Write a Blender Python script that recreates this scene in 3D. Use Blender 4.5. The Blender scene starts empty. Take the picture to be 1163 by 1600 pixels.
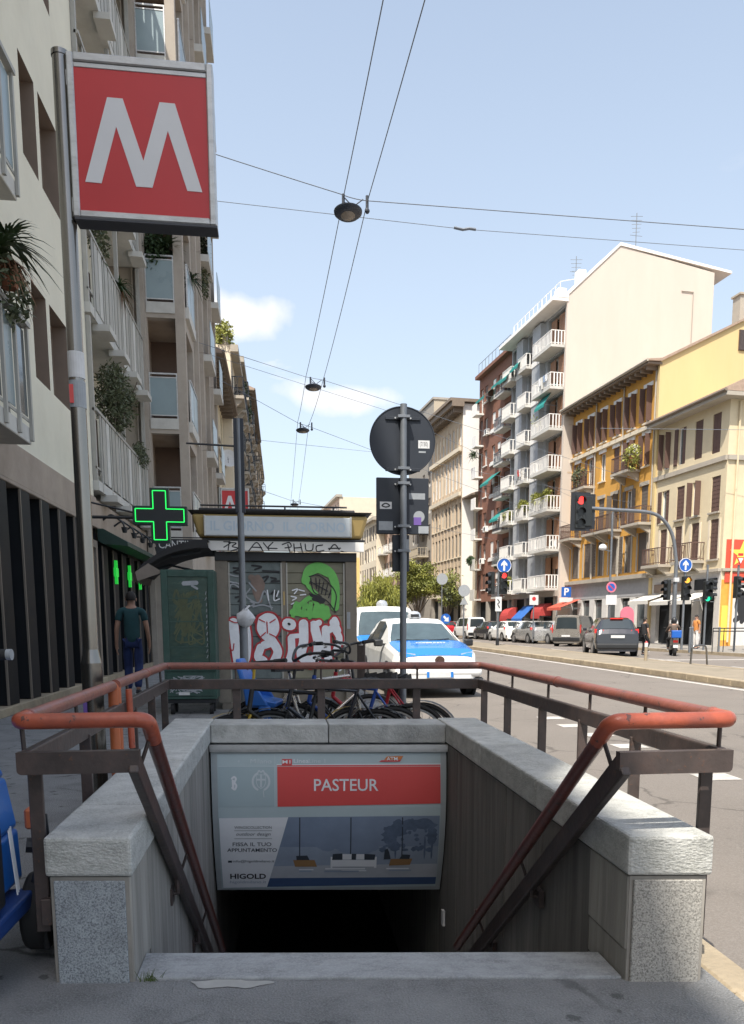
import bpy, bmesh, math, random
from mathutils import Vector, Matrix
R = math.radians
random.seed(7)
scene = bpy.context.scene
COL = scene.collection

# ------------------------------------------------------------------ camera
cam_d = bpy.data.cameras.new('camera')
cam = bpy.data.objects.new('camera', cam_d)
COL.objects.link(cam)
PITCH, YAW = R(8.0), R(7.670)
cam.location = (0, 0, 1.30)
cam.rotation_euler = (R(90) - PITCH, 0, -YAW)
cam_d.sensor_fit = 'AUTO'
cam_d.sensor_width = 36
cam_d.lens = 1250 / 1600 * 36
cam_d.shift_x = -(610 - 581.5) / 1600
cam_d.shift_y = (1147.7 - 800) / 1600
cam_d.clip_start = 0.05
cam_d.clip_end = 2000
scene.camera = cam

# ------------------------------------------------------------------ sky and sun
SUN_EL, SUN_AZ = R(58), R(180 + 28.3)
world = bpy.data.worlds.new('World')
scene.world = world
world.use_nodes = True
wn, wl = world.node_tree.nodes, world.node_tree.links
wn.clear()
w_out = wn.new('ShaderNodeOutputWorld')
w_bg = wn.new('ShaderNodeBackground')
w_bg.inputs['Strength'].default_value = 0.15
w_sky = wn.new('ShaderNodeTexSky')
w_sky.sky_type = 'NISHITA'
w_sky.sun_disc = False
w_sky.sun_elevation = SUN_EL
w_sky.sun_rotation = SUN_AZ
w_sky.altitude = 120
w_sky.air_density = 1.0
w_sky.dust_density = 3.0
w_sky.ozone_density = 1.2
# thin white veil plus a few small low clouds, the same all round the sky
w_tc = wn.new('ShaderNodeTexCoord')
w_sep = wn.new('ShaderNodeSeparateXYZ')
wl.new(w_tc.outputs['Generated'], w_sep.inputs[0])
w_map = wn.new('ShaderNodeMapping')
w_map.inputs['Scale'].default_value = (1.0, 1.0, 2.6)
w_map.inputs['Location'].default_value = (0.35, 0.0, 0.10)
wl.new(w_tc.outputs['Generated'], w_map.inputs['Vector'])
w_no = wn.new('ShaderNodeTexNoise')
w_no.inputs['Scale'].default_value = 5.5
w_no.inputs['Detail'].default_value = 6
w_no.inputs['Roughness'].default_value = 0.52
wl.new(w_map.outputs[0], w_no.inputs['Vector'])
w_cr = wn.new('ShaderNodeMapRange')
w_cr.inputs['From Min'].default_value = 0.70
w_cr.inputs['From Max'].default_value = 0.80
w_cr.clamp = True
wl.new(w_no.outputs[0], w_cr.inputs['Value'])
w_hz = wn.new('ShaderNodeMapRange')          # clouds live low over the roofs
w_hz.inputs['From Min'].default_value = 0.46
w_hz.inputs['From Max'].default_value = 0.30
w_hz.clamp = True
wl.new(w_sep.outputs['Z'], w_hz.inputs['Value'])
def sky_cloud(d, rx, rz):
    """soft lumpy cloud round the sky direction d"""
    sb = wn.new('ShaderNodeVectorMath'); sb.operation = 'SUBTRACT'; sb.inputs[1].default_value = d
    wl.new(w_tc.outputs['Generated'], sb.inputs[0])
    sc = wn.new('ShaderNodeVectorMath'); sc.operation = 'MULTIPLY'; sc.inputs[1].default_value = (1/rx, 1/rx, 1/rz)
    wl.new(sb.outputs[0], sc.inputs[0])
    ln = wn.new('ShaderNodeVectorMath'); ln.operation = 'LENGTH'; wl.new(sc.outputs[0], ln.inputs[0])
    ad = wn.new('ShaderNodeMath'); ad.operation = 'MULTIPLY_ADD'; ad.inputs[1].default_value = 2.4; 
    wl.new(w_no2.outputs[0], ad.inputs[0]); wl.new(ln.outputs['Value'], ad.inputs[2])
    mr = wn.new('ShaderNodeMapRange'); mr.clamp = True
    mr.inputs['From Min'].default_value = 2.15; mr.inputs['From Max'].default_value = 1.55; mr.inputs['To Max'].default_value = 0.85
    wl.new(ad.outputs[0], mr.inputs['Value'])
    return mr.outputs[0]
w_no2 = wn.new('ShaderNodeTexNoise'); w_no2.inputs['Scale'].default_value = 14; w_no2.inputs['Detail'].default_value = 6; w_no2.inputs['Roughness'].default_value = 0.5
wl.new(w_tc.outputs['Generated'], w_no2.inputs['Vector'])
w_mul = wn.new('ShaderNodeMath'); w_mul.operation = 'MULTIPLY'
wl.new(w_cr.outputs[0], w_mul.inputs[0]); wl.new(w_hz.outputs[0], w_mul.inputs[1])
for cd, crx, crz in (((-0.045, 0.939, 0.336), 0.05, 0.026), ((0.075, 0.963, 0.256), 0.075, 0.020), ((-0.62, 0.70, 0.30), 0.2, 0.05), ((0.75, 0.55, 0.34), 0.16, 0.04), ((0.5, -0.8, 0.33), 0.2, 0.05)):
    mxm = wn.new('ShaderNodeMath'); mxm.operation = 'MAXIMUM'
    wl.new(w_mul.outputs[0], mxm.inputs[0]); wl.new(sky_cloud(cd, crx, crz), mxm.inputs[1]); w_mul = mxm
w_veil = wn.new('ShaderNodeMix'); w_veil.data_type = 'RGBA'
w_vf = wn.new('ShaderNodeMapRange'); w_vf.clamp = True        # the haze thins upwards
w_vf.inputs['From Min'].default_value = 0.15; w_vf.inputs['From Max'].default_value = 0.65
w_vf.inputs['To Min'].default_value = 0.54; w_vf.inputs['To Max'].default_value = 0.26
wl.new(w_sep.outputs['Z'], w_vf.inputs['Value']); wl.new(w_vf.outputs[0], w_veil.inputs['Factor'])
w_veil.inputs['B'].default_value = (4.05, 4.45, 4.6, 1)
wl.new(w_sky.outputs[0], w_veil.inputs['A'])
w_mix = wn.new('ShaderNodeMix'); w_mix.data_type = 'RGBA'
w_mix.inputs['B'].default_value = (4.7, 4.6, 4.6, 1)
wl.new(w_mul.outputs[0], w_mix.inputs['Factor'])
wl.new(w_veil.outputs['Result'], w_mix.inputs['A'])
wl.new(w_mix.outputs['Result'], w_bg.inputs['Color'])
wl.new(w_bg.outputs[0], w_out.inputs[0])

sun_d = bpy.data.lights.new('sun', 'SUN')
sun = bpy.data.objects.new('sun', sun_d)
COL.objects.link(sun)
sun_d.energy = 4.0
sun_d.angle = R(0.53)
sun_d.color = (1.0, 0.94, 0.84)
to_sun = Vector((math.sin(SUN_AZ) * math.cos(SUN_EL), math.cos(SUN_AZ) * math.cos(SUN_EL), math.sin(SUN_EL)))
sun.rotation_euler = to_sun.to_track_quat('Z', 'Y').to_euler()
sun.location = (-20, -40, 60)

vs = scene.view_settings
scene.display_settings.display_device = 'sRGB'
vs.view_transform = 'Standard'
vs.look = 'None'
vs.exposure = 0.74
vs.gamma = 1.0
vs.use_curve_mapping = False
try:
    scene.cycles.max_bounces = 6
    scene.cycles.diffuse_bounces = 3
    scene.cycles.glossy_bounces = 3
    scene.cycles.use_denoising = True
except Exception:
    pass

# ------------------------------------------------------------------ materials
def lin(c):
    if isinstance(c, str):
        c = c.lstrip('#'); c = [int(c[i:i+2], 16) for i in (0, 2, 4)]
    out = []
    for v in c[:3]:
        v = v / 255.0
        out.append(v / 12.92 if v <= 0.04045 else ((v + 0.055) / 1.055) ** 2.4)
    return out

def mat(name, c, rough=0.7, metal=0.0, var=0.12, scale=3.0, stretch=(1, 1, 1), bump=0.0, bscale=60.0,
        spec=None, grime=None, grime_amt=0.0, grime_scale=1.2, speck=None, speck_scale=220.0, speck_amt=0.5, speck_rng=(0.47, 0.60), cracks=0.0, crack_scale=1.1, spots=0.0, emit=0.0, coat=0.0):
    """c is a linear albedo; var = soft mottling, grime = second colour in patches, speck = fine grains"""
    m = bpy.data.materials.new(name)
    m.use_nodes = True
    nt = m.node_tree; n = nt.nodes; l = nt.links
    b = n['Principled BSDF']
    b.inputs['Roughness'].default_value = rough
    b.inputs['Metallic'].default_value = metal
    if spec is not None:
        b.inputs['Specular IOR Level'].default_value = spec
    if coat:
        b.inputs['Coat Weight'].default_value = coat
        b.inputs['Coat Roughness'].default_value = 0.06
    c4 = (c[0], c[1], c[2], 1)
    tc = n.new('ShaderNodeTexCoord')
    mp = n.new('ShaderNodeMapping'); mp.inputs['Scale'].default_value = stretch
    l.new(tc.outputs['Object'], mp.inputs['Vector'])
    rgb = n.new('ShaderNodeRGB'); rgb.outputs[0].default_value = c4
    cur = rgb.outputs[0]
    if var > 0:
        no = n.new('ShaderNodeTexNoise'); no.inputs['Scale'].default_value = scale
        no.inputs['Detail'].default_value = 7; no.inputs['Roughness'].default_value = 0.62
        l.new(mp.outputs[0], no.inputs['Vector'])
        mr = n.new('ShaderNodeMapRange')
        mr.inputs['From Min'].default_value = 0.25; mr.inputs['From Max'].default_value = 0.75
        mr.inputs['To Min'].default_value = 1 - var; mr.inputs['To Max'].default_value = 1 + var
        l.new(no.outputs[0], mr.inputs['Value'])
        oi = n.new('ShaderNodeObjectInfo')
        m2 = n.new('ShaderNodeMapRange')
        m2.inputs['To Min'].default_value = 1 - var * 0.5; m2.inputs['To Max'].default_value = 1 + var * 0.5
        l.new(oi.outputs['Random'], m2.inputs['Value'])
        mm = n.new('ShaderNodeMath'); mm.operation = 'MULTIPLY'
        l.new(mr.outputs[0], mm.inputs[0]); l.new(m2.outputs[0], mm.inputs[1])
        vm = n.new('ShaderNodeVectorMath'); vm.operation = 'SCALE'
        l.new(cur, vm.inputs[0]); l.new(mm.outputs[0], vm.inputs['Scale'])
        cur = vm.outputs[0]
        rm = n.new('ShaderNodeMapRange')
        rm.inputs['To Min'].default_value = max(0, rough - 0.1); rm.inputs['To Max'].default_value = min(1, rough + 0.1)
        l.new(no.outputs[0], rm.inputs['Value']); l.new(rm.outputs[0], b.inputs['Roughness'])
    if grime is not None:
        g = n.new('ShaderNodeTexNoise'); g.inputs['Scale'].default_value = grime_scale
        g.inputs['Detail'].default_value = 8; g.inputs['Roughness'].default_value = 0.7
        l.new(mp.outputs[0], g.inputs['Vector'])
        gr = n.new('ShaderNodeMapRange'); gr.clamp = True
        gr.inputs['From Min'].default_value = 0.48; gr.inputs['From Max'].default_value = 0.72
        gr.inputs['To Max'].default_value = grime_amt
        l.new(g.outputs[0], gr.inputs['Value'])
        mx = n.new('ShaderNodeMix'); mx.data_type = 'RGBA'
        mx.inputs['B'].default_value = (grime[0], grime[1], grime[2], 1)
        l.new(gr.outputs[0], mx.inputs['Factor']); l.new(cur, mx.inputs['A'])
        cur = mx.outputs['Result']
    if speck is not None:
        s = n.new('ShaderNodeTexNoise'); s.inputs['Scale'].default_value = speck_scale
        s.inputs['Detail'].default_value = 3; s.inputs['Roughness'].default_value = 0.75
        l.new(tc.outputs['Object'], s.inputs['Vector'])
        sr = n.new('ShaderNodeMapRange'); sr.clamp = True
        sr.inputs['From Min'].default_value = speck_rng[0]; sr.inputs['From Max'].default_value = speck_rng[1]
        sr.inputs['To Max'].default_value = speck_amt
        l.new(s.outputs[0], sr.inputs['Value'])
        mx = n.new('ShaderNodeMix'); mx.data_type = 'RGBA'
        mx.inputs['B'].default_value = (speck[0], speck[1], speck[2], 1)
        l.new(sr.outputs[0], mx.inputs['Factor']); l.new(cur, mx.inputs['A'])
        cur = mx.outputs['Result']
    if cracks > 0:
        wn_ = n.new('ShaderNodeTexNoise'); wn_.inputs['Scale'].default_value = 3.5; wn_.inputs['Detail'].default_value = 5
        l.new(tc.outputs['Object'], wn_.inputs['Vector'])
        ws = n.new('ShaderNodeVectorMath'); ws.operation = 'MULTIPLY_ADD'; ws.inputs[1].default_value = (0.35, 0.35, 0.0)
        l.new(wn_.outputs['Color'], ws.inputs[0]); l.new(tc.outputs['Object'], ws.inputs[2])
        vo = n.new('ShaderNodeTexVoronoi'); vo.feature = 'DISTANCE_TO_EDGE'; vo.inputs['Scale'].default_value = crack_scale
        l.new(ws.outputs[0], vo.inputs['Vector'])
        vr = n.new('ShaderNodeMapRange'); vr.clamp = True
        vr.inputs['From Min'].default_value = 0.016; vr.inputs['From Max'].default_value = 0.004; vr.inputs['To Max'].default_value = cracks
        l.new(vo.outputs['Distance'], vr.inputs['Value'])
        gt = n.new('ShaderNodeTexNoise'); gt.inputs['Scale'].default_value = 0.8
        l.new(tc.outputs['Object'], gt.inputs['Vector'])
        g2 = n.new('ShaderNodeMapRange'); g2.clamp = True; g2.inputs['From Min'].default_value = 0.47; g2.inputs['From Max'].default_value = 0.56
        l.new(gt.outputs[0], g2.inputs['Value'])
        mm2 = n.new('ShaderNodeMath'); mm2.operation = 'MULTIPLY'; l.new(vr.outputs[0], mm2.inputs[0]); l.new(g2.outputs[0], mm2.inputs[1])
        mx = n.new('ShaderNodeMix'); mx.data_type = 'RGBA'; mx.inputs['B'].default_value = (c[0]*.3, c[1]*.3, c[2]*.3, 1)
        l.new(mm2.outputs[0], mx.inputs['Factor']); l.new(cur, mx.inputs['A']); cur = mx.outputs['Result']
    if spots > 0:
        vo = n.new('ShaderNodeTexVoronoi'); vo.inputs['Scale'].default_value = 7.0
        l.new(tc.outputs['Object'], vo.inputs['Vector'])
        nn_ = n.new('ShaderNodeTexNoise'); nn_.inputs['Scale'].default_value = 40; l.new(tc.outputs['Object'], nn_.inputs['Vector'])
        ad = n.new('ShaderNodeMath'); ad.operation = 'MULTIPLY_ADD'; ad.inputs[1].default_value = 0.35
        l.new(nn_.outputs[0], ad.inputs[0]); l.new(vo.outputs['Distance'], ad.inputs[2])
        vr = n.new('ShaderNodeMapRange'); vr.clamp = True
        vr.inputs['From Min'].default_value = 0.36; vr.inputs['From Max'].default_value = 0.30; vr.inputs['To Max'].default_value = spots
        l.new(ad.outputs[0], vr.inputs['Value'])
        sp_ = n.new('ShaderNodeSeparateColor'); l.new(vo.outputs['Color'], sp_.inputs[0])
        gq = n.new('ShaderNodeMath'); gq.operation = 'GREATER_THAN'; gq.inputs[1].default_value = 0.55; l.new(sp_.outputs[0], gq.inputs[0])
        mm2 = n.new('ShaderNodeMath'); mm2.operation = 'MULTIPLY'; l.new(vr.outputs[0], mm2.inputs[0]); l.new(gq.outputs[0], mm2.inputs[1])
        mx = n.new('ShaderNodeMix'); mx.data_type = 'RGBA'; mx.inputs['B'].default_value = (c[0]*.45, c[1]*.45, c[2]*.45, 1)
        l.new(mm2.outputs[0], mx.inputs['Factor']); l.new(cur, mx.inputs['A']); cur = mx.outputs['Result']
    l.new(cur, b.inputs['Base Color'])
    if bump > 0:
        bn = n.new('ShaderNodeTexNoise'); bn.inputs['Scale'].default_value = bscale
        bn.inputs['Detail'].default_value = 5
        l.new(mp.outputs[0], bn.inputs['Vector'])
        bp = n.new('ShaderNodeBump'); bp.inputs['Strength'].default_value = bump; bp.inputs['Distance'].default_value = 0.02
        l.new(bn.outputs[0], bp.inputs['Height']); l.new(bp.outputs[0], b.inputs['Normal'])
    if emit > 0:
        b.inputs['Emission Color'].default_value = c4
        b.inputs['Emission Strength'].default_value = emit
    return m

M = {}
def dm(key, *a, **k):
    M[key] = mat(key, *a, **k)

dm('asphalt_walk', (0.205, 0.207, 0.207), 0.9, var=0.25, scale=2.2, bump=0.8, bscale=120, grime=(0.085, 0.087, 0.09), grime_amt=0.7, grime_scale=3.2, speck=(0.36, 0.36, 0.355), speck_scale=120, speck_amt=0.5, cracks=0.8, spots=0.8)
dm('asphalt_road', (0.195, 0.170, 0.147), 0.9, var=0.2, scale=0.7, bump=0.4, bscale=90, grime=(0.13, 0.118, 0.11), grime_amt=0.45, grime_scale=0.35, speck=(0.27, 0.245, 0.22), speck_scale=110, speck_amt=0.45, cracks=0.6, crack_scale=0.6, spots=0.25)
dm('road_paint', (0.52, 0.49, 0.45), 0.75, var=0.15, scale=9, grime=(0.27, 0.245, 0.22), grime_amt=0.85, grime_scale=7)
dm('kerb_stone', (0.38, 0.31, 0.215), 0.85, var=0.2, scale=4, bump=0.4, bscale=40, grime=(0.16, 0.14, 0.11), grime_amt=0.6, grime_scale=2.5)
dm('median_paving', (0.26, 0.22, 0.165), 0.9, var=0.18, scale=2, bump=0.4, bscale=40, grime=(0.15, 0.14, 0.09), grime_amt=0.6, grime_scale=0.8)
dm('pavement_far', (0.27, 0.25, 0.22), 0.9, var=0.15, scale=2)
dm('gneiss', (0.44, 0.445, 0.425), 0.7, var=0.26, scale=7, stretch=(1, 1, 1), bump=0.35, bscale=45, grime=(0.20, 0.205, 0.19), grime_amt=0.75, grime_scale=4, speck=(0.48, 0.48, 0.46), speck_scale=120, speck_amt=0.5)
dm('gneiss_band', (0.48, 0.48, 0.45), 0.8, var=0.30, scale=9, stretch=(1.0, 1.15, 2.2), bump=0.45, bscale=55, grime=(0.24, 0.245, 0.215), grime_amt=0.65, grime_scale=5, speck=(0.60, 0.60, 0.57), speck_scale=130, speck_amt=0.6, spots=0.35)
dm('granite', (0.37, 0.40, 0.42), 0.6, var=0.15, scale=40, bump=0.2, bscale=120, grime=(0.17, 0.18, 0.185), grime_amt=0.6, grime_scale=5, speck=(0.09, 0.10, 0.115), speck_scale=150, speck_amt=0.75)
dm('granite_sun', (0.47, 0.45, 0.41), 0.6, var=0.15, scale=40, bump=0.25, bscale=120, grime=(0.22, 0.205, 0.175), grime_amt=0.6, grime_scale=5, speck=(0.13, 0.125, 0.112), speck_scale=140, speck_amt=0.75)  # same granite, lighter and warmer: sunlight put into the colour
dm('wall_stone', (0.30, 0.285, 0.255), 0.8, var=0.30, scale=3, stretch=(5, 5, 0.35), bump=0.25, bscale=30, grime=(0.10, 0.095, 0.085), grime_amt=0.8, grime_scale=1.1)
dm('wall_stone_shaded', (0.165, 0.155, 0.14), 0.8, var=0.34, scale=3, stretch=(5, 5, 0.35), bump=0.25, bscale=30, grime=(0.06, 0.056, 0.05), grime_amt=0.8, grime_scale=1.1)  # same stone as wall_stone, the shade of the shaft put into its colour
dm('mortar', (0.30, 0.28, 0.25), 0.9, var=0.2, scale=10)
dm('step_stone', (0.285, 0.295, 0.30), 0.75, var=0.3, scale=9, stretch=(1, 2, 1), bump=0.3, bscale=50, grime=(0.15, 0.155, 0.155), grime_amt=0.8, grime_scale=5, speck=(0.42, 0.43, 0.44), speck_scale=110, speck_amt=0.5)
dm('cement_patch', (0.37, 0.365, 0.345), 0.9, var=0.15, scale=12)
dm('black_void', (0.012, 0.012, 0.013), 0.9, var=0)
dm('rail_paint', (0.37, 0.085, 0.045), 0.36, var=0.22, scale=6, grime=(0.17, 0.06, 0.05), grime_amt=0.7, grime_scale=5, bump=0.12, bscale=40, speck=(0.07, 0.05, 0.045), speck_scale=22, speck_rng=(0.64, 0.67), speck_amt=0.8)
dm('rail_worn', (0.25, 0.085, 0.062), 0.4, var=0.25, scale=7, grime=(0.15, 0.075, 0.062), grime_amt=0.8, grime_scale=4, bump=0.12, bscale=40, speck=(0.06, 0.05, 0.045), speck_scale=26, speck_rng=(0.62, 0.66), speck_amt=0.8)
dm('rail_worn_shaded', (0.13, 0.036, 0.028), 0.34, var=0.25, scale=7, grime=(0.07, 0.035, 0.03), grime_amt=0.8, grime_scale=4, bump=0.1, bscale=40, speck=(0.05, 0.04, 0.036), speck_scale=26, speck_rng=(0.62, 0.66), speck_amt=0.8)  # worn rail paint, with the stairwell's shade darkened into the colour
dm('rail_orange', (0.50, 0.13, 0.05), 0.45, var=0.18, scale=6, grime=(0.38, 0.15, 0.06), grime_amt=0.6, grime_scale=5)
dm('rail_steel', (0.060, 0.046, 0.042), 0.45, var=0.28, scale=8, grime=(0.12, 0.08, 0.068), grime_amt=0.6, grime_scale=6, bump=0.12, bscale=30, speck=(0.13, 0.065, 0.04), speck_scale=30, speck_rng=(0.62, 0.68), speck_amt=0.7)
dm('aluminium', (0.52, 0.52, 0.51), 0.42, 0.55, var=0.14, scale=6, stretch=(1, 1, 3), grime=(0.3, 0.28, 0.25), grime_amt=0.5, grime_scale=9)
dm('steel_pole', (0.25, 0.235, 0.215), 0.24, 0.95, var=0.16, scale=4, stretch=(2, 2, .6))
dm('dark_edge', (0.06, 0.062, 0.07), 0.5, 0.3, var=0.1)
dm('sign_red', (0.52, 0.032, 0.035), 0.4, var=0.06, scale=2)
dm('sign_white', (0.66, 0.66, 0.67), 0.45, var=0.05)
dm('white_paint', (0.76, 0.75, 0.72), 0.5, var=0.06)
dm('sticker_white', (0.62, 0.62, 0.62), 0.6, var=0.1, scale=20)
dm('sticker_purple', (0.16, 0.09, 0.34), 0.6, var=0.1)
dm('sticker_grey', (0.30, 0.32, 0.34), 0.6, var=0.15, scale=20)
dm('back_navy', (0.017, 0.022, 0.032), 0.55, var=0.15, scale=5)
dm('galv', (0.19, 0.205, 0.225), 0.5, 0.5, var=0.15, scale=5)
dm('panel_frame', (0.42, 0.46, 0.47), 0.5, 0.25, var=0.08)
dm('panel_grey', (0.45, 0.54, 0.56), 0.5, var=0.05)
dm('panel_grey2', (0.40, 0.495, 0.52), 0.5, var=0.05)
dm('panel_red', (0.68, 0.085, 0.08), 0.45, var=0.04)
dm('print_white', (0.76, 0.78, 0.80), 0.5, var=0.03)
dm('print_pale', (0.60, 0.65, 0.67), 0.5, var=0.03)
dm('print_blue', (0.22, 0.28, 0.38), 0.5, var=0.12, scale=5)
dm('print_blue2', (0.11, 0.15, 0.225), 0.5, var=0.3, scale=14)
dm('print_navy', (0.045, 0.09, 0.20), 0.4, var=0.15, scale=6, stretch=(1, 1, 6))
dm('print_floor', (0.45, 0.48, 0.52), 0.4, var=0.12, scale=5)
dm('print_haze', (0.30, 0.36, 0.45), 0.4, var=0.15, scale=4)
dm('print_dark', (0.035, 0.045, 0.06), 0.5, var=0.05)
dm('print_wood', (0.30, 0.17, 0.07), 0.5, var=0.1)
dm('print_orange', (0.62, 0.20, 0.05), 0.5, var=0.05)
dm('ink', (0.02, 0.02, 0.023), 0.6, var=0)
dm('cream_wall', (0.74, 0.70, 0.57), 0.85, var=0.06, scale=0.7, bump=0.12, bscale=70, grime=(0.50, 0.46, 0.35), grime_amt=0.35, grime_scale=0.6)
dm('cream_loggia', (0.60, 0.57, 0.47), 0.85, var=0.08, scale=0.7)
dm('brown_stone', (0.37, 0.30, 0.24), 0.8, var=0.16, scale=1.5, bump=0.1, grime=(0.22, 0.17, 0.13), grime_amt=0.5, grime_scale=1.0)
dm('brown_window', (0.23, 0.17, 0.13), 0.7, var=0.1)
dm('taupe_wall', (0.41, 0.36, 0.305), 0.85, var=0.08, scale=1, bump=0.1, grime=(0.19, 0.15, 0.125), grime_amt=0.4)
dm('taupe_dark', (0.16, 0.11, 0.085), 0.85, var=0.1)
dm('slab_white', (0.55, 0.54, 0.50), 0.8, var=0.08, scale=2, grime=(0.36, 0.34, 0.31), grime_amt=0.5, grime_scale=1.5)
dm('frosted', (0.24, 0.31, 0.33), 0.3, var=0.12, scale=1.2, spec=0.7)
dm('slat_metal', (0.40, 0.39, 0.355), 0.6, 0.2, var=0.12, scale=3)
dm('glass_dark', (0.028, 0.034, 0.038), 0.06, var=0.0, spec=0.9)
dm('shop_glass', (0.018, 0.024, 0.024), 0.08, var=0.0, spec=0.7)
dm('glass_pane', (0.10, 0.115, 0.12), 0.1, var=0.15, scale=1.0, spec=0.9)
dm('black_metal', (0.018, 0.02, 0.024), 0.45, var=0.15, scale=3)
dm('shop_black', (0.013, 0.015, 0.018), 0.6, var=0.2, scale=2, spec=0.2)
dm('edge_trim', (0.22, 0.19, 0.16), 0.5, 0.3, var=0.1)
dm('green_dark', (0.016, 0.045, 0.035), 0.55, var=0.15)
dm('green_cab', (0.03, 0.075, 0.06), 0.5, var=0.25, scale=6, grime=(0.08, 0.11, 0.10), grime_amt=0.5, grime_scale=5)
dm('cab_glass', (0.03, 0.06, 0.05), 0.25, var=0.4, scale=4, stretch=(1, 1, 3), grime=(0.075, 0.11, 0.075), grime_amt=0.7, grime_scale=3.5)
dm('neon', (0.02, 0.85, 0.12), 0.5, var=0, emit=0.8)
dm('neon_soft', (0.02, 0.62, 0.06), 0.5, var=0, emit=0.35)
dm('kiosk_metal', (0.21, 0.185, 0.15), 0.6, 0.2, var=0.2, scale=4, grime=(0.09, 0.08, 0.07), grime_amt=0.6, grime_scale=4)
dm('kiosk_shutter', (0.15, 0.18, 0.18), 0.55, 0.2, var=0.25, scale=4, grime=(0.05, 0.06, 0.06), grime_amt=0.6, grime_scale=3)
dm('kiosk_olive', (0.21, 0.20, 0.145), 0.6, var=0.2, scale=4)
dm('kiosk_yellow', (0.50, 0.36, 0.14), 0.6, var=0.15, scale=2, grime=(0.3, 0.2, 0.08), grime_amt=0.5, grime_scale=2)
dm('kiosk_box', (0.58, 0.63, 0.66), 0.55, var=0.08, scale=3, grime=(0.34, 0.37, 0.38), grime_amt=0.5, grime_scale=3)
dm('kiosk_print', (0.44, 0.54, 0.62), 0.6, var=0.1)
dm('roof_dark', (0.055, 0.055, 0.06), 0.8, var=0.2)
dm('awning_black', (0.02, 0.02, 0.022), 0.75, var=0.3, scale=5)
dm('awning_taupe', (0.20, 0.17, 0.145), 0.85, var=0.2)
dm('awning_red', (0.42, 0.05, 0.045), 0.8, var=0.12)
dm('awning_blue', (0.03, 0.13, 0.42), 0.8, var=0.12)
dm('awning_orange', (0.50, 0.09, 0.055), 0.8, var=0.12)
dm('awning_teal', (0.015, 0.21, 0.19), 0.8, var=0.15)
dm('awning_white', (0.6, 0.58, 0.53), 0.8, var=0.1)
dm('graf_white', (0.74, 0.76, 0.80), 0.6, var=0.1, scale=5, grime=(0.52, 0.54, 0.58), grime_amt=0.6, grime_scale=4)
dm('graf_red', (0.46, 0.035, 0.045), 0.55, var=0.12, scale=6)
dm('graf_green', (0.14, 0.46, 0.10), 0.55, var=0.12, scale=6)
dm('graf_grey', (0.34, 0.36, 0.39), 0.6, var=0.2, scale=8)
dm('graf_tan', (0.20, 0.145, 0.12), 0.6, var=0.3, scale=6)
dm('end_white', (0.585, 0.515, 0.445), 0.88, var=0.05, scale=0.5, stretch=(1, 1, .22), grime=(0.54, 0.475, 0.40), grime_amt=0.5, grime_scale=0.9, speck=(0.56, 0.49, 0.42), speck_scale=0.55, speck_rng=(0.56, 0.66), speck_amt=0.35)
dm('grey_tile', (0.36, 0.375, 0.39), 0.7, var=0.14, scale=2, grime=(0.28, 0.29, 0.30), grime_amt=0.4)
dm('white_trim', (0.78, 0.76, 0.72), 0.7, var=0.05)
dm('wood_door', (0.30, 0.155, 0.085), 0.6, var=0.15, scale=2)
dm('ochre', (0.62, 0.33, 0.07), 0.85, var=0.08, scale=0.8, grime=(0.50, 0.27, 0.075), grime_amt=0.4, grime_scale=0.6)
dm('ochre_pale', (0.60, 0.465, 0.235), 0.85, var=0.05, scale=0.5, stretch=(1, 1, .25), grime=(0.58, 0.43, 0.20), grime_amt=0.4, grime_scale=0.9)
dm('cream_old', (0.64, 0.545, 0.37), 0.85, var=0.08, scale=0.8, grime=(0.5, 0.41, 0.27), grime_amt=0.45, grime_scale=0.5)
dm('trim_old', (0.40, 0.36, 0.30), 0.85, var=0.12, scale=1.5)
dm('eave_dark', (0.19, 0.15, 0.115), 0.8, var=0.15)
dm('shutter_brown', (0.12, 0.07, 0.056), 0.7, var=0.15, scale=3, stretch=(1, 1, 8))
dm('shutter_grey', (0.14, 0.115, 0.095), 0.7, var=0.15, scale=3, stretch=(1, 1, 8))
dm('shop_wall_grey', (0.34, 0.34, 0.345), 0.8, var=0.12)
dm('shop_wall_white', (0.58, 0.56, 0.53), 0.8, var=0.1)
dm('brick_red', (0.215, 0.10, 0.066), 0.85, var=0.14, scale=2, stretch=(1, 1, 3), bump=0.2, bscale=30, grime=(0.16, 0.07, 0.052), grime_amt=0.5)
dm('stone_tan', (0.54, 0.43, 0.31), 0.85, var=0.1, scale=1.0, grime=(0.42, 0.33, 0.24), grime_amt=0.5)
dm('stone_cream', (0.66, 0.58, 0.45), 0.85, var=0.08, scale=1.0)
dm('concrete_tan', (0.44, 0.38, 0.29), 0.85, var=0.1, scale=0.6, grime=(0.34, 0.29, 0.22), grime_amt=0.5, grime_scale=0.3)
dm('concrete_grey', (0.33, 0.30, 0.26), 0.85, var=0.12)
dm('pink_wall', (0.50, 0.36, 0.28), 0.85, var=0.12)
dm('yellow_wall', (0.66, 0.47, 0.20), 0.85, var=0.1)
dm('roof_tile', (0.34, 0.25, 0.19), 0.85, var=0.2, scale=6, stretch=(6, 1, 1))
dm('car_white', (0.80, 0.80, 0.78), 0.25, var=0.02, coat=0.6)
dm('car_blue', (0.015, 0.20, 0.62), 0.25, var=0.03, coat=0.6)
dm('car_dark', (0.035, 0.038, 0.048), 0.22, 0.3, var=0.05, coat=0.8)
dm('car_silver', (0.48, 0.48, 0.47), 0.28, 0.5, var=0.03, coat=0.6)
dm('car_grey', (0.32, 0.30, 0.27), 0.28, 0.5, var=0.03, coat=0.6)
dm('car_red', (0.4, 0.02, 0.03), 0.3, var=0.03, coat=0.6)
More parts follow.
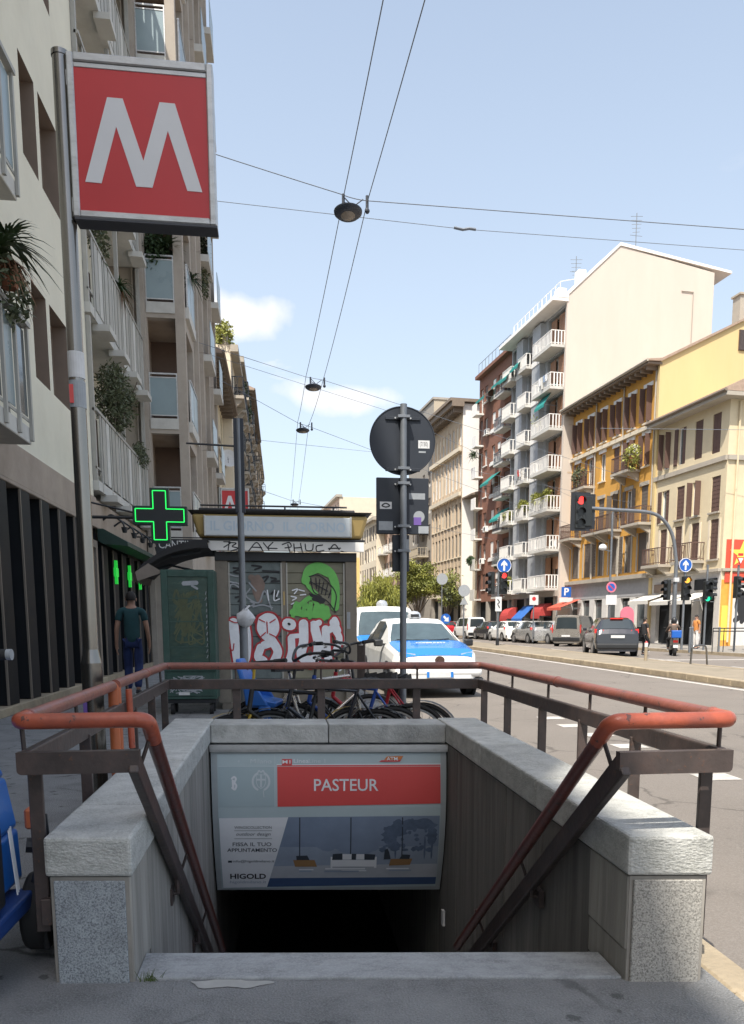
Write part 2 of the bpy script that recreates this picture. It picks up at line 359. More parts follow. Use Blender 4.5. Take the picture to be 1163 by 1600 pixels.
dm('car_glass', (0.03, 0.04, 0.045), 0.05, var=0, spec=0.9)
dm('windscreen', (0.055, 0.08, 0.088), 0.06, var=0.3, scale=2.5, spec=0.9)
dm('seat_dark', (0.03, 0.035, 0.04), 0.8, var=0.1)
dm('rubber', (0.018, 0.018, 0.019), 0.8, var=0.15)
dm('plastic_black', (0.02, 0.021, 0.023), 0.45, var=0.1)
dm('rim', (0.42, 0.42, 0.42), 0.35, 0.7, var=0.1)
dm('tail_red', (0.55, 0.02, 0.015), 0.3, var=0, emit=0.25)
dm('lamp_red', (0.95, 0.06, 0.05), 0.4, var=0, emit=0.9)
dm('lamp_amber', (1.0, 0.42, 0.05), 0.4, var=0, emit=1.0)
dm('lamp_green', (0.02, 0.72, 0.38), 0.4, var=0, emit=0.8)
dm('lamp_off', (0.02, 0.022, 0.022), 0.3, var=0)
dm('headlight', (0.5, 0.52, 0.55), 0.1, 0.3, var=0.1)
dm('chrome', (0.5, 0.46, 0.42), 0.25, 0.8, var=0.1)
dm('badge', (0.12, 0.07, 0.06), 0.3, 0.6, var=0.1)
dm('sign_blue', (0.01, 0.10, 0.42), 0.45, var=0.05)
dm('skin', (0.40, 0.23, 0.16), 0.6, var=0.06, scale=12)
dm('hair', (0.018, 0.014, 0.012), 0.7, var=0.3, scale=40)
dm('tshirt', (0.022, 0.075, 0.085), 0.9, var=0.18, scale=5)
dm('jeans', (0.022, 0.04, 0.13), 0.9, var=0.3, scale=5)
dm('shoe', (0.03, 0.03, 0.035), 0.7, var=0.1)
dm('cloth_black', (0.02, 0.02, 0.022), 0.9, var=0.15)
dm('cloth_grey', (0.10, 0.075, 0.06), 0.9, var=0.15)
dm('cloth_orange', (0.55, 0.22, 0.06), 0.9, var=0.1)
dm('cloth_white', (0.62, 0.6, 0.58), 0.9, var=0.1)
dm('bike_blue', (0.012, 0.06, 0.30), 0.4, var=0.1)
dm('bike_yellow', (0.50, 0.33, 0.03), 0.45, var=0.1)
dm('bike_red', (0.38, 0.02, 0.03), 0.45, var=0.1)
dm('seat_blue', (0.03, 0.15, 0.52), 0.4, var=0.08)
dm('moped_blue', (0.012, 0.17, 0.60), 0.35, var=0.06, coat=0.3)
dm('moped_navy', (0.015, 0.05, 0.19), 0.4, var=0.1)
dm('bark', (0.13, 0.10, 0.075), 0.9, var=0.3, scale=8, bump=0.5, bscale=25)
dm('leaf_a', (0.27, 0.28, 0.055), 0.6, var=0.35, scale=3)
dm('leaf_b', (0.18, 0.20, 0.045), 0.6, var=0.35, scale=3)
dm('leaf_dark', (0.035, 0.065, 0.022), 0.6, var=0.4, scale=6)
dm('leaf_olive', (0.085, 0.10, 0.05), 0.65, var=0.35, scale=8)
dm('leaf_dry', (0.20, 0.10, 0.05), 0.75, var=0.3, scale=8)
dm('leaf_grass', (0.09, 0.13, 0.035), 0.7, var=0.3, scale=8)
dm('terracotta', (0.33, 0.13, 0.07), 0.85, var=0.15)
dm('pink_panel', (0.62, 0.16, 0.22), 0.6, var=0.1)
dm('flag_red', (0.56, 0.075, 0.04), 0.75, var=0.1, scale=2)
dm('flag_yellow', (0.80, 0.62, 0.10), 0.75, var=0.06)
dm('mural_orange', (0.70, 0.30, 0.05), 0.75, var=0.25, scale=2)
dm('wire', (0.17, 0.19, 0.22), 0.6, var=0)
dm('lamp_body', (0.035, 0.042, 0.058), 0.5, var=0.1)
dm('lamp_lens', (0.26, 0.22, 0.18), 0.35, var=0.1)
dm('paper', (0.62, 0.62, 0.62), 0.8, var=0.12, scale=20)
dm('bag_white', (0.5, 0.51, 0.53), 0.6, var=0.25, scale=12)

# ------------------------------------------------------------------ mesh builder
class MB:
    def __init__(s):
        s.v = []; s.f = []; s.mi = []
    def quad(s, a, b, c, d, mi=0):
        i = len(s.v); s.v += [tuple(a), tuple(b), tuple(c), tuple(d)]
        s.f.append((i, i+1, i+2, i+3)); s.mi.append(mi)
    def poly(s, pts, mi=0):
        i = len(s.v); s.v += [tuple(p) for p in pts]
        s.f.append(tuple(range(i, i+len(pts)))); s.mi.append(mi)
    def add(s, vs, fs, mi=0):
        i = len(s.v); s.v += [tuple(p) for p in vs]
        for f in fs:
            s.f.append(tuple(i+k for k in f)); s.mi.append(mi)
    def hexa(s, p, mi=0):
        """8 points: bottom loop 0-3 (ccw from above), top loop 4-7"""
        s.add(p, [(3, 2, 1, 0), (4, 5, 6, 7), (0, 1, 5, 4), (1, 2, 6, 5), (2, 3, 7, 6), (3, 0, 4, 7)], mi)
    def bx(s, x0, x1, y0, y1, z0, z1, mi=0, P=None):
        if x1 < x0: x0, x1 = x1, x0
        if y1 < y0: y0, y1 = y1, y0
        if z1 < z0: z0, z1 = z1, z0
        p = [(x0, y0, z0), (x1, y0, z0), (x1, y1, z0), (x0, y1, z0), (x0, y0, z1), (x1, y0, z1), (x1, y1, z1), (x0, y1, z1)]
        if P: p = [P(*q) for q in p]
        s.hexa(p, mi)
    def tube(s, pts, r, n=8, mi=0, caps=True, closed=False):
        pts = [Vector(p) for p in pts]
        rr = r if isinstance(r, (list, tuple)) else [r] * len(pts)
        N = len(pts); base = len(s.v)
        up = None
        for i, p in enumerate(pts):
            if closed: t = pts[(i+1) % N] - pts[i-1]
            elif i == 0: t = pts[1] - p
            elif i == N-1: t = p - pts[-2]
            else: t = (pts[i+1] - p).normalized() + (p - pts[i-1]).normalized()
            t = t.normalized()
            if up is None:
                up = t.cross(Vector((0, 0, 1)))
                if up.length < 1e-3: up = t.cross(Vector((0, 1, 0)))
                up.normalize()
            else:
                up = (up - t * up.dot(t)).normalized()
            w = t.cross(up)
            for k in range(n):
                a = 2*math.pi*k/n
                s.v.append(tuple(p + (up*math.cos(a) + w*math.sin(a)) * rr[i]))
        segs = N if closed else N-1
        for i in range(segs):
            a = base + i*n; b = base + ((i+1) % N)*n
            for k in range(n):
                k2 = (k+1) % n
                s.f.append((a+k, a+k2, b+k2, b+k)); s.mi.append(mi)
        if caps and not closed:
            s.f.append(tuple(base+k for k in reversed(range(n)))); s.mi.append(mi)
            s.f.append(tuple(base+(N-1)*n+k for k in range(n))); s.mi.append(mi)
    def cyl(s, c, r, h, n=16, mi=0, axis='z', r2=None):
        d = {'x': Vector((h, 0, 0)), 'y': Vector((0, h, 0)), 'z': Vector((0, 0, h))}[axis]
        s.tube([Vector(c), Vector(c)+d], [r, r if r2 is None else r2], n, mi)
    def prism(s, poly, fn, d0, d1, mi=0):
        """polygon (u,v) extruded between depths; fn(u,v,d) -> point"""
        n = len(poly)
        a = [fn(u, v, d0) for u, v in poly]; b = [fn(u, v, d1) for u, v in poly]
        i = len(s.v); s.v += [tuple(p) for p in a+b]
        s.f.append(tuple(range(i, i+n))); s.mi.append(mi)
        s.f.append(tuple(reversed(range(i+n, i+2*n)))); s.mi.append(mi)
        for k in range(n):
            k2 = (k+1) % n
            s.f.append((i+k, i+n+k, i+n+k2, i+k2)); s.mi.append(mi)
    def lathe(s, prof, c=(0, 0, 0), n=16, mi=0, sx=1, sy=1):
        b = len(s.v)
        for r, z in prof:
            for k in range(n):
                a = 2*math.pi*k/n
                s.v.append((c[0]+r*math.cos(a)*sx, c[1]+r*math.sin(a)*sy, c[2]+z))
        for i in range(len(prof)-1):
            for k in range(n):
                k2 = (k+1) % n
                s.f.append((b+i*n+k, b+i*n+k2, b+(i+1)*n+k2, b+(i+1)*n+k)); s.mi.append(mi)
        s.f.append(tuple(b+k for k in reversed(range(n)))); s.mi.append(mi)
        s.f.append(tuple(b+(len(prof)-1)*n+k for k in range(n))); s.mi.append(mi)
    def build(s, name, mats, parent=None, smooth=None, bevel=0, seg=1, loc=None, flip=True):
        me = bpy.data.meshes.new(name)
        me.from_pydata(s.v, [], s.f)
        if not isinstance(mats, (list, tuple)): mats = [mats]
        for m in mats: me.materials.append(M[m] if isinstance(m, str) else m)
        if len(mats) > 1: me.polygons.foreach_set('material_index', s.mi)
        if flip:
            bm = bmesh.new(); bm.from_mesh(me)
            bmesh.ops.recalc_face_normals(bm, faces=bm.faces)
            bm.to_mesh(me); bm.free()
        if smooth:
            me.polygons.foreach_set('use_smooth', [True]*len(me.polygons))
            try: me.set_sharp_from_angle(angle=R(smooth))
            except Exception: pass
        me.update()
        o = bpy.data.objects.new(name, me)
        COL.objects.link(o)
        if parent: o.parent = parent
        if loc: o.location = loc
        if bevel:
            b = o.modifiers.new('bevel', 'BEVEL'); b.width = bevel; b.segments = seg
            b.limit_method = 'ANGLE'; b.angle_limit = R(40)
        return o

def thing(name, label, cat, loc=(0, 0, 0), rz=0.0, group=None):
    o = bpy.data.objects.new(name, None)
    o.empty_display_size = 0.1
    COL.objects.link(o)
    o.location = loc; o.rotation_euler = (0, 0, rz)
    return tag(o, label, cat, group)

def tag(o, label=None, cat=None, group=None, kind=None):
    if label: o['label'] = label
    if cat: o['category'] = cat
    if group: o['group'] = group
    if kind: o['kind'] = kind
    return o

def dup(o, loc=None, rz=None, label=None, group=None, parent=None):
    c = o.copy(); COL.objects.link(c)
    if parent: c.parent = parent
    if loc is not None: c.location = loc
    if rz is not None: c.rotation_euler = (0, 0, rz)
    if label: c['label'] = label
    if group: c['group'] = group
    for ch in list(o.children):
        dup(ch, parent=c)
    return c

def text_mesh(txt, size, fn, mname, name='lettering', parent=None, shear=0.0, bold=0.0, spacing=1.0, width=None, align='CENTER'):
    """flat letters; fn(u, v) -> 3-D point, u to the right, v up, centred"""
    cu = bpy.data.curves.new('text', 'FONT')
    cu.body = txt; cu.size = size; cu.align_x = align; cu.align_y = 'CENTER'
    cu.shear = shear; cu.offset = bold; cu.space_character = spacing; cu.resolution_u = 3
    o = bpy.data.objects.new('text', cu); COL.objects.link(o)
    dg = bpy.context.evaluated_depsgraph_get()
    me = bpy.data.meshes.new_from_object(o.evaluated_get(dg))
    bpy.data.objects.remove(o); bpy.data.curves.remove(cu)
    me.name = name
    k = 1.0
    if width and len(me.vertices):
        xs = [v.co.x for v in me.vertices]; w = max(xs)-min(xs); k = width / w
    for v in me.vertices:
        v.co = Vector(fn(v.co.x * k, v.co.y))
    me.materials.clear(); me.materials.append(M[mname])
    r = bpy.data.objects.new(name, me); COL.objects.link(r)
    if parent: r.parent = parent
    return r

def smooth_path(pts, sub=6, closed=False):
    P = [Vector(p) for p in pts]; out = []
    n = len(P)
    for i in range(n if closed else n-1):
        p1, p2 = P[i], P[(i+1) % n]
        p0 = P[i-1] if (i > 0 or closed) else p1*2 - p2
        p3 = P[(i+2) % n] if (i+2 < n or closed) else p2*2 - p1
        for k in range(sub):
            t = k/sub
            out.append(0.5*((2*p1) + (p2-p0)*t + (2*p0-5*p1+4*p2-p3)*t*t + (3*p1-p0-3*p2+p3)*t**3))
    if not closed: out.append(P[-1])
    return out

def rounded(pts, r, n=5):
    """polyline with its inner corners rounded"""
    P = [Vector(p) for p in pts]; out = [P[0]]
    for i in range(1, len(P)-1):
        a, b, c = P[i-1], P[i], P[i+1]
        d1 = (a-b).normalized(); d2 = (c-b).normalized()
        rr = min(r, (a-b).length*0.49, (c-b).length*0.49)
        s, e = b+d1*rr, b+d2*rr
        for k in range(n+1):
            t = k/n
            out.append((1-t)**2*s + 2*t*(1-t)*b + t*t*e)
    out.append(P[-1])
    return out

def arc(cx, cy, rx, ry, a0, a1, n=14):
    return [(cx+rx*math.cos(R(a0+(a1-a0)*k/n)), cy+ry*math.sin(R(a0+(a1-a0)*k/n))) for k in range(n+1)]

_layer = [0]
def stroke(m, pts, w, fn, mi=0, curve=True, off=None, closed=False):
    """painted stroke: a flat ribbon with round ends; every stroke lies a hair in front of the last one"""
    if off is None:
        _layer[0] += 1; off = 0.0004 * _layer[0]
    P = [Vector((p[0], p[1])) for p in pts]
    if curve and len(P) > 2:
        P = [Vector((q[0], q[1])) for q in smooth_path([(p.x, p.y, 0) for p in P], 6, closed)]
    n = len(P); L = []; Rr = []
    for i in range(n):
        t = (P[(i+1) % n if closed else min(i+1, n-1)] - P[i-1 if closed else max(i-1, 0)])
        t = t.normalized() if t.length > 1e-9 else Vector((1, 0))
        nn = Vector((-t.y, t.x)) * (w/2)
        e = off + 0.00025*i/n
        L.append(fn(P[i].x+nn.x, P[i].y+nn.y, e)); Rr.append(fn(P[i].x-nn.x, P[i].y-nn.y, e))
    for i in range(n if closed else n-1):
        j = (i+1) % n
        m.quad(L[i], L[j], Rr[j], Rr[i], mi)
    if not closed:
        for p, t, e in ((P[0], (P[0]-P[1]), off), (P[-1], (P[-1]-P[-2]), off+0.00025)):
            a = math.atan2(t.y, t.x)
            m.poly([fn(p.x+math.cos(a+R(q))*w/2, p.y+math.sin(a+R(q))*w/2, e) for q in range(-90, 91, 30)], mi)
# ================================================================== GROUND
P0 = Vector((21.4, 60.8, 0)); D = Vector((-0.0877, 0.99615, 0)); N = Vector((-0.99615, -0.0877, 0))
RZ = R(95.03)
def far(t, off=0.0, z=0.0):
    p = P0 + D*t + N*off
    return Vector((p.x, p.y, z))
def S(x, y):                      # the entrance is skewed a little to the kerb
    return y - 0.128*(x + 0.86)

X_IN, X_OUT_L, X_OUT_R, X_INR = -0.555, -0.84, 1.50, 1.22
NEAR, FAR_Y = 2.90, 6.18
W_TOP, COP = 0.545, 0.145

def sheet(name, quads, m, z, label=None):
    b = MB()
    for q in quads: b.quad(*[(p[0], p[1], z) for p in q])
    o = b.build(name, m); o['kind'] = 'structure'
    return o
XK = 1.56
SX0 = -3.9
side = sheet('sidewalk', [
    [(SX0, -60), (XK, -60), (XK, S(XK, NEAR+.02)), (SX0, S(SX0, NEAR+.02))],
    [(SX0, S(SX0, NEAR+.02)), (X_OUT_L+.02, S(X_OUT_L+.02, NEAR+.02)), (X_OUT_L+.02, S(X_OUT_L+.02, 6.4)), (SX0, S(SX0, 6.4))],
    [(X_OUT_R-.02, S(X_OUT_R-.02, NEAR+.02)), (XK, S(XK, NEAR+.02)), (XK, S(XK, 6.4)), (X_OUT_R-.02, S(X_OUT_R-.02, 6.4))],
    [(SX0, S(SX0, 6.4)), (XK, S(XK, 6.4)), (XK, 300), (SX0, 300)]], 'asphalt_walk', 0.0)
road = sheet('road', [[(XK+.02, -60), (160, -60), (160, 420), (XK+.02, 420)]], 'asphalt_road', -0.15)
sheet('ground', [[(-160, -60), (SX0, -60), (SX0, 420), (-160, 420)]], 'pavement_far', -0.004)
# near kerb
for i in range(26):
    y = -2.5 + i*1.0
    b = MB(); b.bx(XK, XK+.15, y+.004, y+.996, -.155, .006)
    b.build('kerb_stone', 'kerb_stone', side, bevel=.012)
b = MB(); b.bx(XK, XK+.15, 23.5, 300, -.155, .006); b.bx(XK, XK+.15, -60, -2.5, -.155, .006)
b.build('kerb_run', 'kerb_stone', side)['kind'] = 'stuff'
# median island
med = sheet('median_island', [[(10.28, 6), (12.7, 6), (12.7, 48), (10.28, 48)], [(10.28, 48), (12.7, 48), (14.2, 200), (11.2, 200)]], 'median_paving', 0.0)
for i in range(40):
    y = 6 + i*1.0
    b = MB(); b.bx(10.10, 10.28, y+.005, y+.995, -.155, .012+random.uniform(-.006, .006))
    o = b.build('kerb_stone', 'kerb_stone', med, bevel=.015)
b = MB(); b.bx(10.1, 10.28, 46, 200, -.155, .012); b.bx(12.7, 12.85, 6, 46, -.155, .01)
b.build('kerb_run', 'kerb_stone', med)['kind'] = 'stuff'
# far pavement
def fq(t0, t1, a, c): 
    return [far(t0, a), far(t0, c), far(t1, c), far(t1, a)]
fp = sheet('far_pavement', [fq(-45, -17.5, -9, 4.6), fq(-17.5, 120, -9, 3.0)], 'pavement_far', -0.02)
b = MB()
for (t0, t1, off) in ((-45, -17.5, 4.6), (-17.5, 120, 3.0)):
    a, c = far(t0, off), far(t1, off); a2, c2 = far(t0, off+.16), far(t1, off+.16)
    b.hexa([(a.x, a.y, -.155), (c.x, c.y, -.155), (c2.x, c2.y, -.155), (a2.x, a2.y, -.155), (a.x, a.y, -.012), (c.x, c.y, -.012), (c2.x, c2.y, -.012), (a2.x, a2.y, -.012)])
b.build('kerb_run', 'kerb_stone', fp)['kind'] = 'stuff'
# painted markings
b = MB(); b.quad((9.72, 4, -.146), (9.9, 4, -.146), (9.9, 150, -.146), (9.72, 150, -.146))
o = b.build('edge_line', 'road_paint'); o['kind'] = 'structure'
for i, y in enumerate((6.95, 8.87, 9.84, 10.76, 11.68)):
    b = MB(); b.quad((3.86, y-.16, -.146), (4.22, y-.16, -.146), (4.22, y+.16, -.146), (3.86, y+.16, -.146))
    o = b.build('dash_marking', 'road_paint', road)
b = MB()
for k in range(9):
    y = 16 + k*6
    b.quad((14.55, y, -.146), (14.67, y, -.146), (14.67, y+2.6, -.146), (14.55, y+2.6, -.146))
b.quad((12.95, 10, -.146), (13.08, 10, -.146), (13.08, 60, -.146), (12.95, 60, -.146))
b.quad((13.1, 29.0, -.1455), (18.5, 29.0, -.1455), (18.5, 29.4, -.1455), (13.1, 29.4, -.1455))
o = b.build('lane_markings', 'road_paint', road); o['kind'] = 'stuff'
# repair patch of pale cement by the step and dark asphalt repairs
b = MB(); 
b.poly([(-.215+.145*math.cos(a)*(1+.16*math.sin(3*a+1)), 2.80-.12*(.145*math.cos(a))+.036*math.sin(a)*(1+.3*math.sin(5*a)), .003) for a in [k*math.pi/12 for k in range(24)]])
b.build('cement_patch', 'cement_patch', side)
# litter in the gutter
b = MB(); pts = [(2.26, 3.92, -.147), (2.38, 3.90, -.144), (2.42, 3.97, -.12), (2.31, 4.0, -.11), (2.24, 3.97, -.135)]
b.poly(pts); b.poly([pts[0], (2.33, 3.95, -.085), pts[2], pts[1]]); b.poly([(2.33, 3.95, -.085), pts[2], pts[3]])
tag(b.build('paper_scrap', 'paper', loc=(-.37, -.2, 0)), 'small crumpled white paper scrap lying on the sunny road', 'litter')
# grass tuft growing in the joint of the sill
b = MB()
for k in range(26):
    x = -.50+random.gauss(0, .018); y = S(-.5, 2.91)+random.gauss(0, .006); h = random.uniform(.02, .055); dx = random.gauss(0, .02); dy = random.gauss(0, .012)
    b.poly([(x-.002, y, 0), (x+.002, y, 0), (x+dx, y+dy, h)])
tag(b.build('grass_tuft', 'leaf_grass', flip=False), 'tiny green grass tuft at the left end of the granite sill', 'grass', kind='stuff')

# ================================================================== METRO ENTRANCE
ent = thing('metro_entrance', 'grey stone parapet and stairs of the underground station entrance', 'metro entrance', (0.33, 2.7, 0))
EO = Vector((0.33, 2.7, 0))
def sk(x, y, z): return (x-EO.x, S(x, y)-EO.y, z)
def ebox(name, x0, x1, y0, y1, z0, z1, m, bevel=.004, seg=1):
    b = MB(); b.bx(x0, x1, y0, y1, z0, z1, P=sk)
    return b.build(name, m, ent, bevel=bevel, seg=seg)
# parapet cores
ebox('parapet_wall', X_OUT_L+.015, X_IN-.03, NEAR+.03, 6.42, -.1, .398, 'wall_stone', 0)
ebox('parapet_wall', X_INR+.03, X_OUT_R-.015, NEAR+.03, 6.42, -.1, .398, 'wall_stone', 0)
ebox('shaft_wall', X_OUT_L+.02, X_IN-.032, NEAR+.1, 14, -3.0, -.102, 'wall_stone', 0)
ebox('shaft_wall', X_INR+.032, X_OUT_R-.02, NEAR+.1, 14, -3.0, -.102, 'wall_stone', 0)
# inner cladding panels, one by one
y = NEAR+.004
first = True
for w in (0.36, .62, .62, .62, .62, .62):
    z0 = -.02 if first else -2.4
    ebox('wall_panel', X_IN-.03, X_IN+random.uniform(-.003, .003), y+.003, y+w-.003, z0, .394, 'wall_stone', .003)
    if first:
        ebox('wall_panel', X_INR-.002, X_INR+.03, y+.003, y+w-.003, .118, .394, 'wall_stone', .003)
        ebox('wall_panel', X_INR+.002, X_INR+.03, y+.003, y+w-.003, -.03, .112, 'wall_stone', .003)
        ebox('wall_panel', X_IN-.03, X_IN-.003, y+.2, y+w-.003, -2.4, -.024, 'wall_stone', .003)
        ebox('wall_panel', X_INR+.003, X_INR+.03, y+.2, y+w-.003, -2.4, -.034, 'wall_stone_shaded', .003)
    else:
        ebox('wall_panel', X_INR+random.uniform(-.003, .003), X_INR+.03, y+.003, y+w-.003, z0, .394, 'wall_stone_shaded', .003)
    y += w; first = False
# coping slabs
yl = [NEAR-.012, 3.42, 4.52, 5.5, 6.45]
for a, c in zip(yl[:-1], yl[1:]):
    ebox('coping_stone', X_OUT_L-.012, X_IN+.012, a+.002, c-.002, W_TOP-COP, W_TOP+random.uniform(-.002, .002), 'gneiss_band', .012, 2)
yr = [NEAR-.015, 3.95, 5.05, 6.45]
for a, c in zip(yr[:-1], yr[1:]):
    ebox('coping_stone', X_INR-.012, X_OUT_R+.012, a+.002, c-.002, W_TOP-COP+.002, W_TOP+.004+random.uniform(-.002, .002), 'gneiss_band', .012, 2)
for a, c in ((X_IN+.014, .33), (.336, X_INR-.014)):
    ebox('coping_stone', a, c, 6.10, 6.45, W_TOP-COP, W_TOP-.002, 'gneiss', .008, 2)
# end piers: granite face, mortar edges
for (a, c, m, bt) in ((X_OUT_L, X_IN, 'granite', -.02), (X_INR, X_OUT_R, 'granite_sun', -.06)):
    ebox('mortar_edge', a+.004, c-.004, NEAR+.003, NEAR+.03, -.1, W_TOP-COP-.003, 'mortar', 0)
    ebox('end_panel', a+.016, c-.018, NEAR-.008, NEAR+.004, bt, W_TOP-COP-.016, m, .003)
b = MB(); b.bx(X_OUT_R-.02, X_OUT_R+.003, NEAR+.02, 6.4, -.16, .39, P=sk)
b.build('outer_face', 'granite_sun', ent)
b = MB(); b.bx(X_OUT_L-.003, X_OUT_L+.02, NEAR+.02, 6.4, -.05, .39, P=sk)
b.build('outer_face', 'wall_stone', ent)
# threshold and flight of steps
ebox('threshold', X_IN+.002, X_INR-.004, 2.915, 3.14, -.15, .012, 'step_stone', .006, 2)
for k in range(14):
    z = -.155*(k+1)
    ebox('step', X_IN+.003, X_INR-.003, 3.124+.29*k, 3.124+.29*(k+1)+.03, z-.16, z, 'step_stone', .005)
# far beam, tunnel; its black colours stand in for the darkness below
ebox('lintel', X_IN+.001, X_INR-.001, 6.36, 6.44, -.78, W_TOP-COP-.004, 'wall_stone_shaded', 0)
ebox('tunnel_ceiling', X_IN-.02, X_INR+.02, 6.445, 16, -.86, -.77, 'black_metal', 0)
ebox('tunnel_floor', X_IN-.02, X_INR+.02, 6.4, 16, -2.6, -2.35, 'black_metal', 0)
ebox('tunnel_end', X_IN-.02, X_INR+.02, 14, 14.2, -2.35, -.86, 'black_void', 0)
b = MB(); b.bx(1.185, 1.205, 6.05, 6.1, -1.02, -.9, P=sk); b.build('wall_lamp', 'sticker_white', ent)

# ------------------------------------------------------------------ railing
rail = thing('handrail', 'red tubular handrail on a brown steel frame round the stairwell', 'railing', (.33, 2.7, 0))
def ro(p): return Vector((p[0]-EO.x, p[1]-EO.y, p[2]))
ZT, ZB = .962, .82
yL, yR = 2.87, 2.60
LX, RX = -.905, 1.56
FL, FR = 6.40, 6.16
tube_l = [(-.47, 5.66, -1.06), (-.47, yL, ZT), (LX, yL, ZT), (LX, 4.42, ZT)]
tube_m = [(LX, 4.52, ZT), (LX, FL, ZT), (RX, FR, ZT), (RX, yR, ZT), (1.115, yR, ZT), (1.115, 4.95, -.83)]

def tubepart(nm, pts, m_, r=.028):
    b = MB(); b.tube([ro(p) for p in pts], r, 16); return b.build(nm, m_, rail, smooth=50)
q = rounded([(-.47, 2.98, ZT-.087), (-.47, yL, ZT), (LX, yL, ZT), (LX, yL+.12, ZT)], .04, 6)
tubepart('handrail_tube', q, 'rail_paint', .028)
tubepart('handrail_tube', [(LX, yL+.122, ZT), (LX, 4.42, ZT)], 'rail_worn')
tubepart('stair_handrail', [(-.47, 2.982, ZT-.089), (-.47, 5.66, -1.06)], 'rail_worn_shaded', .027)
q = rounded([(LX, 4.52, ZT), (LX, FL, ZT), (RX, FR, ZT), (RX, yR+.13, ZT)], .05, 6)
tubepart('handrail_tube', q, 'rail_worn')
q = rounded([(RX, yR+.128, ZT), (RX, yR, ZT), (1.115, yR, ZT), (1.115, yR+.11, ZT-.086)], .045, 6)
tubepart('handrail_tube', q, 'rail_paint', .029)
tubepart('stair_handrail', [(1.115, yR+.112, ZT-.088), (1.115, 4.95, -.83)], 'rail_worn_shaded', .027)
for x_, y_, dx, dy in ((LX, yL+.121, 0, 1), (RX, yR+.129, 0, 1), (LX, 5.5, 0, 1), (RX, 4.4, 0, 1)):
    b = MB(); b.tube([ro((x_, y_-.012, ZT)), ro((x_, y_-.004, ZT)), ro((x_, y_+.004, ZT)), ro((x_, y_+.012, ZT))], [.029, .0325, .0325, .029], 14); b.build('weld_ring', 'rail_worn', rail, smooth=60)
# spliced ends on the left rail
b = MB(); b.tube([ro(p) for p in rounded([(LX, 4.40, ZT), (LX, 4.455, ZT), (LX, 4.455, .36)], .035, 4)], .027, 12); b.build('return_tube', 'rail_orange', rail, smooth=50)
b = MB(); b.tube([ro(p) for p in rounded([(LX, 4.62, ZT), (LX, 4.535, ZT), (LX, 4.535, .30)], .03, 4)], .027, 12); b.build('return_tube', 'rail_orange', rail, smooth=50)
b = MB(); b.tube([ro(p) for p in [(LX+.055, 4.6, .93), (LX+.06, 4.6, .60)]], .018, 10); b.build('return_tube', 'rail_paint', rail, smooth=50)
def barprof(name, a, c, h=.078, w=.036):
    """rectangular bar from a to c, tall side up"""
    a, c = ro(a), ro(c); d = (c-a).normalized()
    s = d.cross(Vector((0, 0, 1))).normalized()*w/2; u = s.cross(d).normalized()*h/2
    b = MB(); b.hexa([a-s-u, a+s-u, c+s-u, c-s-u, a-s+u, a+s+u, c+s+u, c-s+u])
    return b.build(name, 'rail_steel', rail, bevel=.006, seg=2)
# front flats with rounded lower corners
for x0, x1, yy in ((-.912, -.502, yL), (1.145, 1.562, yR)):
    b = MB(); h0, h1 = ZB-.042, ZB+.036
    poly = [(x0, h1), (x1, h1)] + [(x1-.016+.016*math.cos(a), h0+.016+.016*math.sin(a)) for a in (0, -.5, -1.05, -1.57)] + [(x0+.016-.016*math.cos(a), h0+.016+.016*math.sin(a)) for a in (-1.57, -1.05, -.5, 0)]
    b.prism(poly, lambda u, v, d: ro((u, yy+d, v)), -.018, .018)
    b.build('flat_bar', 'rail_steel', rail)
barprof('flat_bar', (-.888, yL+.019, ZB), (-.888, FL, ZB))
barprof('flat_bar', (-.888, FL, ZB), (1.54, FR, ZB))
barprof('flat_bar', (1.54, FR-.02, ZB), (1.54, yR+.019, ZB))
barprof('stair_bar', (-.522, yL-.01, ZB-.005), (-.522, 5.66, -1.20), .085, .034)
barprof('stair_bar', (1.165, yR-.01, ZB-.005), (1.165, 4.95, -.97), .085, .034)
posts_l = [2.97, 3.72, 4.9, 5.6, 6.2]
posts_r = [2.72, 3.32, 3.95, 4.6, 5.35, 6.0]
for i, yy in enumerate(posts_l):
    b = MB(); b.bx(-.912, -.862, yy-.009, yy+.009, .17, ZB-.02, P=lambda x, y, z: ro((x, y, z)))
    b.bx(-.888, -.85, yy-.03, yy+.03, .2, .30, P=lambda x, y, z: ro((x, y, z)))
    b.build('post', 'rail_steel', rail, bevel=.003)
    b = MB(); b.tube([ro((-.90, yy-.06, ZB+.03)), ro((LX, yy-.06, ZT))], .0085, 8); b.build('rod', 'rail_steel', rail)
for i, yy in enumerate(posts_r):
    b = MB(); b.bx(1.515, 1.565, yy-.009, yy+.009, .12, ZB-.02, P=lambda x, y, z: ro((x, y, z)))
    b.bx(1.504, 1.53, yy-.03, yy+.03, .2, .30, P=lambda x, y, z: ro((x, y, z)))
    b.build('post', 'rail_steel', rail, bevel=.003)
    b = MB(); b.tube([ro((1.555, yy-.05, ZB+.03)), ro((RX-.003, yy-.05, ZT))], .0085, 8); b.build('rod', 'rail_steel', rail)
for xx in (-.36, .3, 1.05):
    yy = FL + (FR-FL)*(xx-LX)/(RX-LX)
    b = MB(); b.bx(xx-.03, xx+.03, yy+.02, yy+.038, .30, ZB+.0, P=lambda x, y, z: ro((x, y, z)))
    b.bx(xx-.06, xx+.07, yy-.01, yy+.045, .46, .53, P=lambda x, y, z: ro((x, y, z)))
    b.build('post', 'rail_steel', rail, bevel=.003)
    b = MB(); b.tube([ro((xx, yy, ZB+.03)), ro((xx, yy, ZT))], .0085, 8); b.build('rod', 'rail_steel', rail)
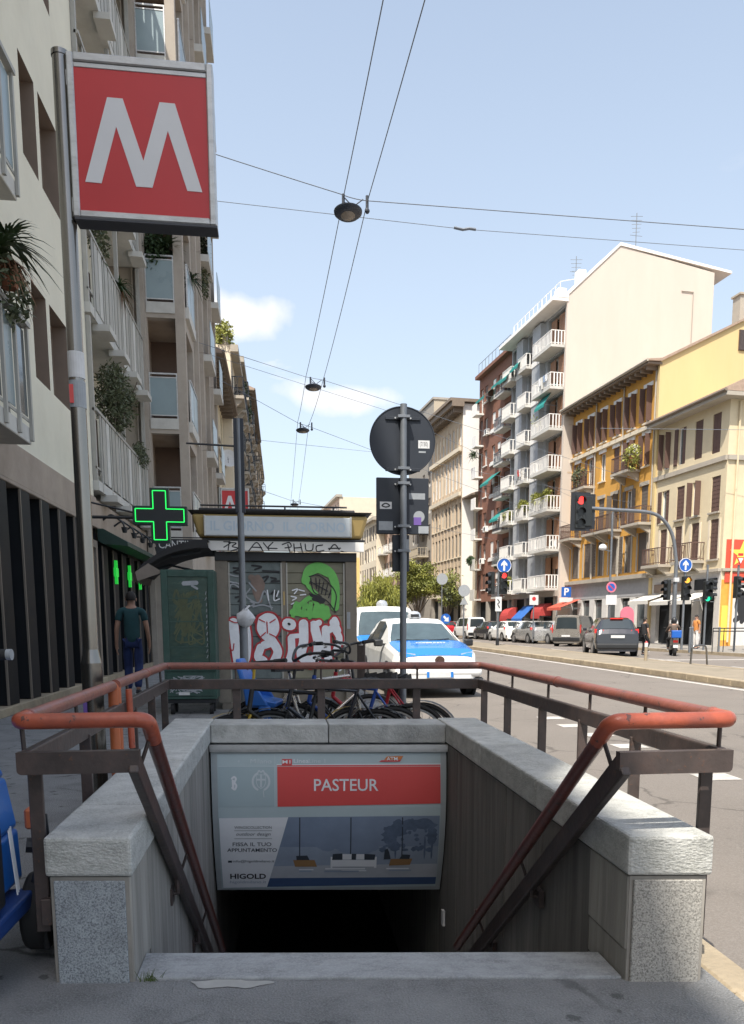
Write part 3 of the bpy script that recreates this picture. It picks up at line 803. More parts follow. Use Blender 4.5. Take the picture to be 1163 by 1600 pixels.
for x, y0, sgn in ((-.522, yL, -1), (1.165, yR, 1)):
    for f in (.38, .70):
        yy = y0+(5.66-2.87)*f*.9; zz = ZB-.035-.725*(yy-y0)
        b = MB(); b.tube([ro((x, yy, zz)), ro((x, yy+.01, zz-.09)), ro((x+sgn*.055, yy+.01, zz-.10))], .013, 8)
        b.bx(x+sgn*.02, x+sgn*.045, yy-.035, yy+.05, zz-.14, zz-.06, P=lambda a, c, d: ro((a, c, d)))
        b.build('wall_bracket', 'rail_steel', rail)
    for f in (.03, .42, .75):
        yy = y0+2.5*f; zz = ZB-.725*(yy-y0)
        b = MB(); b.tube([ro((x, yy, zz)), ro((x-sgn*.05, yy, zz+.14))], .008, 6); b.build('rod', 'rail_steel', rail)

# ------------------------------------------------------------------ station sign board in the stairwell
SB = thing('station_sign_board', 'grey board with red station name band and furniture poster over the stairs', 'sign', (.33, 6.0, -.2))
SO = Vector((.33, 6.0, -.2))
PX0, PX1, PZ1, PZ0 = X_IN+.012, X_INR-.014, .392, -.805
def pan(u, v, e=0.0):
    x = PX0+(PX1-PX0)*u
    y = S(x, 6.085)+.20*max(0, v)**2.3-.045*math.sin(math.pi*min(1, max(0, v)))
    return (x-SO.x, y-e-SO.y, PZ1+(PZ0-PZ1)*v-SO.z)
def pc(cx, cy):
    l = 85+25*(cy-150)/595; r = 1030-18*(cy-150)/595
    return (cx-l)/(r-l), (cy-150)/595
def pcf(cx, cy, e=0.0):
    u, v = pc(cx, cy); return pan(u, v, e)
b = MB(); n = 14
for i in range(n):
    v0, v1 = i/n, (i+1)/n
    b.quad(pan(0, v0), pan(1, v0), pan(1, v1), pan(0, v1))
    for u in (0, 1):
        p, q = pan(u, v0), pan(u, v1)
        yb = S(PX0 if u == 0 else PX1, 6.35)-SO.y
        b.quad(p, q, (q[0], yb, q[2]), (p[0], yb, p[2]))
for v in (0, 1):
    p, q = pan(0, v), pan(1, v)
    b.quad(p, q, (q[0], S(PX1, 6.35)-SO.y, q[2]), (p[0], S(PX0, 6.35)-SO.y, p[2]))
b.build('housing', 'panel_frame', SB, smooth=40)
def patch(name, pts, e, m, sub=8):
    """four crop-space corners (tl, tr, br, bl) laid on the curved face"""
    b = MB(); tl, tr, br, bl = pts
    for i in range(sub):
        a, c = i/sub, (i+1)/sub
        L = lambda p, q, t: (p[0]+(q[0]-p[0])*t, p[1]+(q[1]-p[1])*t)
        b.quad(pcf(*L(tl, bl, a), e), pcf(*L(tr, br, a), e), pcf(*L(tr, br, c), e), pcf(*L(tl, bl, c), e))
    return b.build(name, m, SB)
def rect(x0, y0, x1, y1): return [(x0, y0), (x1, y0), (x1, y1), (x0, y1)]
b = MB()
for (u0, u1) in ((-.004, 1.004),):
    for v0, v1 in ((0, .028), (.028, .043)):
        e = .03 if v0 == 0 else .022
        p = [pan(u0, v0, e), pan(u1, v0, e), pan(u1, v1, e), pan(u0, v1, e)]; q = [pan(u0, v0, -.02), pan(u1, v0, -.02), pan(u1, v1, -.02), pan(u0, v1, -.02)]
        b.hexa([p[3], p[2], q[2], q[3], p[0], p[1], q[1], q[0]])
b.build('top_rail', 'aluminium', SB)
patch('face_sheet', [(112, 186), (1006, 182), (994, 728), (128, 738)], .003, 'panel_grey')
patch('city_panel', [(118, 232), (340, 230), (342, 384), (122, 386)], .005, 'panel_grey2')
for q in (rect(118, 229.5, 1004, 231),): patch('seam', q, .006, 'print_pale', 1)
patch('seam', rect(342, 186, 343.6, 384), .0065, 'print_pale', 6)
patch('name_band', [(352, 226), (1003, 224), (1001, 372), (354, 384)], .006, 'panel_red')
patch('name_band_edge', [(350, 222.5), (1005, 220.5), (1005, 224), (350, 226)], .007, 'print_white', 1)
def ptxt(t, cx, cy, size, m, e, width=None, **k):
    s = (PX1-PX0)/925.0
    text_mesh(t, size*s, lambda u, v: pcf(cx+u/s, cy-v/s, e), m, 'lettering', SB, width=None if width is None else width*s, **k)
ptxt('PASTEUR', 624, 303, 64, 'print_white', .0085, width=256, bold=.0012)
ptxt('Linea', 447, 211, 22, 'print_white', .008, width=60, bold=.0004)
ptxt('Line 1', 513, 211, 22, 'print_pale', .008, width=66)
patch('line_badge', rect(371, 203, 411, 226), .008, 'panel_red', 1)
ptxt('M1', 391, 214, 18, 'print_white', .0095, width=32, bold=.0005)
ptxt('Milano', 287, 212, 24, 'print_pale', .008, width=84)
ptxt('+', 199, 212, 20, 'print_pale', .008)
ptxt('ATM', 812, 203, 18, 'print_white', .0095, width=44, bold=.0006)
patch('operator_mark', [(768, 208), (848, 206), (842, 213), (758, 214)], .008, 'panel_red', 1)
patch('operator_mark', [(790, 194), (856, 192), (848, 205), (780, 206)], .008, 'print_orange', 1)
b = MB()
for a0, a1 in ((115, 245), (-65, 65)):
    stroke(b, [(288+33*math.cos(R(a)), 287+34*math.sin(R(a))) for a in range(a0, a1+1, 13)], 8, lambda x, y, e: pcf(x, y, .0075+e*.2), off=.001)
stroke(b, [(288, 262), (288, 306)], 7, lambda x, y, e: pcf(x, y, .0075+e*.2), off=.002)
stroke(b, [(272, 280), (304, 280)], 7, lambda x, y, e: pcf(x, y, .0075+e*.2), off=.003)
sh = [(270, 262), (306, 262), (306, 292), (300, 306), (288, 314), (276, 306), (270, 292)]
stroke(b, sh, 3, lambda x, y, e: pcf(x, y, .0075+e*.2), off=.004, curve=False, closed=True)
stroke(b, [(275, 254), (280, 246), (288, 252), (296, 246), (301, 254)], 5, lambda x, y, e: pcf(x, y, .0075+e*.2), off=.005)
stroke(b, [(297, 322), (300, 346)], 3, lambda x, y, e: pcf(x, y, .0075+e*.2), off=.006)
b.build('city_crest', 'print_pale', SB)
b = MB()
stroke(b, [(172, 276), (181, 270), (188, 277), (183, 291), (190, 303), (184, 317), (174, 311)], 8, lambda x, y, e: pcf(x, y, .0075+e*.2), off=.001)
stroke(b, [(176, 284), (178, 308)], 9, lambda x, y, e: pcf(x, y, .0075+e*.2), off=.003)
b.build('worn_sticker', 'print_white', SB)
# poster
patch('poster', [(122, 428), (998, 420), (992, 716), (135, 733)], .006, 'print_haze', 10)
patch('poster_sky', [(395, 425), (998, 420), (995, 545), (358, 548)], .0065, 'print_blue', 6)
patch('poster_wall', [(356, 548), (995, 546), (994, 634), (334, 636)], .0067, 'print_haze', 6)
patch('poster_floor', [(334, 632), (993, 622), (993, 682), (321, 684)], .0072, 'print_floor', 3)
patch('poster_pool', [(321, 684), (993, 680), (992, 716), (310, 729)], .0076, 'print_navy', 3)
patch('poster_pool_edge', [(322, 680), (993, 676), (993, 683), (320, 687)], .0079, 'print_floor', 1)
b = MB()
random.seed(3)
def blob(m, cx, cy, rx, ry, e, k=14, j=.25):
    n_ = 9; prev = None                     # thin bands that follow the curved face
    for q in range(n_+1):
        f = -1+2*q/n_; w_ = rx*math.sqrt(max(0.02, 1-f*f)); y_ = cy+ry*f
        cur = (pcf(cx-w_*random.uniform(1-j, 1+j), y_, e), pcf(cx+w_*random.uniform(1-j, 1+j), y_, e))
        if prev: m.quad(prev[0], prev[1], cur[1], cur[0])
        prev = cur
e = .0078
cl_ = [(800, 500, 30, 40), (835, 470, 34, 34), (880, 455, 40, 22), (935, 450, 48, 22), (968, 500, 20, 40), (820, 545, 24, 22)]
for _ in range(60): cl_.append((random.uniform(770, 985), random.uniform(436, 570), random.uniform(4, 13), random.uniform(4, 11)))
for cx, cy, rx, ry in cl_:
    e += .00002; blob(b, cx, max(430+ry, min(cy, 560)), rx, ry, e)
for x in (824, 940, 968):
    e += .00012; blob(b, x, 550, 4, 52, e)
b.build('poster_trees', 'print_blue2', SB)
b = MB(); e = .0071
for q in range(9):
    e += .0001; blob(b, random.uniform(400, 740), random.uniform(520, 560), random.uniform(30, 60), random.uniform(12, 30), e)
b.build('poster_bushes', 'print_blue', SB)
b = MB()
for x in (442, 645, 850): patch('poster_mullion', rect(x-2.2, 426, x+2.2, 606), .0092, 'print_dark', 8)
def pset(name, polys, m, e0):
    b = MB()
    for i, q in enumerate(polys): b.poly([pcf(x, y, e0+.0002*i) for x, y in q])
    b.build(name, m, SB)
pset('poster_sofa', [rect(566, 590, 574, 640), rect(740, 590, 750, 640), rect(572, 604, 744, 628), rect(572, 622, 742, 634)], 'print_white', .0100)
pset('poster_cushions', [[(574, 578), (612, 575), (614, 603), (572, 604)], [(650, 576), (668, 577), (666, 603), (650, 603)], [(700, 577), (744, 580), (742, 603), (702, 603)]], 'print_dark', .0112)
pset('poster_cushions', [rect(613, 578, 649, 602), rect(668, 578, 700, 602)], 'print_white', .0120)
pset('poster_armchairs', [[(416, 604), (502, 604), (512, 634), (424, 634)], [(806, 600), (893, 598), (884, 626), (800, 630)]], 'print_wood', .0100)
pset('poster_armchairs_back', [[(428, 586), (472, 584), (482, 604), (430, 604)], [(852, 580), (884, 582), (880, 600), (840, 600)]], 'print_dark', .0106)
pset('poster_tables', [rect(545, 640, 705, 647), rect(440, 645, 498, 650), rect(790, 640, 880, 646), rect(610, 650, 710, 655)], 'print_white', .0106)
pset('poster_shadows', [rect(440, 651, 490, 658), rect(540, 652, 680, 659), rect(800, 648, 890, 654)], 'print_haze', .0112)
pset('poster_figure', [[(781, 560), (792, 554), (799, 570), (806, 600), (778, 602)]], 'print_dark', .0118)
patch('poster_text_panel', [(122, 428), (396, 425), (311, 729), (135, 733)], .0095, 'print_white', 8)
ptxt('WINGSCOLLECTION', 257, 466, 15, 'print_dark', .0115, width=148)
ptxt('outdoor design', 257, 493, 19, 'print_dark', .0115, width=136, shear=.25)
patch('poster_rule', rect(182, 478, 332, 479.4), .0115, 'print_dark', 1)
patch('poster_rule', rect(182, 511, 332, 512.4), .0115, 'print_dark', 1)
ptxt('FISSA IL TUO', 252, 536, 22, 'print_dark', .0115, width=154, bold=.0003)
ptxt('APPUNTAMENTO', 253, 561, 22, 'print_dark', .0115, width=198, bold=.0003)
ptxt('info@higoldmilano.it', 258, 609, 15, 'print_dark', .0115, width=166)
patch('envelope_mark', rect(156, 606, 172, 615), .0115, 'print_dark', 1)
ptxt('HIGOLD', 235, 679, 32, 'ink', .0115, width=144, bold=.0016)
ptxt('higoldmilano.it', 235, 705, 19, 'print_haze', .0115, width=146)

# ------------------------------------------------------------------ big metro sign on its pole
MS = thing('metro_sign', 'large red square sign with white M on a tall steel pole beside the stairs', 'sign', (-1.12, 4.95, 0), group='red M signs of the underground')
b = MB()
b.tube([(0, 0, 0), (0, 0, 1.06)], .060, 20); b.tube([(0, 0, 1.06), (0, 0, 1.14)], [.060, .044], 20, caps=False)
b.build('pole_base', 'steel_pole', MS, smooth=40)
b = MB(); b.tube([(0, 0, 1.1), (0, 0, 4.30)], .043, 20); b.tube([(0, 0, 4.30), (0, 0, 4.325)], .047, 20)
b.build('pole', 'steel_pole', MS, smooth=40)
BX0, BX1, BZ0, BZ1 = .037, .803, 3.492, 4.308
def mbox(name, x0, x1, y0, y1, z0, z1, m, bev=.004):
    b = MB(); b.bx(x0, x1, y0, y1, z0, z1); return b.build(name, m, MS, bevel=bev)
mbox('box', BX0+.01, BX1-.01, -.03, .045, BZ0+.01, BZ1-.01, 'aluminium')
fw = .036
mbox('frame_bar', BX0, BX0+fw, -.05, .055, BZ0, BZ1, 'aluminium', .006)
mbox('frame_bar', BX1-fw, BX1, -.05, .055, BZ0, BZ1, 'aluminium', .006)
mbox('frame_bar', BX0+fw, BX1-fw, -.05, .055, BZ1-fw*1.2, BZ1, 'aluminium', .006)
mbox('frame_bar', BX0+fw, BX1-fw, -.05, .055, BZ0, BZ0+fw, 'aluminium', .006)
mbox('frame_lip', BX0+fw, BX1-fw, -.040, -.03, BZ1-fw*1.9, BZ1-fw*1.2-.002, 'aluminium', .002)
mbox('drip_edge', BX0+.006, BX1+.004, -.055, .06, BZ0-.018, BZ0-.002, 'dark_edge', .003)
mbox('red_face', BX0+fw, BX1-fw, -.036, -.029, BZ0+fw, BZ1-fw*1.9, 'sign_red', 0)
rx0, rx1, rz0, rz1 = BX0+fw, BX1-fw, BZ0+fw, BZ1-fw*1.9
Mp = [(380, 815), (470, 436), (535, 438), (622, 705), (690, 443), (755, 445), (872, 828), (808, 826), (725, 565), (660, 822), (592, 822), (508, 562), (447, 817)]
mp = []
for cx, cy in Mp:
    l = 330+(cy-312)*.0474; r = 888+(cy-320)*.0272
    t = 312+(cx-330)*.023; bt = 945
    mp.append((rx0+(rx1-rx0)*(cx-l)/(r-l), rz1-(rz1-rz0)*(cy-t)/(bt-t)))
b = MB(); b.prism(mp, lambda u, v, d: (u, d, v), -.039, -.0355); b.build('letter', 'sign_white', MS)
for zc in (4.19, 3.56):
    mbox('bracket', .02, BX0, -.03, .05, zc-.04, zc+.04, 'aluminium')
b = MB(); b.tube([(0, 0, 2.66), (0, 0, 2.80)], .0452, 20, caps=False); b.build('sticker', 'sticker_white', MS)
b = MB(); b.tube([(0, 0, 2.50), (0, 0, 2.645)], .0452, 20, caps=False); b.build('sticker', 'sticker_grey', MS)
b = MB(); b.bx(-.034, -.012, -.0455, -.030, 2.52, 2.62); b.build('sticker', 'panel_red', MS)
b = MB(); b.bx(-.047, -.025, -.058, -.04, .70, .83); b.build('sticker', 'sticker_purple', MS)
# ================================================================== BUILDINGS
random.seed(11)
def PF(u, v, w): return (u, w, v)             # street front: u along local x, v up, w outward (+y)
def wall_sheet(m, P, u0, u1, v0, v1, ops, depth=.2, mi=0, mr=None):
    mr = mi if mr is None else mr
    us = sorted({u0, u1, *[q for o in ops for q in o[:2]]}); vv = sorted({v0, v1, *[q for o in ops for q in o[2:4]]})
    for i in range(len(us)-1):
        for j in range(len(vv)-1):
            a, c, d, e = us[i], us[i+1], vv[j], vv[j+1]
            cu, cv = (a+c)/2, (d+e)/2
            if any(o[0] < cu < o[1] and o[2] < cv < o[3] for o in ops): continue
            m.quad(P(a, d, 0), P(c, d, 0), P(c, e, 0), P(a, e, 0), mi)
    for o in ops:
        a, c, d, e = o[:4]
        m.quad(P(a, d, 0), P(a, e, 0), P(a, e, -depth), P(a, d, -depth), mr)
        m.quad(P(c, d, 0), P(c, e, 0), P(c, e, -depth), P(c, d, -depth), mr)
        m.quad(P(a, d, 0), P(c, d, 0), P(c, d, -depth), P(a, d, -depth), mr)
        m.quad(P(a, e, 0), P(c, e, 0), P(c, e, -depth), P(a, e, -depth), mr)
def hull(m, L, dp, v0, v1, u0=0.0, mi=0, roof=0, near=True, farside=True):
    if near: m.quad((u0, 0, v0), (u0, 0, v1), (u0, -dp, v1), (u0, -dp, v0), mi)
    if farside: m.quad((L, 0, v0), (L, 0, v1), (L, -dp, v1), (L, -dp, v0), mi)
    m.quad((u0, -dp, v0), (u0, -dp, v1), (L, -dp, v1), (L, -dp, v0), mi)
    m.quad((u0, 0, v1), (L, 0, v1), (L, -dp, v1), (u0, -dp, v1), roof)
def pbx(m, P, u0, u1, v0, v1, w0, w1, mi=0):
    m.bx(u0, u1, v0, v1, w0, w1, mi, P=P)
def window(par, P, u0, u1, v0, v1, depth=.18, frame='white_trim', pane='glass_pane', mull=1, shut=None, shm='shutter_brown', sill=None, lintel=None, surround=None, fw=.055, transom=None):
    m = MB(); d0, d1 = -depth-.03, -depth+.04
    pbx(m, P, u0, u0+fw, v0, v1, d0, d1); pbx(m, P, u1-fw, u1, v0, v1, d0, d1)
    pbx(m, P, u0+fw, u1-fw, v0, v0+fw, d0, d1); pbx(m, P, u0+fw, u1-fw, v1-fw, v1, d0, d1)
    for k in range(mull):
        c = u0+(u1-u0)*(k+1)/(mull+1); pbx(m, P, c-fw*.5, c+fw*.5, v0+fw, v1-fw, d0, d1-.005)
    if transom: pbx(m, P, u0+fw, u1-fw, v0+transom-.03, v0+transom+.03, d0, d1-.007)
    w = m.build('window', frame, par)
    m = MB(); pbx(m, P, u0+.01, u1-.01, v0+.01, v1-.01, d0-.03, d0+.015); m.build('pane', pane, w)
    def leaf(a, c, w0, w1):
        m = MB(); pbx(m, P, a, c, v0+.01, v1-.01, w0, w1)
        n = max(3, int((v1-v0)/.22))
        for k in range(n):
            z = v0+.06+(v1-v0-.12)*k/n
            pbx(m, P, a+.04, c-.04, z, z+.10, w1, w1+.012)
        m.build('shutter', shm, w)
    h = (u1-u0)/2
    if shut == 'open':
        leaf(u0-h+.01, u0-.01, .015, .05); leaf(u1+.01, u1+h-.01, .015, .05)
    elif shut == 'closed':
        leaf(u0+.01, u0+h-.005, -.09, -.05); leaf(u1-h+.005, u1-.01, -.09, -.05)
    elif shut == 'half':
        leaf(u0+.01, u0+h-.005, -.09, -.05); leaf(u1+.01, u1+h-.01, .015, .05)
    elif shut == 'blind':
        m = MB(); z = v0+(v1-v0)*random.choice([0, 0, .35, .6])
        pbx(m, P, u0+.02, u1-.02, z, v1-.02, -.11, -.06); m.build('shutter', shm, w)
    elif shut == 'perp':                       # leaves standing out from the wall
        for a in (u0-.02, u1-.02):
            m = MB(); pbx(m, P, a, a+.04, v0+.01, v1-.01, .02, h*.9); m.build('shutter', shm, w)
    if sill: 
        m = MB(); pbx(m, P, u0-.1, u1+.1, v0-.1, v0-.004, -depth, .12); m.build('sill', sill, w)
    if lintel:
        m = MB(); pbx(m, P, u0-.12, u1+.12, v1+.004, v1+.24, -.02, .07); m.build('lintel', lintel, w)
    if surround:
        m = MB()
        pbx(m, P, u0-.14, u0-.004, v0, v1, -.02, .05); pbx(m, P, u1+.004, u1+.14, v0, v1, -.02, .05); m.build('surround', surround, w)
    return w
def balcony(par, P, u0, u1, v, dep, slab='slab_white', railm='white_trim', gap=.16, hgt=1.0, th=.16, brackets=0, bulge=0, solid=None, ends=True, bw=.022, group=None):
    m = MB(); pbx(m, P, u0, u1, v-th, v, -.02, dep)
    if brackets:
        for k in range(brackets):
            c = u0+.25+(u1-u0-.5)*k/max(1, brackets-1)
            m.prism([(0.01, v-th-.55), (0.01, v-th-.003), (dep*.8, v-th-.003), (dep*.8, v-th-.12), (.12, v-th-.5)], lambda a, z, d, c=c: P(c+d, z, a), -.1, .1)
    b = m.build('balcony', slab, par)
    m = MB()
    e = dep-.05
    pbx(m, P, u0+.03, u1-.03, v+hgt-.05, v+hgt, e-.03, e+.03)
    pbx(m, P, u0+.03, u1-.03, v+.08, v+.12, e-.02, e+.02)
    if ends:
        for a in (u0+.03, u1-.07):
            pbx(m, P, a, a+.04, v+hgt-.05, v+hgt, .02, e-.032); pbx(m, P, a, a+.04, v+.08, v+.12, .02, e-.022)
    n = int((u1-u0-.1)/gap)
    for k in range(n+1):
        c = u0+.05+(u1-u0-.1)*k/n
        pbx(m, P, c-bw, c+bw, v, v+hgt-.05, e-.015, e+.015)
    if ends:
        n = max(2, int((e-.1)/gap))
        for a in (u0+.05, u1-.05):
            for k in range(n):
                w = .05+(e-.1)*k/n
                pbx(m, P, a-.015, a+.015, v, v+hgt-.05, w-bw, w+bw)
    m.build('railing', railm, b)
    if solid:
        m = MB(); pbx(m, P, u0+.05, u1-.05, v+.14, v+hgt-.08, e-.04, e-.02); m.build('rail_panel', solid, b)
    return b
def downpipe(par, P, u, v0, v1, m_='ochre', r=.06):
    m = MB(); p = Vector(P(u, v0, .09)); q = Vector(P(u, v1, .09)); m.tube([p, q], r, 8); return m.build('downpipe', m_, par)
def building(name, label, t, off, group=None):
    p = far(t, off); return thing(name, label, 'building', (p.x, p.y, 0), RZ, group)

# leaves: many small blades through a volume
def leaf_mesh(m, n, fn, size, droop=.3, long=2.2):
    for k in range(n):
        c = Vector(fn()); a = random.uniform(0, 6.283); t = random.uniform(-.9, 1.0)
        d = Vector((math.cos(a)*math.cos(t), math.sin(a)*math.cos(t), math.sin(t)-droop)).normalized()
        s = d.cross(Vector((random.uniform(-1, 1), random.uniform(-1, 1), random.uniform(-1, 1)))).normalized()
        L = size*random.uniform(.6, 1.35); w = L/long
        m.quad(c, c+d*L*.5+s*w*.5, c+d*L, c+d*L*.5-s*w*.5)
def ball(c, r, shell=.35):
    def fn():
        v = Vector((random.gauss(0, 1), random.gauss(0, 1), random.gauss(0, 1))).normalized()
        q = random.uniform(shell, 1)**.6
        return (c[0]+v.x*r[0]*q, c[1]+v.y*r[1]*q, c[2]+v.z*r[2]*q)
    return fn
def spiky(m, c, n, L, droop=.5, w=.035, up=.35):
    """long arching blades, as of a dracaena or palm-like pot plant"""
    for k in range(n):
        a = random.uniform(0, 6.283); e = random.uniform(-.25, 1.25)
        d = Vector((math.cos(a)*math.cos(e), math.sin(a)*math.cos(e), math.sin(e)*.9+up*.2)).normalized()
        s = d.cross(Vector((0, 0, 1)));  s = s.normalized() if s.length > .01 else Vector((1, 0, 0))
        p = Vector(c); l = L*random.uniform(.6, 1.15); N_ = 4; prev = None
        for i in range(N_+1):
            f = i/N_; q = p+d*l*f+Vector((0, 0, -droop*l*f*f)); ww = w*(1-f)**.7*.5+.001
            cur = (q-s*ww, q+s*ww)
            if prev: m.quad(prev[0], prev[1], cur[1], cur[0])
            prev = cur
def plant(name, label, loc, parts, cat='plant', group=None, pot=None, rz=0):
    t = thing(name, label, cat, loc, rz, group)
    for nm, mb, mm in parts: mb.build(nm, mm, t, flip=False)
    if pot:
        m = MB(); m.lathe([(pot*.7, 0), (pot, pot*1.5), (pot*1.06, pot*1.5), (pot*1.06, pot*1.7), (pot*.9, pot*1.7)], n=12); m.build('pot', 'terracotta', t)
    return t

# ------------------------------------------------------------------ LEFT: cream block with dark shop front
LRZ = R(-90)                      # local x runs towards the camera, +y out into the street
A_far = 18.2
A = thing('cream_apartment_building', 'cream rendered apartment block with deep set windows above a black shop front', 'building', (-3.9, A_far, 0), LRZ)
AL, AH = 24.2, 19.3
ops = []
for z in (5.27, 8.63, 11.99, 15.35):
    ops += [(1.62, 2.74, z, z+1.5), (2.95, 3.78, z, z+1.5)]
    ops += [(13.6, 14.7, z, z+1.5), (15.1, 16.2, z, z+1.5), (20.2, 21.3, z, z+1.5)]
lgs = [(5.9, 9.6, z, z+2.6) for z in (3.92, 7.18, 10.44, 13.7)]
m = MB()
wall_sheet(m, PF, 0, AL, 3.92, AH, ops+[l for l in lgs if True], .34, 0, 1)
hull(m, AL, 11, 3.92, AH, 0, 0, 2)
for l in lgs:
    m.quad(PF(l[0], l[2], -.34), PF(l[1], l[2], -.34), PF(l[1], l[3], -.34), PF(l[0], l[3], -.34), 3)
m.build('wall', ['cream_wall', 'brown_window', 'roof_dark', 'cream_loggia'], A)
for o in ops: window(A, PF, *o, depth=.30, frame='brown_window', pane='glass_dark', mull=0 if o[1]-o[0] < 1 else 1, fw=.05)
for l in lgs: window(A, PF, l[0]+.5, l[1]-.5, l[2]+.02, l[2]+2.3, depth=.30, frame='brown_window', pane='glass_dark', mull=2)
# fascia and shop front
m = MB(); pbx(m, PF, 0, AL, 3.34, 3.918, -.5, .05); pbx(m, PF, 0, AL, 3.28, 3.338, -.3, .07); m.build('fascia', 'brown_stone', A, bevel=.01)
m = MB(); pbx(m, PF, 0, AL, 0, .12, -.6, .12); m.build('plinth', 'kerb_stone', A, bevel=.01)
m = MB(); m.quad((0, 0, .1), (0, 0, 3.34), (0, -11, 3.34), (0, -11, .1)); m.quad((AL, 0, .1), (AL, 0, 3.34), (AL, -11, 3.34), (AL, -11, .1)); m.quad((0, -.62, .1), (AL, -.62, .1), (AL, -.62, 3.34), (0, -.62, 3.34)); m.build('shop_back', 'shop_black', A)
x = 1.55
while x < 20:
    m = MB(); pbx(m, PF, x, x+.44, .12, 3.278, -.30, .06); m.build('shop_column', 'shop_black', A, bevel=.008)
    m = MB(); pbx(m, PF, x+.442, x+.468, .12, 3.278, .035, .064); m.build('column_trim', 'edge_trim', A)
    wn_ = MB(); pbx(wn_, PF, x+.50, x+1.05, .14, .20, -.25, -.15); pbx(wn_, PF, x+.50, x+1.05, 3.14, 3.27, -.25, -.15); pbx(wn_, PF, x+.48, x+.52, .14, 3.27, -.25, -.15); pbx(wn_, PF, x+1.03, x+1.07, .14, 3.27, -.25, -.15)
    w = wn_.build('shop_window', 'black_metal', A)
    m = MB(); pbx(m, PF, x+.5, x+1.05, .16, 3.2, -.215, -.2); m.build('pane', 'shop_glass', w)
    x += 1.07
# doorway beside the pharmacy
m = MB(); pbx(m, PF, .15, .3, .12, 3.0, -.1, .06); pbx(m, PF, 1.25, 1.4, .12, 3.0, -.1, .06); pbx(m, PF, .15, 1.4, 2.85, 3.0, -.1, .062); m.build('door_frame', 'edge_trim', A)
m = MB(); pbx(m, PF, .31, 1.24, .12, 2.84, -.15, -.1); m.build('door', 'shop_glass', A)
# projecting balconies at the left edge of the picture
for i, z in enumerate((3.92, 7.0, 10.3, 13.6)):
    m = MB(); pbx(m, PF, 6.25, 9.5, z-.22, z, -.02, .56)
    b_ = m.build('balcony', 'slab_white', A, bevel=.01)
    m = MB()
    for k in range(7):
        u = 6.3+3.1*k/6; pbx(m, PF, u-.03, u+.03, z-.18, z+1.28, .565, .605)
    pbx(m, PF, 6.25, 9.5, z+1.28, z+1.34, .54, .63); pbx(m, PF, 6.25, 9.5, z+.06, z+.10, .55, .564)
    pbx(m, PF, 6.25, 6.29, z+1.28, z+1.34, 0, .54); pbx(m, PF, 6.25, 6.30, z-.1, z+1.28, .27, .31)
    m.build('railing', 'slat_metal', b_)
    for k in range(6):
        u = 6.3+3.1*k/6; m = MB(); pbx(m, PF, u+.06, u+.46, z+.12, z+1.22, .555, .563); m.build('pane', 'frosted' if (k+i) % 2 else 'glass_pane', b_)
# loggia section
B2 = thing('balcony_apartment_building', 'pale block with long slatted metal balconies next to the cream wall', 'building', (-3.9, 24.95, 0), LRZ)
BL = 24.95-A_far-.01
m = MB()
fl = [4.28+3.56*k for k in range(5)]
ops2 = []
for z in fl: ops2 += [(.5, 1.7, z, z+2.2), (2.4, 3.3, z+.8, z+2.2), (4.2, 5.4, z, z+2.2)]
PB = lambda u, v, w: (u, w-.75, v)
wall_sheet(m, PB, 0, BL, 3.3, 21, ops2, .2, 0, 1)
m.quad((0, -.75, 0), (0, -.75, 21), (0, -11, 21), (0, -11, 0)); m.quad((0, -11, 21), (BL, -11, 21), (BL, -.75, 21), (0, -.75, 21)); m.quad((0, -11, 0), (0, -11, 21), (BL, -11, 21), (BL, -11, 0)); m.quad((BL, -.75, 3.3), (BL, -.75, 21), (BL, -11, 21), (BL, -11, 3.3))
m.build('wall', ['cream_loggia', 'brown_window'], B2)
for o in ops2: window(B2, PB, *o, depth=.16, frame='brown_window', pane='glass_dark', mull=1, shut=random.choice([None, 'blind']), shm='slat_metal')
m = MB(); pbx(m, PF, 0, BL, 3.3, 3.9, -.74, .0); m.build('fascia', 'brown_stone', B2)
for i, z in enumerate(fl):
    m = MB(); pbx(m, PF, .02, BL-.02, z-.2, z, -.74, .12)
    for k in range(4): pbx(m, PF, .4+1.65*k, 1.1+1.65*k, z-.34, z-.203, .0, .36)
    b_ = m.build('balcony', 'slab_white', B2)
    m = MB(); pbx(m, PF, .02, BL-.02, z+1.42, z+1.48, .05, .14); pbx(m, PF, .02, BL-.02, z+.25, z+.29, .06, .10); m.build('railing', 'slat_metal', b_)
    k = 0; u = .08
    while u < BL-.4:
        wd = .30 if k % 3 else .10
        m = MB(); pbx(m, PF, u, u+wd, z+.04+(.0 if k % 3 else -.25), z+1.41, .102, .125); m.build('slat', 'slat_metal' if k % 4 else 'slab_white', b_)
        u += wd+.11; k += 1
    for u in (0.05, 3.2, BL-.12):
        m = MB(); pbx(m, PF, u, u+.10, z, z+3.3, .0, .09); m.build('pillar', 'slat_metal', b_)
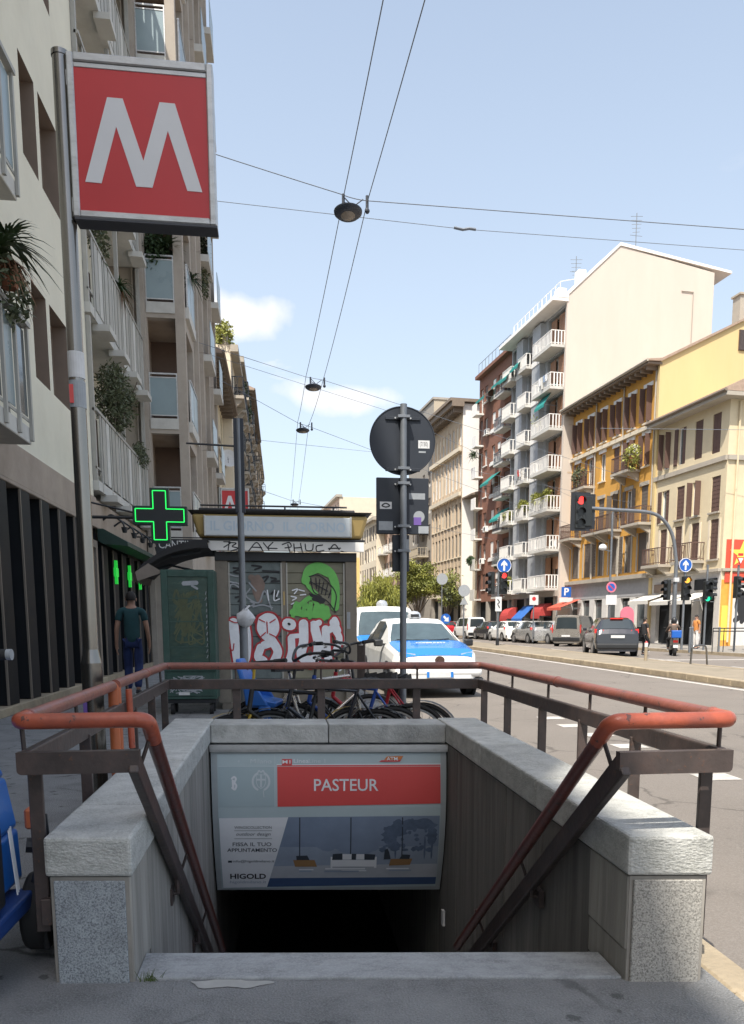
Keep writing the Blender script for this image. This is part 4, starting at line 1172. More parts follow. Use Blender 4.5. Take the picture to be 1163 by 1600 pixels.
# ground floor of that section: pharmacy
PH = thing('pharmacy', 'black pharmacy shop front with green lit crosses and a dark green canopy', 'shop front', (-3.9, 24.6, 0), LRZ)
m = MB(); pbx(m, PF, 0, 6.3, 0, .12, -.6, .1); m.build('plinth', 'kerb_stone', PH)
m = MB(); pbx(m, PF, 0, 6.3, .12, 3.28, -.7, -.5); m.build('back_wall', 'shop_black', PH)
for k in range(6):
    u = 6.0-1.1*k
    m = MB(); pbx(m, PF, u-.5, u, .12, 2.95, -.45, .05); m.build('shop_column', 'shop_black', PH, bevel=.008)
    m = MB(); pbx(m, PF, u+.002, u+.03, .12, 2.95, .03, .056); m.build('column_trim', 'edge_trim', PH)
    if k < 5:
        m = MB(); pbx(m, PF, u-1.08, u-.52, .14, 2.9, -.3, -.27); m.build('pane', 'shop_glass', PH)
m = MB(); m.prism([(0, 3.05), (0, 3.30), (.12, 3.30), (.62, 3.02), (.62, 2.94), (.1, 2.98)], lambda a, z, d: PF(d, z, a), -.1, 6.2); m.build('canopy', 'green_dark', PH)
for k, u in enumerate((4.9, 3.2, 1.7)):
    m = MB(); a, h = .11, .27
    poly = [(-a*.45, -h), (a*.45, -h), (a*.45, -a*.9), (a*1.25, -a*.9), (a*1.25, a*.9), (a*.45, a*.9), (a*.45, h), (-a*.45, h), (-a*.45, a*.9), (-a*1.25, a*.9), (-a*1.25, -a*.9), (-a*.45, -a*.9)]
    m.prism(poly, lambda p, z, d, u=u: PF(u+p, 2.45+z, .10+d), -.03, .03); m.build('lit_cross', 'neon_soft', PH)
for k in range(5):
    u = .8+1.2*k
    m = MB(); m.tube(rounded([PF(u, 3.55, 0), PF(u, 3.68, .18), PF(u, 3.52, .42), PF(u, 3.40, .46)], .06, 3), .022, 8); m.lathe([(.045, 0), (.075, .12)], PF(u, 3.28, .46), 10); m.build('gooseneck_lamp', 'black_metal', PH)
# pharmacy cross sign
CR = thing('pharmacy_cross', 'large dark cross sign with glowing green outline on a wall bracket', 'sign', (-2.30, 16.5, 3.35))
def crossp(w, h, a): return [(-a, -h), (a, -h), (a, -a), (w, -a), (w, a), (a, a), (a, h), (-a, h), (-a, a), (-w, a), (-w, -a), (-a, -a)]
XZ = lambda u, v, d: (u, d, v)
m = MB(); m.prism(crossp(.515, .52, .178), XZ, -.08, .08); m.build('box', 'green_dark', CR, bevel=.006)
m = MB(); m.prism(crossp(.488, .493, .150), XZ, -.086, -.0805); m.build('screen', 'black_metal', CR)
pts = crossp(.458, .463, .122)
m = MB()
for i in range(12):
    a, c = pts[i], pts[(i+1) % 12]
    m.tube([(a[0], -.094, a[1]), (c[0], -.094, c[1])], .0095, 6)
m.build('neon_outline', 'neon', CR)
m = MB(); m.tube([(-1.60, 0, -.04), (-.52, 0, -.04)], .03, 8); m.tube([(-1.60, 0, .30), (-.52, 0, .06)], .018, 8); m.bx(-1.62, -1.58, -.1, .1, -.2, .4); m.build('bracket', 'black_metal', CR)
# little cafe sign behind it
CS = thing('cafe_sign', 'dark hanging shop sign with white capital letters under the green cross', 'sign', (-2.72, 22.9, 3.30))
m = MB(); m.bx(-.62, .62, -.03, .03, -.24, .24); m.build('board', 'black_metal', CS)
text_mesh('CANTINA', .30, lambda u, v: (u, -.034, v+.08), 'sticker_white', 'lettering', CS, width=1.1)
text_mesh('CAFFE', .16, lambda u, v: (u, -.034, v-.14), 'sticker_white', 'lettering', CS, width=.6)
m = MB(); m.tube([(-1.2, 0, .28), (.6, 0, .28)], .02, 6); m.build('bracket', 'black_metal', CS)
# white scalloped awning and door beyond the pharmacy
AW = thing('white_awning', 'short white scalloped awning over a glazed doorway past the pharmacy', 'awning', (-3.86, 26.6, 0), LRZ)
m = MB()
for k in range(14):
    a = k*.11
    m.quad(PF(a, 2.95, .02), PF(a+.11, 2.95, .02), PF(a+.11, 2.42, 1.2), PF(a, 2.42, 1.2))
    m.poly([PF(a, 2.42, 1.2), PF(a+.11, 2.42, 1.2), PF(a+.11, 2.33, 1.203), PF(a+.055, 2.27, 1.203), PF(a, 2.33, 1.203)])
m.build('fabric', 'awning_white', AW, flip=False)
m = MB(); pbx(m, PF, .05, .12, 0, 2.3, .85, .95); pbx(m, PF, .75, .80, 0, 2.3, .85, .95); pbx(m, PF, 1.45, 1.52, 0, 2.3, .85, .95); m.build('door_frame', 'edge_trim', AW)
m = MB(); pbx(m, PF, .13, 1.44, .05, 2.3, .88, .9); m.build('door', 'shop_glass', AW)

# ------------------------------------------------------------------ LEFT: taupe tower with glass balconies
T = thing('taupe_apartment_tower', 'taupe apartment tower with frosted glass balconies facing the camera', 'building', (-2.60, 25.0, 0), R(-90))
# local: x = towards camera (0 at y=25 is the near end), so the tower lies at negative x
TH, TL = 26.5, 10.6
zf = [3.97+3.18*k for k in range(7)]
def PT(u, v, w): return (-u, w, v)            # street side, u away from the camera
def PN(u, v, w): return (w, -u, v)            # near side, u to the left (negative world x)
# near face: corner column, loggia openings, wall to the left
ops_n = [(.26, 1.06, z+.02, z+2.78) for z in zf]
m = MB(); wall_sheet(m, PN, 0, 9.5, 0, TH, ops_n, .25, 0, 0); m.build('wall', 'taupe_wall', T)
ops_s = []
for z in zf:
    ops_s += [(.30, 2.1, z+.02, z+2.55), (2.9, 3.7, z+.9, z+2.4), (4.6, 6.0, z+.02, z+2.4), (7.0, 7.8, z+.9, z+2.4), (8.7, 9.9, z+.02, z+2.4)]
m = MB(); wall_sheet(m, PT, 0.001, TL, 0, TH, ops_s, .25, 0, 0)
m.quad(PT(TL, 0, 0), PT(TL, TH, 0), PT(TL, TH, -10), PT(TL, 0, -10)); m.quad(PT(0, TH, 0), PT(TL, TH, 0), PT(TL, TH, -10), PT(0, TH, -10)); m.quad(PT(0, 0, -9.6), PT(TL, 0, -9.6), PT(TL, TH, -9.6), PT(0, TH, -9.6))
# loggia interior back walls
for z in zf:
    m.quad(PT(2.3, z, -.2), PT(2.3, z+3, -.2), PT(2.3, z+3, -1.4), PT(2.3, z, -1.4), 1)
    m.quad(PT(.2, z, -1.3), PT(2.3, z, -1.3), PT(2.3, z+3, -1.3), PT(.2, z+3, -1.3), 2)
    m.quad(PT(.2, z+2.85, -.2), PT(2.3, z+2.85, -.2), PT(2.3, z+2.85, -1.3), PT(.2, z+2.85, -1.3), 2)
    m.quad(PT(.2, z, -.2), PT(2.3, z, -.2), PT(2.3, z, -1.3), PT(.2, z, -1.3), 0)
m.build('wall', ['taupe_wall', 'taupe_dark', 'brown_stone'], T)
for i, z in enumerate(zf):
    m = MB(); pbx(m, PN, .262, 1.058, z-.28, z+.018, -.2, .03); b_ = m.build('balcony', 'slab_white', T)
    m = MB(); pbx(m, PN, .28, 1.04, z+.12, z+1.14, -.02, .0); m.build('pane', 'frosted', b_)
    m = MB()
    for u in (.265, 1.03): pbx(m, PN, u, u+.03, z+.02, z+1.26, -.03, .012)
    pbx(m, PN, .265, 1.06, z+1.24, z+1.28, -.03, .014); pbx(m, PN, .296, 1.029, z+1.14, z+1.17, -.03, .012); pbx(m, PN, .296, 1.029, z+.09, z+.12, -.03, .012)
    m.build('railing', 'aluminium', b_)
    m = MB(); pbx(m, PT, .302, 2.3, z-.28, z+.018, -.2, .10); b_ = m.build('balcony', 'slab_white', T)
    m = MB(); pbx(m, PT, .34, 2.25, z+.12, z+1.14, .05, .07); m.build('pane', 'frosted', b_)
    m = MB(); pbx(m, PT, .30, 2.3, z+1.16, z+1.2, .03, .09)
    for u in (.31, 1.25, 2.26): pbx(m, PT, u, u+.03, z+.02, z+1.16, .04, .08)
    m.build('railing', 'aluminium', b_)
    for o in ops_s[i*5+1:i*5+5]:
        window(T, PT, *o, depth=.2, frame='brown_window', pane='glass_dark', mull=1, shut=random.choice([None, 'blind', 'blind']), shm='taupe_dark')
        if o[3]-o[2] > 2.2:
            m = MB(); pbx(m, PT, o[0]-.2, o[1]+.2, z-.2, z+.016, -.02, .4); bb = m.build('balcony', 'slab_white', T)
            m = MB(); pbx(m, PT, o[0]-.18, o[1]+.18, z+.1, z+1.1, .37, .39); m.build('pane', 'frosted', bb)
    for u in (2.55, 4.2, 6.5, 8.3, 10.1):
        m = MB(); pbx(m, PT, u, u+.22, z, z+3.17, .002, .14); m.build('pilaster', 'taupe_wall', T)
m = MB(); pbx(m, PN, 1.10, 1.26, 0, TH, .0, .10); pbx(m, PN, 1.38, 1.42, 0, TH, .0, .10); m.build('downpipe', 'taupe_wall', T)
# building behind the photographer, continuing the row (it shades the pavement)
Bb = thing('corner_apartment_building', 'plain rendered block continuing the row behind the viewpoint', 'building', (-3.9, -6.02, 0), LRZ)
BBH = 18.15
m = MB(); o3 = [(2+3.4*i, 3.3+3.4*i, 4.6+3.3*k, 6.2+3.3*k) for i in range(9) for k in range(4)]
wall_sheet(m, PF, 0, 34, 0, BBH, o3, .25); hull(m, 34, 11, 0, BBH); 
for o in o3: m.quad(PF(o[0], o[2], -.25), PF(o[1], o[2], -.25), PF(o[1], o[3], -.25), PF(o[0], o[3], -.25), 1)
m.build('wall', ['cream_loggia', 'glass_dark'], Bb)

# ------------------------------------------------------------------ LEFT: older houses further on
def left_house(name, label, y0, y1, xf, H, wallm, floors, nwin, roof=None, trim='trim_old', bal=None, shm='shutter_grey', dp=10, over=.7, group=None, terrace=False):
    h = thing(name, label, 'building', (xf, y1, 0), LRZ, group)
    L = y1-y0; fh = (H-4.2)/floors; ops = []
    for k in range(floors):
        for i in range(nwin):
            u = L*(i+.5)/nwin; z = 4.2+fh*k+.5
            ops.append((u-.5, u+.5, z, z+min(2.0, fh-1.1)))
    m = MB(); wall_sheet(m, PF, 0, L, 0, H, ops, .2); hull(m, L, dp, 0, H, 0, 0, 1); m.build('wall', [wallm, 'roof_dark'], h)
    for j, o in enumerate(ops): window(h, PF, *o, depth=.16, frame='white_trim', pane='glass_dark', mull=1, shut=random.choice(['closed', None, 'open']), shm=shm, sill=trim)
    for k in range(floors):
        m = MB(); pbx(m, PF, 0, L, 4.05+fh*k, 4.2+fh*k, -.02, .14); m.build('cornice', trim, h)
        if bal and k in bal:
            for i in bal[k]:
                u = L*(i+.5)/nwin; balcony(h, PF, u-1.1, u+1.1, 4.2+fh*k+.5, .65, 'trim_old', 'black_metal', brackets=2, gap=.2)
    if roof == 'eave':
        m = MB(); m.prism([(-dp, H+.02), (over, H-.25), (over, H-.10), (-dp/2, H+2.2), (-dp, H+.02)][:4], lambda a, z, d: (d, a, z), 0, L); m.build('roof', 'roof_tile', h)
        m = MB(); pbx(m, PF, -.02, L+.02, H-.30, H-.26, .0, over+.03)
        n = int(L/.7)
        for k in range(n): pbx(m, PF, .2+L*k/n, .32+L*k/n, H-.46, H-.303, .0, over-.05)
        m.build('eave', 'eave_dark', h)
        m = MB(); m.tube([PF(0, H-.18, over+.06), PF(L, H-.18, over+.06)], .07, 8); m.build('gutter', 'eave_dark', h)
    else:
        m = MB(); pbx(m, PF, -.1, L+.1, H-.35, H, .0, over*.6); pbx(m, PF, -.02, L+.02, H+.002, H+.5, -.4, -.1); m.build('cornice', trim, h)
    m = MB()
    for i in range(nwin): pbx(m, PF, L*(i+.5)/nwin-.75, L*(i+.5)/nwin+.75, .1, 3.0, -.1, .03)
    m.build('shop_openings', 'shop_black', h)['kind'] = 'stuff'
    return h
left_house('eaved_town_house', 'low cream town house with a deep brown timber eave past the taupe tower', 35.65, 46, -2.95, 12.6, 'cream_old', 3, 4, 'eave')
h4 = left_house('terrace_town_house', 'white town house with a planted roof terrace behind the timber eave', 46.05, 55, -2.45, 16.0, 'stone_cream', 4, 3, None, bal={1: [0, 2], 2: [0, 2], 3: [0, 1, 2]})
m = MB()
for z in (16.5, 17.0): m.tube([(-.3+9-9, -.3, z), (8.9, -.3, z)], .02, 6); m.tube([(8.9, -.3, z), (8.9, -6, z)], .02, 6)
for k in range(8): m.tube([(8.9, -.3-.8*k, 16), (8.9, -.3-.8*k, 17.0)], .02, 6)
m.build('terrace_railing', 'galv', h4)
left_house('grey_balcony_house', 'grey house with stacked stone balconies in the shaded row', 55.05, 70, -2.5, 18.2, 'concrete_grey', 5, 4, None, bal={k: [0, 1, 2, 3] for k in range(1, 5)})
left_house('ornate_town_house', 'ornate beige house with iron balconies further down the shaded row', 70.05, 90, -2.6, 20.5, 'concrete_tan', 5, 5, 'eave', bal={k: [0, 2, 4] for k in range(1, 5)})
left_house('distant_town_house', 'farthest visible beige house of the shaded row', 90.05, 130, -2.6, 23.5, 'stone_tan', 5, 8, None, bal={k: [1, 3, 5] for k in range(1, 5)})
# satellite dish
SD = thing('satellite_dish', 'round white satellite dish on the cream house wall', 'satellite dish', (-2.55, 43.5, 9.6))
m = MB(); m.lathe([(.02, 0), (.25, .04), (.45, .13), (.46, .145), (.25, .06), (.02, .02)], n=20); o = m.build('dish', 'sticker_white', SD); o.rotation_euler = (R(75), 0, R(15))
m = MB(); m.tube([(-.35, 0, -.3), (-.1, .05, 0), (0, -.05, 0)], .025, 6); m.tube([(0, -.1, -.2), (0, -.4, .05)], .012, 6); m.build('arm', 'galv', SD)
# ------------------------------------------------------------------ RIGHT: white ended grey tower block
W = building('white_ended_apartment_block', 'tall grey apartment block with white balconies and a blank whitewashed end wall', 0, 0)
WL, WDP = 11.0, 12.0
fz = [3.95+2.98*k for k in range(7)]
ops = []
zones = [(.25, 3.3), (5.6, 7.2), (9.0, 10.8)]
for z in fz:
    for a, c in zones: ops.append((a, c, z+.02, z+2.7))
ops.append((.4, 10.7, .0, 3.3))
m = MB(); wall_sheet(m, PF, 0, WL, -.2, 24.9, ops, .35, 0, 0)
for o in ops[:-1]: m.quad(PF(o[0], o[2], -.35), PF(o[1], o[2], -.35), PF(o[1], o[3], -.35), PF(o[0], o[3], -.35), 2)
m.quad(PF(.4, 0, -.35), PF(10.7, 0, -.35), PF(10.7, 3.3, -.35), PF(.4, 3.3, -.35), 1)
m.quad((WL, 0, 0), (WL, 0, 25), (WL, -WDP, 25), (WL, -WDP, 0)); m.quad((0, -WDP, 0), (WL, -WDP, 0), (WL, -WDP, 27), (0, -WDP, 27))
m.build('wall', ['grey_tile', 'shop_black', 'taupe_wall'], W)
m = MB(); m.prism([(.08, -.2), (.08, 25.2), (-4.0, 28.9), (-11.95, 27.75), (-11.95, -.2)], lambda a, z, d: (d, a, z), -.25, -.002); m.build('end_wall', 'end_white', W)
m = MB(); m.prism([(1.0, 24.95), (1.0, 25.2), (.1, 25.42), (-4.0, 29.14), (-13.4, 27.98), (-13.4, 27.8), (-4.0, 28.92), (.0, 25.22), (0, 24.95)], lambda a, z, d: (d, a, z), -.32, WL); m.build('roof', 'white_trim', W)
m = MB(); pbx(m, PF, -.3, WL, 24.72, 24.94, .0, 1.25); m.build('cornice', 'white_trim', W)
for zi, z in enumerate(fz):
    for bi, (a, c) in enumerate(zones):
        balcony(W, PF, a-.15, c+(.4 if bi == 0 else .1), z, 1.15 if bi == 0 else .95, 'slab_white', 'white_trim', gap=.24, bw=.045, th=.2, solid='slab_white' if bi else None)
        u = a+.12
        while u < c-.5:
            window(W, PF, u, u+1.0, z+.03, z+2.45, depth=.28, frame='white_trim' if (zi+bi) % 3 else 'wood_door', pane='glass_dark', mull=1, shut=random.choice(['closed', 'closed', 'blind']), shm='wood_door', fw=.06)
            u += 1.45
    for u0, u1 in ((3.75, 5.4), (7.4, 8.85)):
        m = MB(); pbx(m, PF, u0, u1, z-.25, z+.12, .0, .5); m.build('string_course', 'white_trim', W)
        m = MB(); pbx(m, PF, u0+.02, u1-.02, z+.122, z+2.72, .0, .45); m.build('pier_panel', 'grey_tile', W)
for u in (.4, 3.4, 6.4, 9.4):
    m = MB(); pbx(m, PF, u, u+.5, -.1, 3.3, -.3, .05); m.build('shop_pillar', 'concrete_grey', W)
m = MB(); pbx(m, PF, 0, WL, 3.3, 3.75, .0, .3); m.build('shop_fascia', 'concrete_grey', W)
m = MB()
for k in range(12): m.tube([PF(.6+.85*k, 25.3, .3), PF(.6+.85*k, 26.4, .3)], .025, 6)
for z in (25.8, 26.4): m.tube([PF(.6, z, .3), PF(9.95, z, .3)], .025, 6)
m.tube([PF(.6, 26.4, .3), (.6, -1.8, 26.9)], .02, 6)
m.build('terrace_railing', 'white_trim', W)
m = MB(); m.bx(2.0, 2.7, -2.4, -1.8, 26.5, 28.0); m.bx(5, 5.8, -2.2, -1.5, 26.5, 27.8); m.bx(1.2, 3.5, -8, -4.6, 28.2, 29.35); m.build('chimney', 'white_trim', W)
# roof aerials
def aerial(loc, h, label):
    a = thing('roof_aerial', label, 'aerial', loc, RZ)
    m = MB(); m.tube([(0, 0, 0), (0, 0, h)], .03, 6)
    for k in range(5): m.tube([(-.1, -.45+.05*k, h-.25-.28*k), (.1, .45-.05*k, h-.25-.28*k)], .018, 5)
    m.tube([(0, -.5, h*.55), (0, .5, h*.55)], .018, 5); m.build('mast', 'galv', a)
m = MB(); m.tube([(-.30, -10.2, 19), (-.30, -10.2, 26.2), (-.30, -9.2, 26.2)], .035, 6); m.tube([(-.30, -5.6, 4), (-.30, -5.6, 8)], .05, 6); m.build('wall_pipe', 'concrete_grey', W)
m = MB(); m.bx(-.262, -.252, -2.4, -.3, 12.5, 12.62); m.bx(-.262, -.252, -11.9, -.3, 16.0, 16.05); m.build('plaster_joint', 'stone_tan', W)
p = far(1.5, -6.2); aerial((p.x, p.y, 28.6), 3.6, 'tall thin television aerial on the ridge of the white ended block')
p = far(4, -2.5); aerial((p.x, p.y, 27.2), 2.6, 'short aerial beside the terrace chimney of the white ended block')
def awning(label, u, z, w, dep, m_, W_=None, t=0, off=0, dome=False, drop=.8, name='shop_awning', group=None):
    p = far(t, off); a = thing(name, label, 'awning', (p.x, p.y, 0), RZ, group)
    m = MB(); n = 6
    for i in range(n):
        f0, f1 = i/n, (i+1)/n
        g = (lambda f: (math.sin(f*1.57)*dep, z-drop*(1-math.cos(f*1.57)))) if dome else (lambda f: (f*dep, z-drop*f))
        a0, a1 = g(f0), g(f1)
        m.quad(PF(u, a0[1], a0[0]), PF(u+w, a0[1], a0[0]), PF(u+w, a1[1], a1[0]), PF(u, a1[1], a1[0]))
        if dome:
            for q in (u, u+w): m.quad(PF(q, a0[1], a0[0]), PF(q, a1[1], a1[0]), PF(q, z-drop, a1[0]), PF(q, z-drop, a0[0]))
    m.quad(PF(u, z-drop, dep), PF(u+w, z-drop, dep), PF(u+w, z-drop-.22, dep+.01), PF(u, z-drop-.22, dep+.01))
    m.build('fabric', m_, a, flip=False)
    for q in (u+.05, u+w-.05):
        m = MB(); m.tube([PF(q, z-drop-.1, .02), PF(q, z-drop, dep)], .02, 5); m.build('arm', 'galv', a)
    return a
awning('red rounded shop awning nearest the white end wall', 1.3, 2.8, 1.8, 1.0, 'awning_red', dome=True, drop=1.0)
awning('blue sloping shop awning between two red awnings', 4.6, 2.7, 2.4, 1.15, 'awning_blue', drop=1.1)
awning('dark red rounded shop awning left of the blue awning', 8.5, 2.6, 1.8, 1.0, 'awning_red', dome=True, drop=1.0)
awning('long salmon red awning at the foot of the white end wall', -2.7, 3.0, 2.6, 1.6, 'awning_orange', drop=.6, off=-.6)
for (t, z, lb) in ((1.4, 18.6, 'teal sun blind let down over a balcony on the third level from the top'), (7.0, 22.6, 'teal sun blind rolled out under the roof of the grey block'), (9.6, 22.4, 'teal sun blind at the far end of the top floor')):
    awning(lb, t-.3, z+.9, 1.9, 1.15, 'awning_teal', drop=1.7 if t < 2 else 1.2, name='sun_blind')
# balcony plants
def potplant(label, t, off, z, n=60, L=.8, m_='leaf_a', bush=300):
    p = far(t, off); mb = MB(); spiky(mb, (0, 0, .3), n, L, .5, .07); 
    if bush: leaf_mesh(mb, bush, ball((0, 0, .45), (.45, .6, .5)), .16)
    return plant('balcony_plant', label, (p.x, p.y, z), [('foliage', mb, m_)], group='balcony plants of the sunny row')
z4 = fz[2]+.01
potplant('big spiky green plant on the corner balcony of the grey block', 1.0, .8, z4+.7, 120, 1.2)
potplant('leafy green plant left of the spiky one on the corner balcony', 2.9, .8, z4+.7, 90, 1.0, bush=600)
potplant('bushy green plant on the middle balcony of the grey block', 6.2, .6, z4+.6, 110, 1.1, bush=600)
potplant('trailing green plant on the far balcony of the grey block', 9.8, .6, z4+.2, 90, 1.0, bush=700)
potplant('green plant low on the far balcony above the traffic light', 9.6, .6, fz[0]+.5, 70, 1.0, bush=700)
potplant('small plant at the left end of a middle corner balcony', 3.3, .8, fz[4]+.7, 30, .5, bush=90)

# ------------------------------------------------------------------ RIGHT: ochre house
Yh = building('ochre_house', 'ochre yellow four storey house with brown shutters and a pale yellow gable', -12.12, -.7)
YL, YDP, YH = 12.05, 16.0, 16.9
cx = [1.15+1.93*i for i in range(6)]
o4 = [(c-.42, c+.42, 13.75, 15.85) for c in cx]; o3 = [(c-.40, c+.40, 11.1, 13.0) for c in cx]
o2 = [(c-.42, c+.42, 7.55, 9.9) for c in cx]; o1 = [(c-.55, c+.55, 4.55, 7.0) for c in cx]
og = [(c-.6, c+.6, 0.05, 2.9) for c in cx]
m = MB(); wall_sheet(m, PF, 0, YL, 4.36, YH, o4+o3+o2+o1, .22, 0, 0)
m.quad((YL, 0, 4), (YL, 0, YH), (YL, -YDP, YH), (YL, -YDP, 4)); m.quad((0, -YDP, 0), (YL, -YDP, 0), (YL, -YDP, 24), (0, -YDP, 24))
m.build('wall', 'ochre', Yh)
m = MB(); wall_sheet(m, PF, 0, YL, -.2, 4.1, og, .25, 0, 0); wall_sheet(m, lambda u, v, w: PF(u, v, w+.02), 0, YL, 3.0, 4.1, [], 0, 1, 1); m.build('ground_floor_wall', ['shop_wall_white', 'shop_wall_grey'], Yh)
for c in cx:
    m = MB(); pbx(m, PF, c-.58, c+.58, .02, 2.88, -.24, -.18); m.build('shop_door', 'shop_black', Yh)
    m = MB(); pbx(m, PF, c-.5, c+.5, 1.0, 2.7, -.178, -.165); m.build('shop_pane', 'glass_pane', Yh)
m = MB(); pbx(m, PF, -.05, YL, 4.1, 4.36, -.1, .35); m.build('ledge', 'trim_old', Yh)
m = MB(); pbx(m, PF, 0, YL, 13.25, 13.5, .0, .22); m.build('string_course', 'stone_cream', Yh)
m = MB(); m.prism([(.12, -.2), (.12, 16.95), (-9.5, 21.7), (-16, 21.7), (-16, -.2)], lambda a, z, d: (d, a, z), -.25, -.002); m.build('gable_wall', 'ochre_pale', Yh)
m = MB(); m.prism([(.95, 16.92), (.95, 17.02), (.1, 17.12), (-9.6, 21.88), (-16, 21.88), (-16, 21.75), (-9.5, 21.72), (.1, 16.95)], lambda a, z, d: (d, a, z), -.4, YL+.1); m.build('roof', 'roof_tile', Yh)
m = MB(); pbx(m, PF, -.3, YL+.08, 16.78, 16.9, .0, .95)
for k in range(18): pbx(m, PF, .1+.67*k, .24+.67*k, 16.55, 16.778, .0, .8)
m.build('eave', 'eave_dark', Yh)
m = MB(); m.tube([PF(-.35, 16.98, 1.02), PF(YL, 16.98, 1.02)], .09, 8); m.build('gutter', 'trim_old', Yh)
for o in o4: window(Yh, PF, *o, frame='white_trim', pane='glass_pane', shut='perp', shm='shutter_brown', lintel='white_trim', sill='stone_cream')
for i, o in enumerate(o3): window(Yh, PF, *o, frame='white_trim', pane='glass_pane', shut=['perp', 'perp', 'closed', None, 'open', 'half'][i], lintel='white_trim', sill='stone_cream')
for i, o in enumerate(o2): window(Yh, PF, *o, frame='white_trim', pane='glass_pane', shut=['closed', 'open', 'perp', 'closed', 'perp', 'closed'][i], shm='shutter_grey', lintel='trim_old')
for i, o in enumerate(o1): window(Yh, PF, *o, frame='trim_old', pane='glass_pane', shut=['closed', 'half', 'closed', 'half', 'closed', 'closed'][i], shm='shutter_grey', surround='trim_old')
for c, w in ((cx[0], 2.3), (cx[2], 2.2), (cx[3], 1.9), (cx[5], 1.9)):
    balcony(Yh, PF, c-w/2, c+w/2, 7.5, 1.0, 'trim_old', 'shutter_brown', brackets=2, gap=.14, bw=.012)
balcony(Yh, PF, cx[1]-1.3, cx[1]+.9, 11.0, .95, 'trim_old', 'shutter_brown', brackets=2, gap=.14, bw=.012)
balcony(Yh, PF, cx[4]-.9, cx[4]+1.3, 10.95, .9, 'trim_old', 'shutter_brown', brackets=2, gap=.14, bw=.012)
for u in (-.12+.3, 4.1, 8.0): downpipe(Yh, PF, u, 4.4, 16.6, 'trim_old', .055)
PG = lambda u, v, w: (-.25-w, -u, v)
window(Yh, PG, 5.15, 6.35, 17.95, 19.15, depth=-.03, frame='shutter_brown', pane='shutter_brown', shut=None)
m = MB(); pbx(m, PG, 5.17, 6.33, 17.97, 19.13, .07, .10); m.build('shutter', 'rail_steel', Yh)
m = MB(); m.bx(3, 3.8, -8.2, -7.4, 20.5, 22.6); m.bx(2.9, 3.9, -8.3, -7.3, 22.6, 22.72); m.build('chimney', 'trim_old', Yh)
for (t, off, z, lb, mm) in ((-10.6, .05, 11.0, 'green trailing plants on the upper balcony of the ochre house', 'leaf_a'), (-2.9, .0, 11.0, 'terracotta pots with red flowers on the far upper balcony of the ochre house', 'leaf_olive')):
    p = far(t, off); mb = MB(); leaf_mesh(mb, 500, ball((0, 0, .5), (.45, .9, .6)), .17); leaf_mesh(mb, 150, ball((0, 0, -.1), (.3, .9, .4)), .14, .8)
    plant('balcony_plant', lb, (p.x, p.y, z+.35), [('foliage', mb, mm)], pot=.22)

# ------------------------------------------------------------------ RIGHT: cream corner house
Ch = building('cream_corner_house', 'old cream corner house with brown shutters and a painted mural by the crossing', -19.35, -.7)
CL, CH_ = 7.15, 13.2
c4 = [1.1, 2.75, 4.4, 6.0]
o3 = [(c-.38, c+.38, 10.45, 12.55) for c in c4]; o2 = [(c-.40, c+.40, 7.3, 9.2) for c in (.9, 2.7, 4.3, 5.9)]; o1 = [(c-.40, c+.40, 4.75, 6.9) for c in (.8, 2.6, 4.3, 5.9)]
og = [(.5, 1.9, .0, 3.0), (2.6, 4.2, .0, 2.8), (4.9, 6.4, .0, 2.9)]
m = MB(); wall_sheet(m, PF, 0, CL, 4.2, CH_, o3+o2+o1, .2)
m.quad((CL, 0, 4), (CL, 0, CH_), (CL, -9, CH_), (CL, -9, 4)); m.quad((0, -9, 0), (CL, -9, 0), (CL, -9, CH_), (0, -9, CH_)); m.quad((0, 0, CH_), (CL, 0, CH_), (CL, -9, CH_), (0, -9, CH_))
m.build('wall', 'cream_old', Ch)
m = MB(); wall_sheet(m, PF, 0, CL, -.2, 4.05, og, .25, 0, 0); 
for o in og: m.quad(PF(o[0], o[2], -.25), PF(o[1], o[2], -.25), PF(o[1], o[3], -.25), PF(o[0], o[3], -.25), 1)
m.build('ground_floor_wall', ['shop_wall_white', 'shop_black'], Ch)
for z_, h_, w_ in ((4.05, .15, .2), (9.9, .25, .14)):
    m = MB(); pbx(m, PF, 0, CL, z_, z_+h_, -.01, w_); m.build('string_course', 'trim_old', Ch)
PC_ = lambda u, v, w: (-w, -u, v)
cg = [(3.2, 4.0, 10.4, 12.4), (3.2, 4.0, 7.3, 9.2)]
m = MB(); wall_sheet(m, PC_, 0, 9, -.2, CH_, cg, .2, 0, 0)
m.build('end_wall', 'cream_old', Ch)
for z_, h_, w_ in ((4.06, .14, .14), (9.9, .25, .12)):
    m = MB(); pbx(m, PC_, 0, 9, z_, z_+h_, -.01, w_); m.build('string_course', 'trim_old', Ch)
for o in cg: window(Ch, PC_, *o, depth=.15, shut='closed')
for i, o in enumerate(o3): window(Ch, PF, *o, depth=.15, shut=['closed', 'closed', 'half', 'perp'][i], frame='white_trim')
for i, o in enumerate(o2): window(Ch, PF, *o, depth=.15, shut=['closed', 'perp', 'closed', 'half'][i], frame='white_trim', sill='trim_old')
for i, o in enumerate(o1): window(Ch, PF, *o, depth=.15, shut='closed', frame='white_trim', sill='trim_old' if i == 0 else None, surround='stone_cream')
balcony(Ch, PF, 4.9, 6.9, 4.75, .9, 'trim_old', 'shutter_brown', brackets=2, gap=.16, bw=.012)
balcony(Ch, PF, 1.6, 3.6, 4.75, .9, 'trim_old', 'shutter_brown', brackets=2, gap=.16, bw=.012)
m = MB(); m.prism([(.8, CH_+.02), (.8, CH_+.18), (-4.5, CH_+2.6), (-9.8, CH_+.18), (-9.8, CH_+.02)], lambda a, z, d: (d, a, z), -.7, CL); m.build('roof', 'roof_tile', Ch)
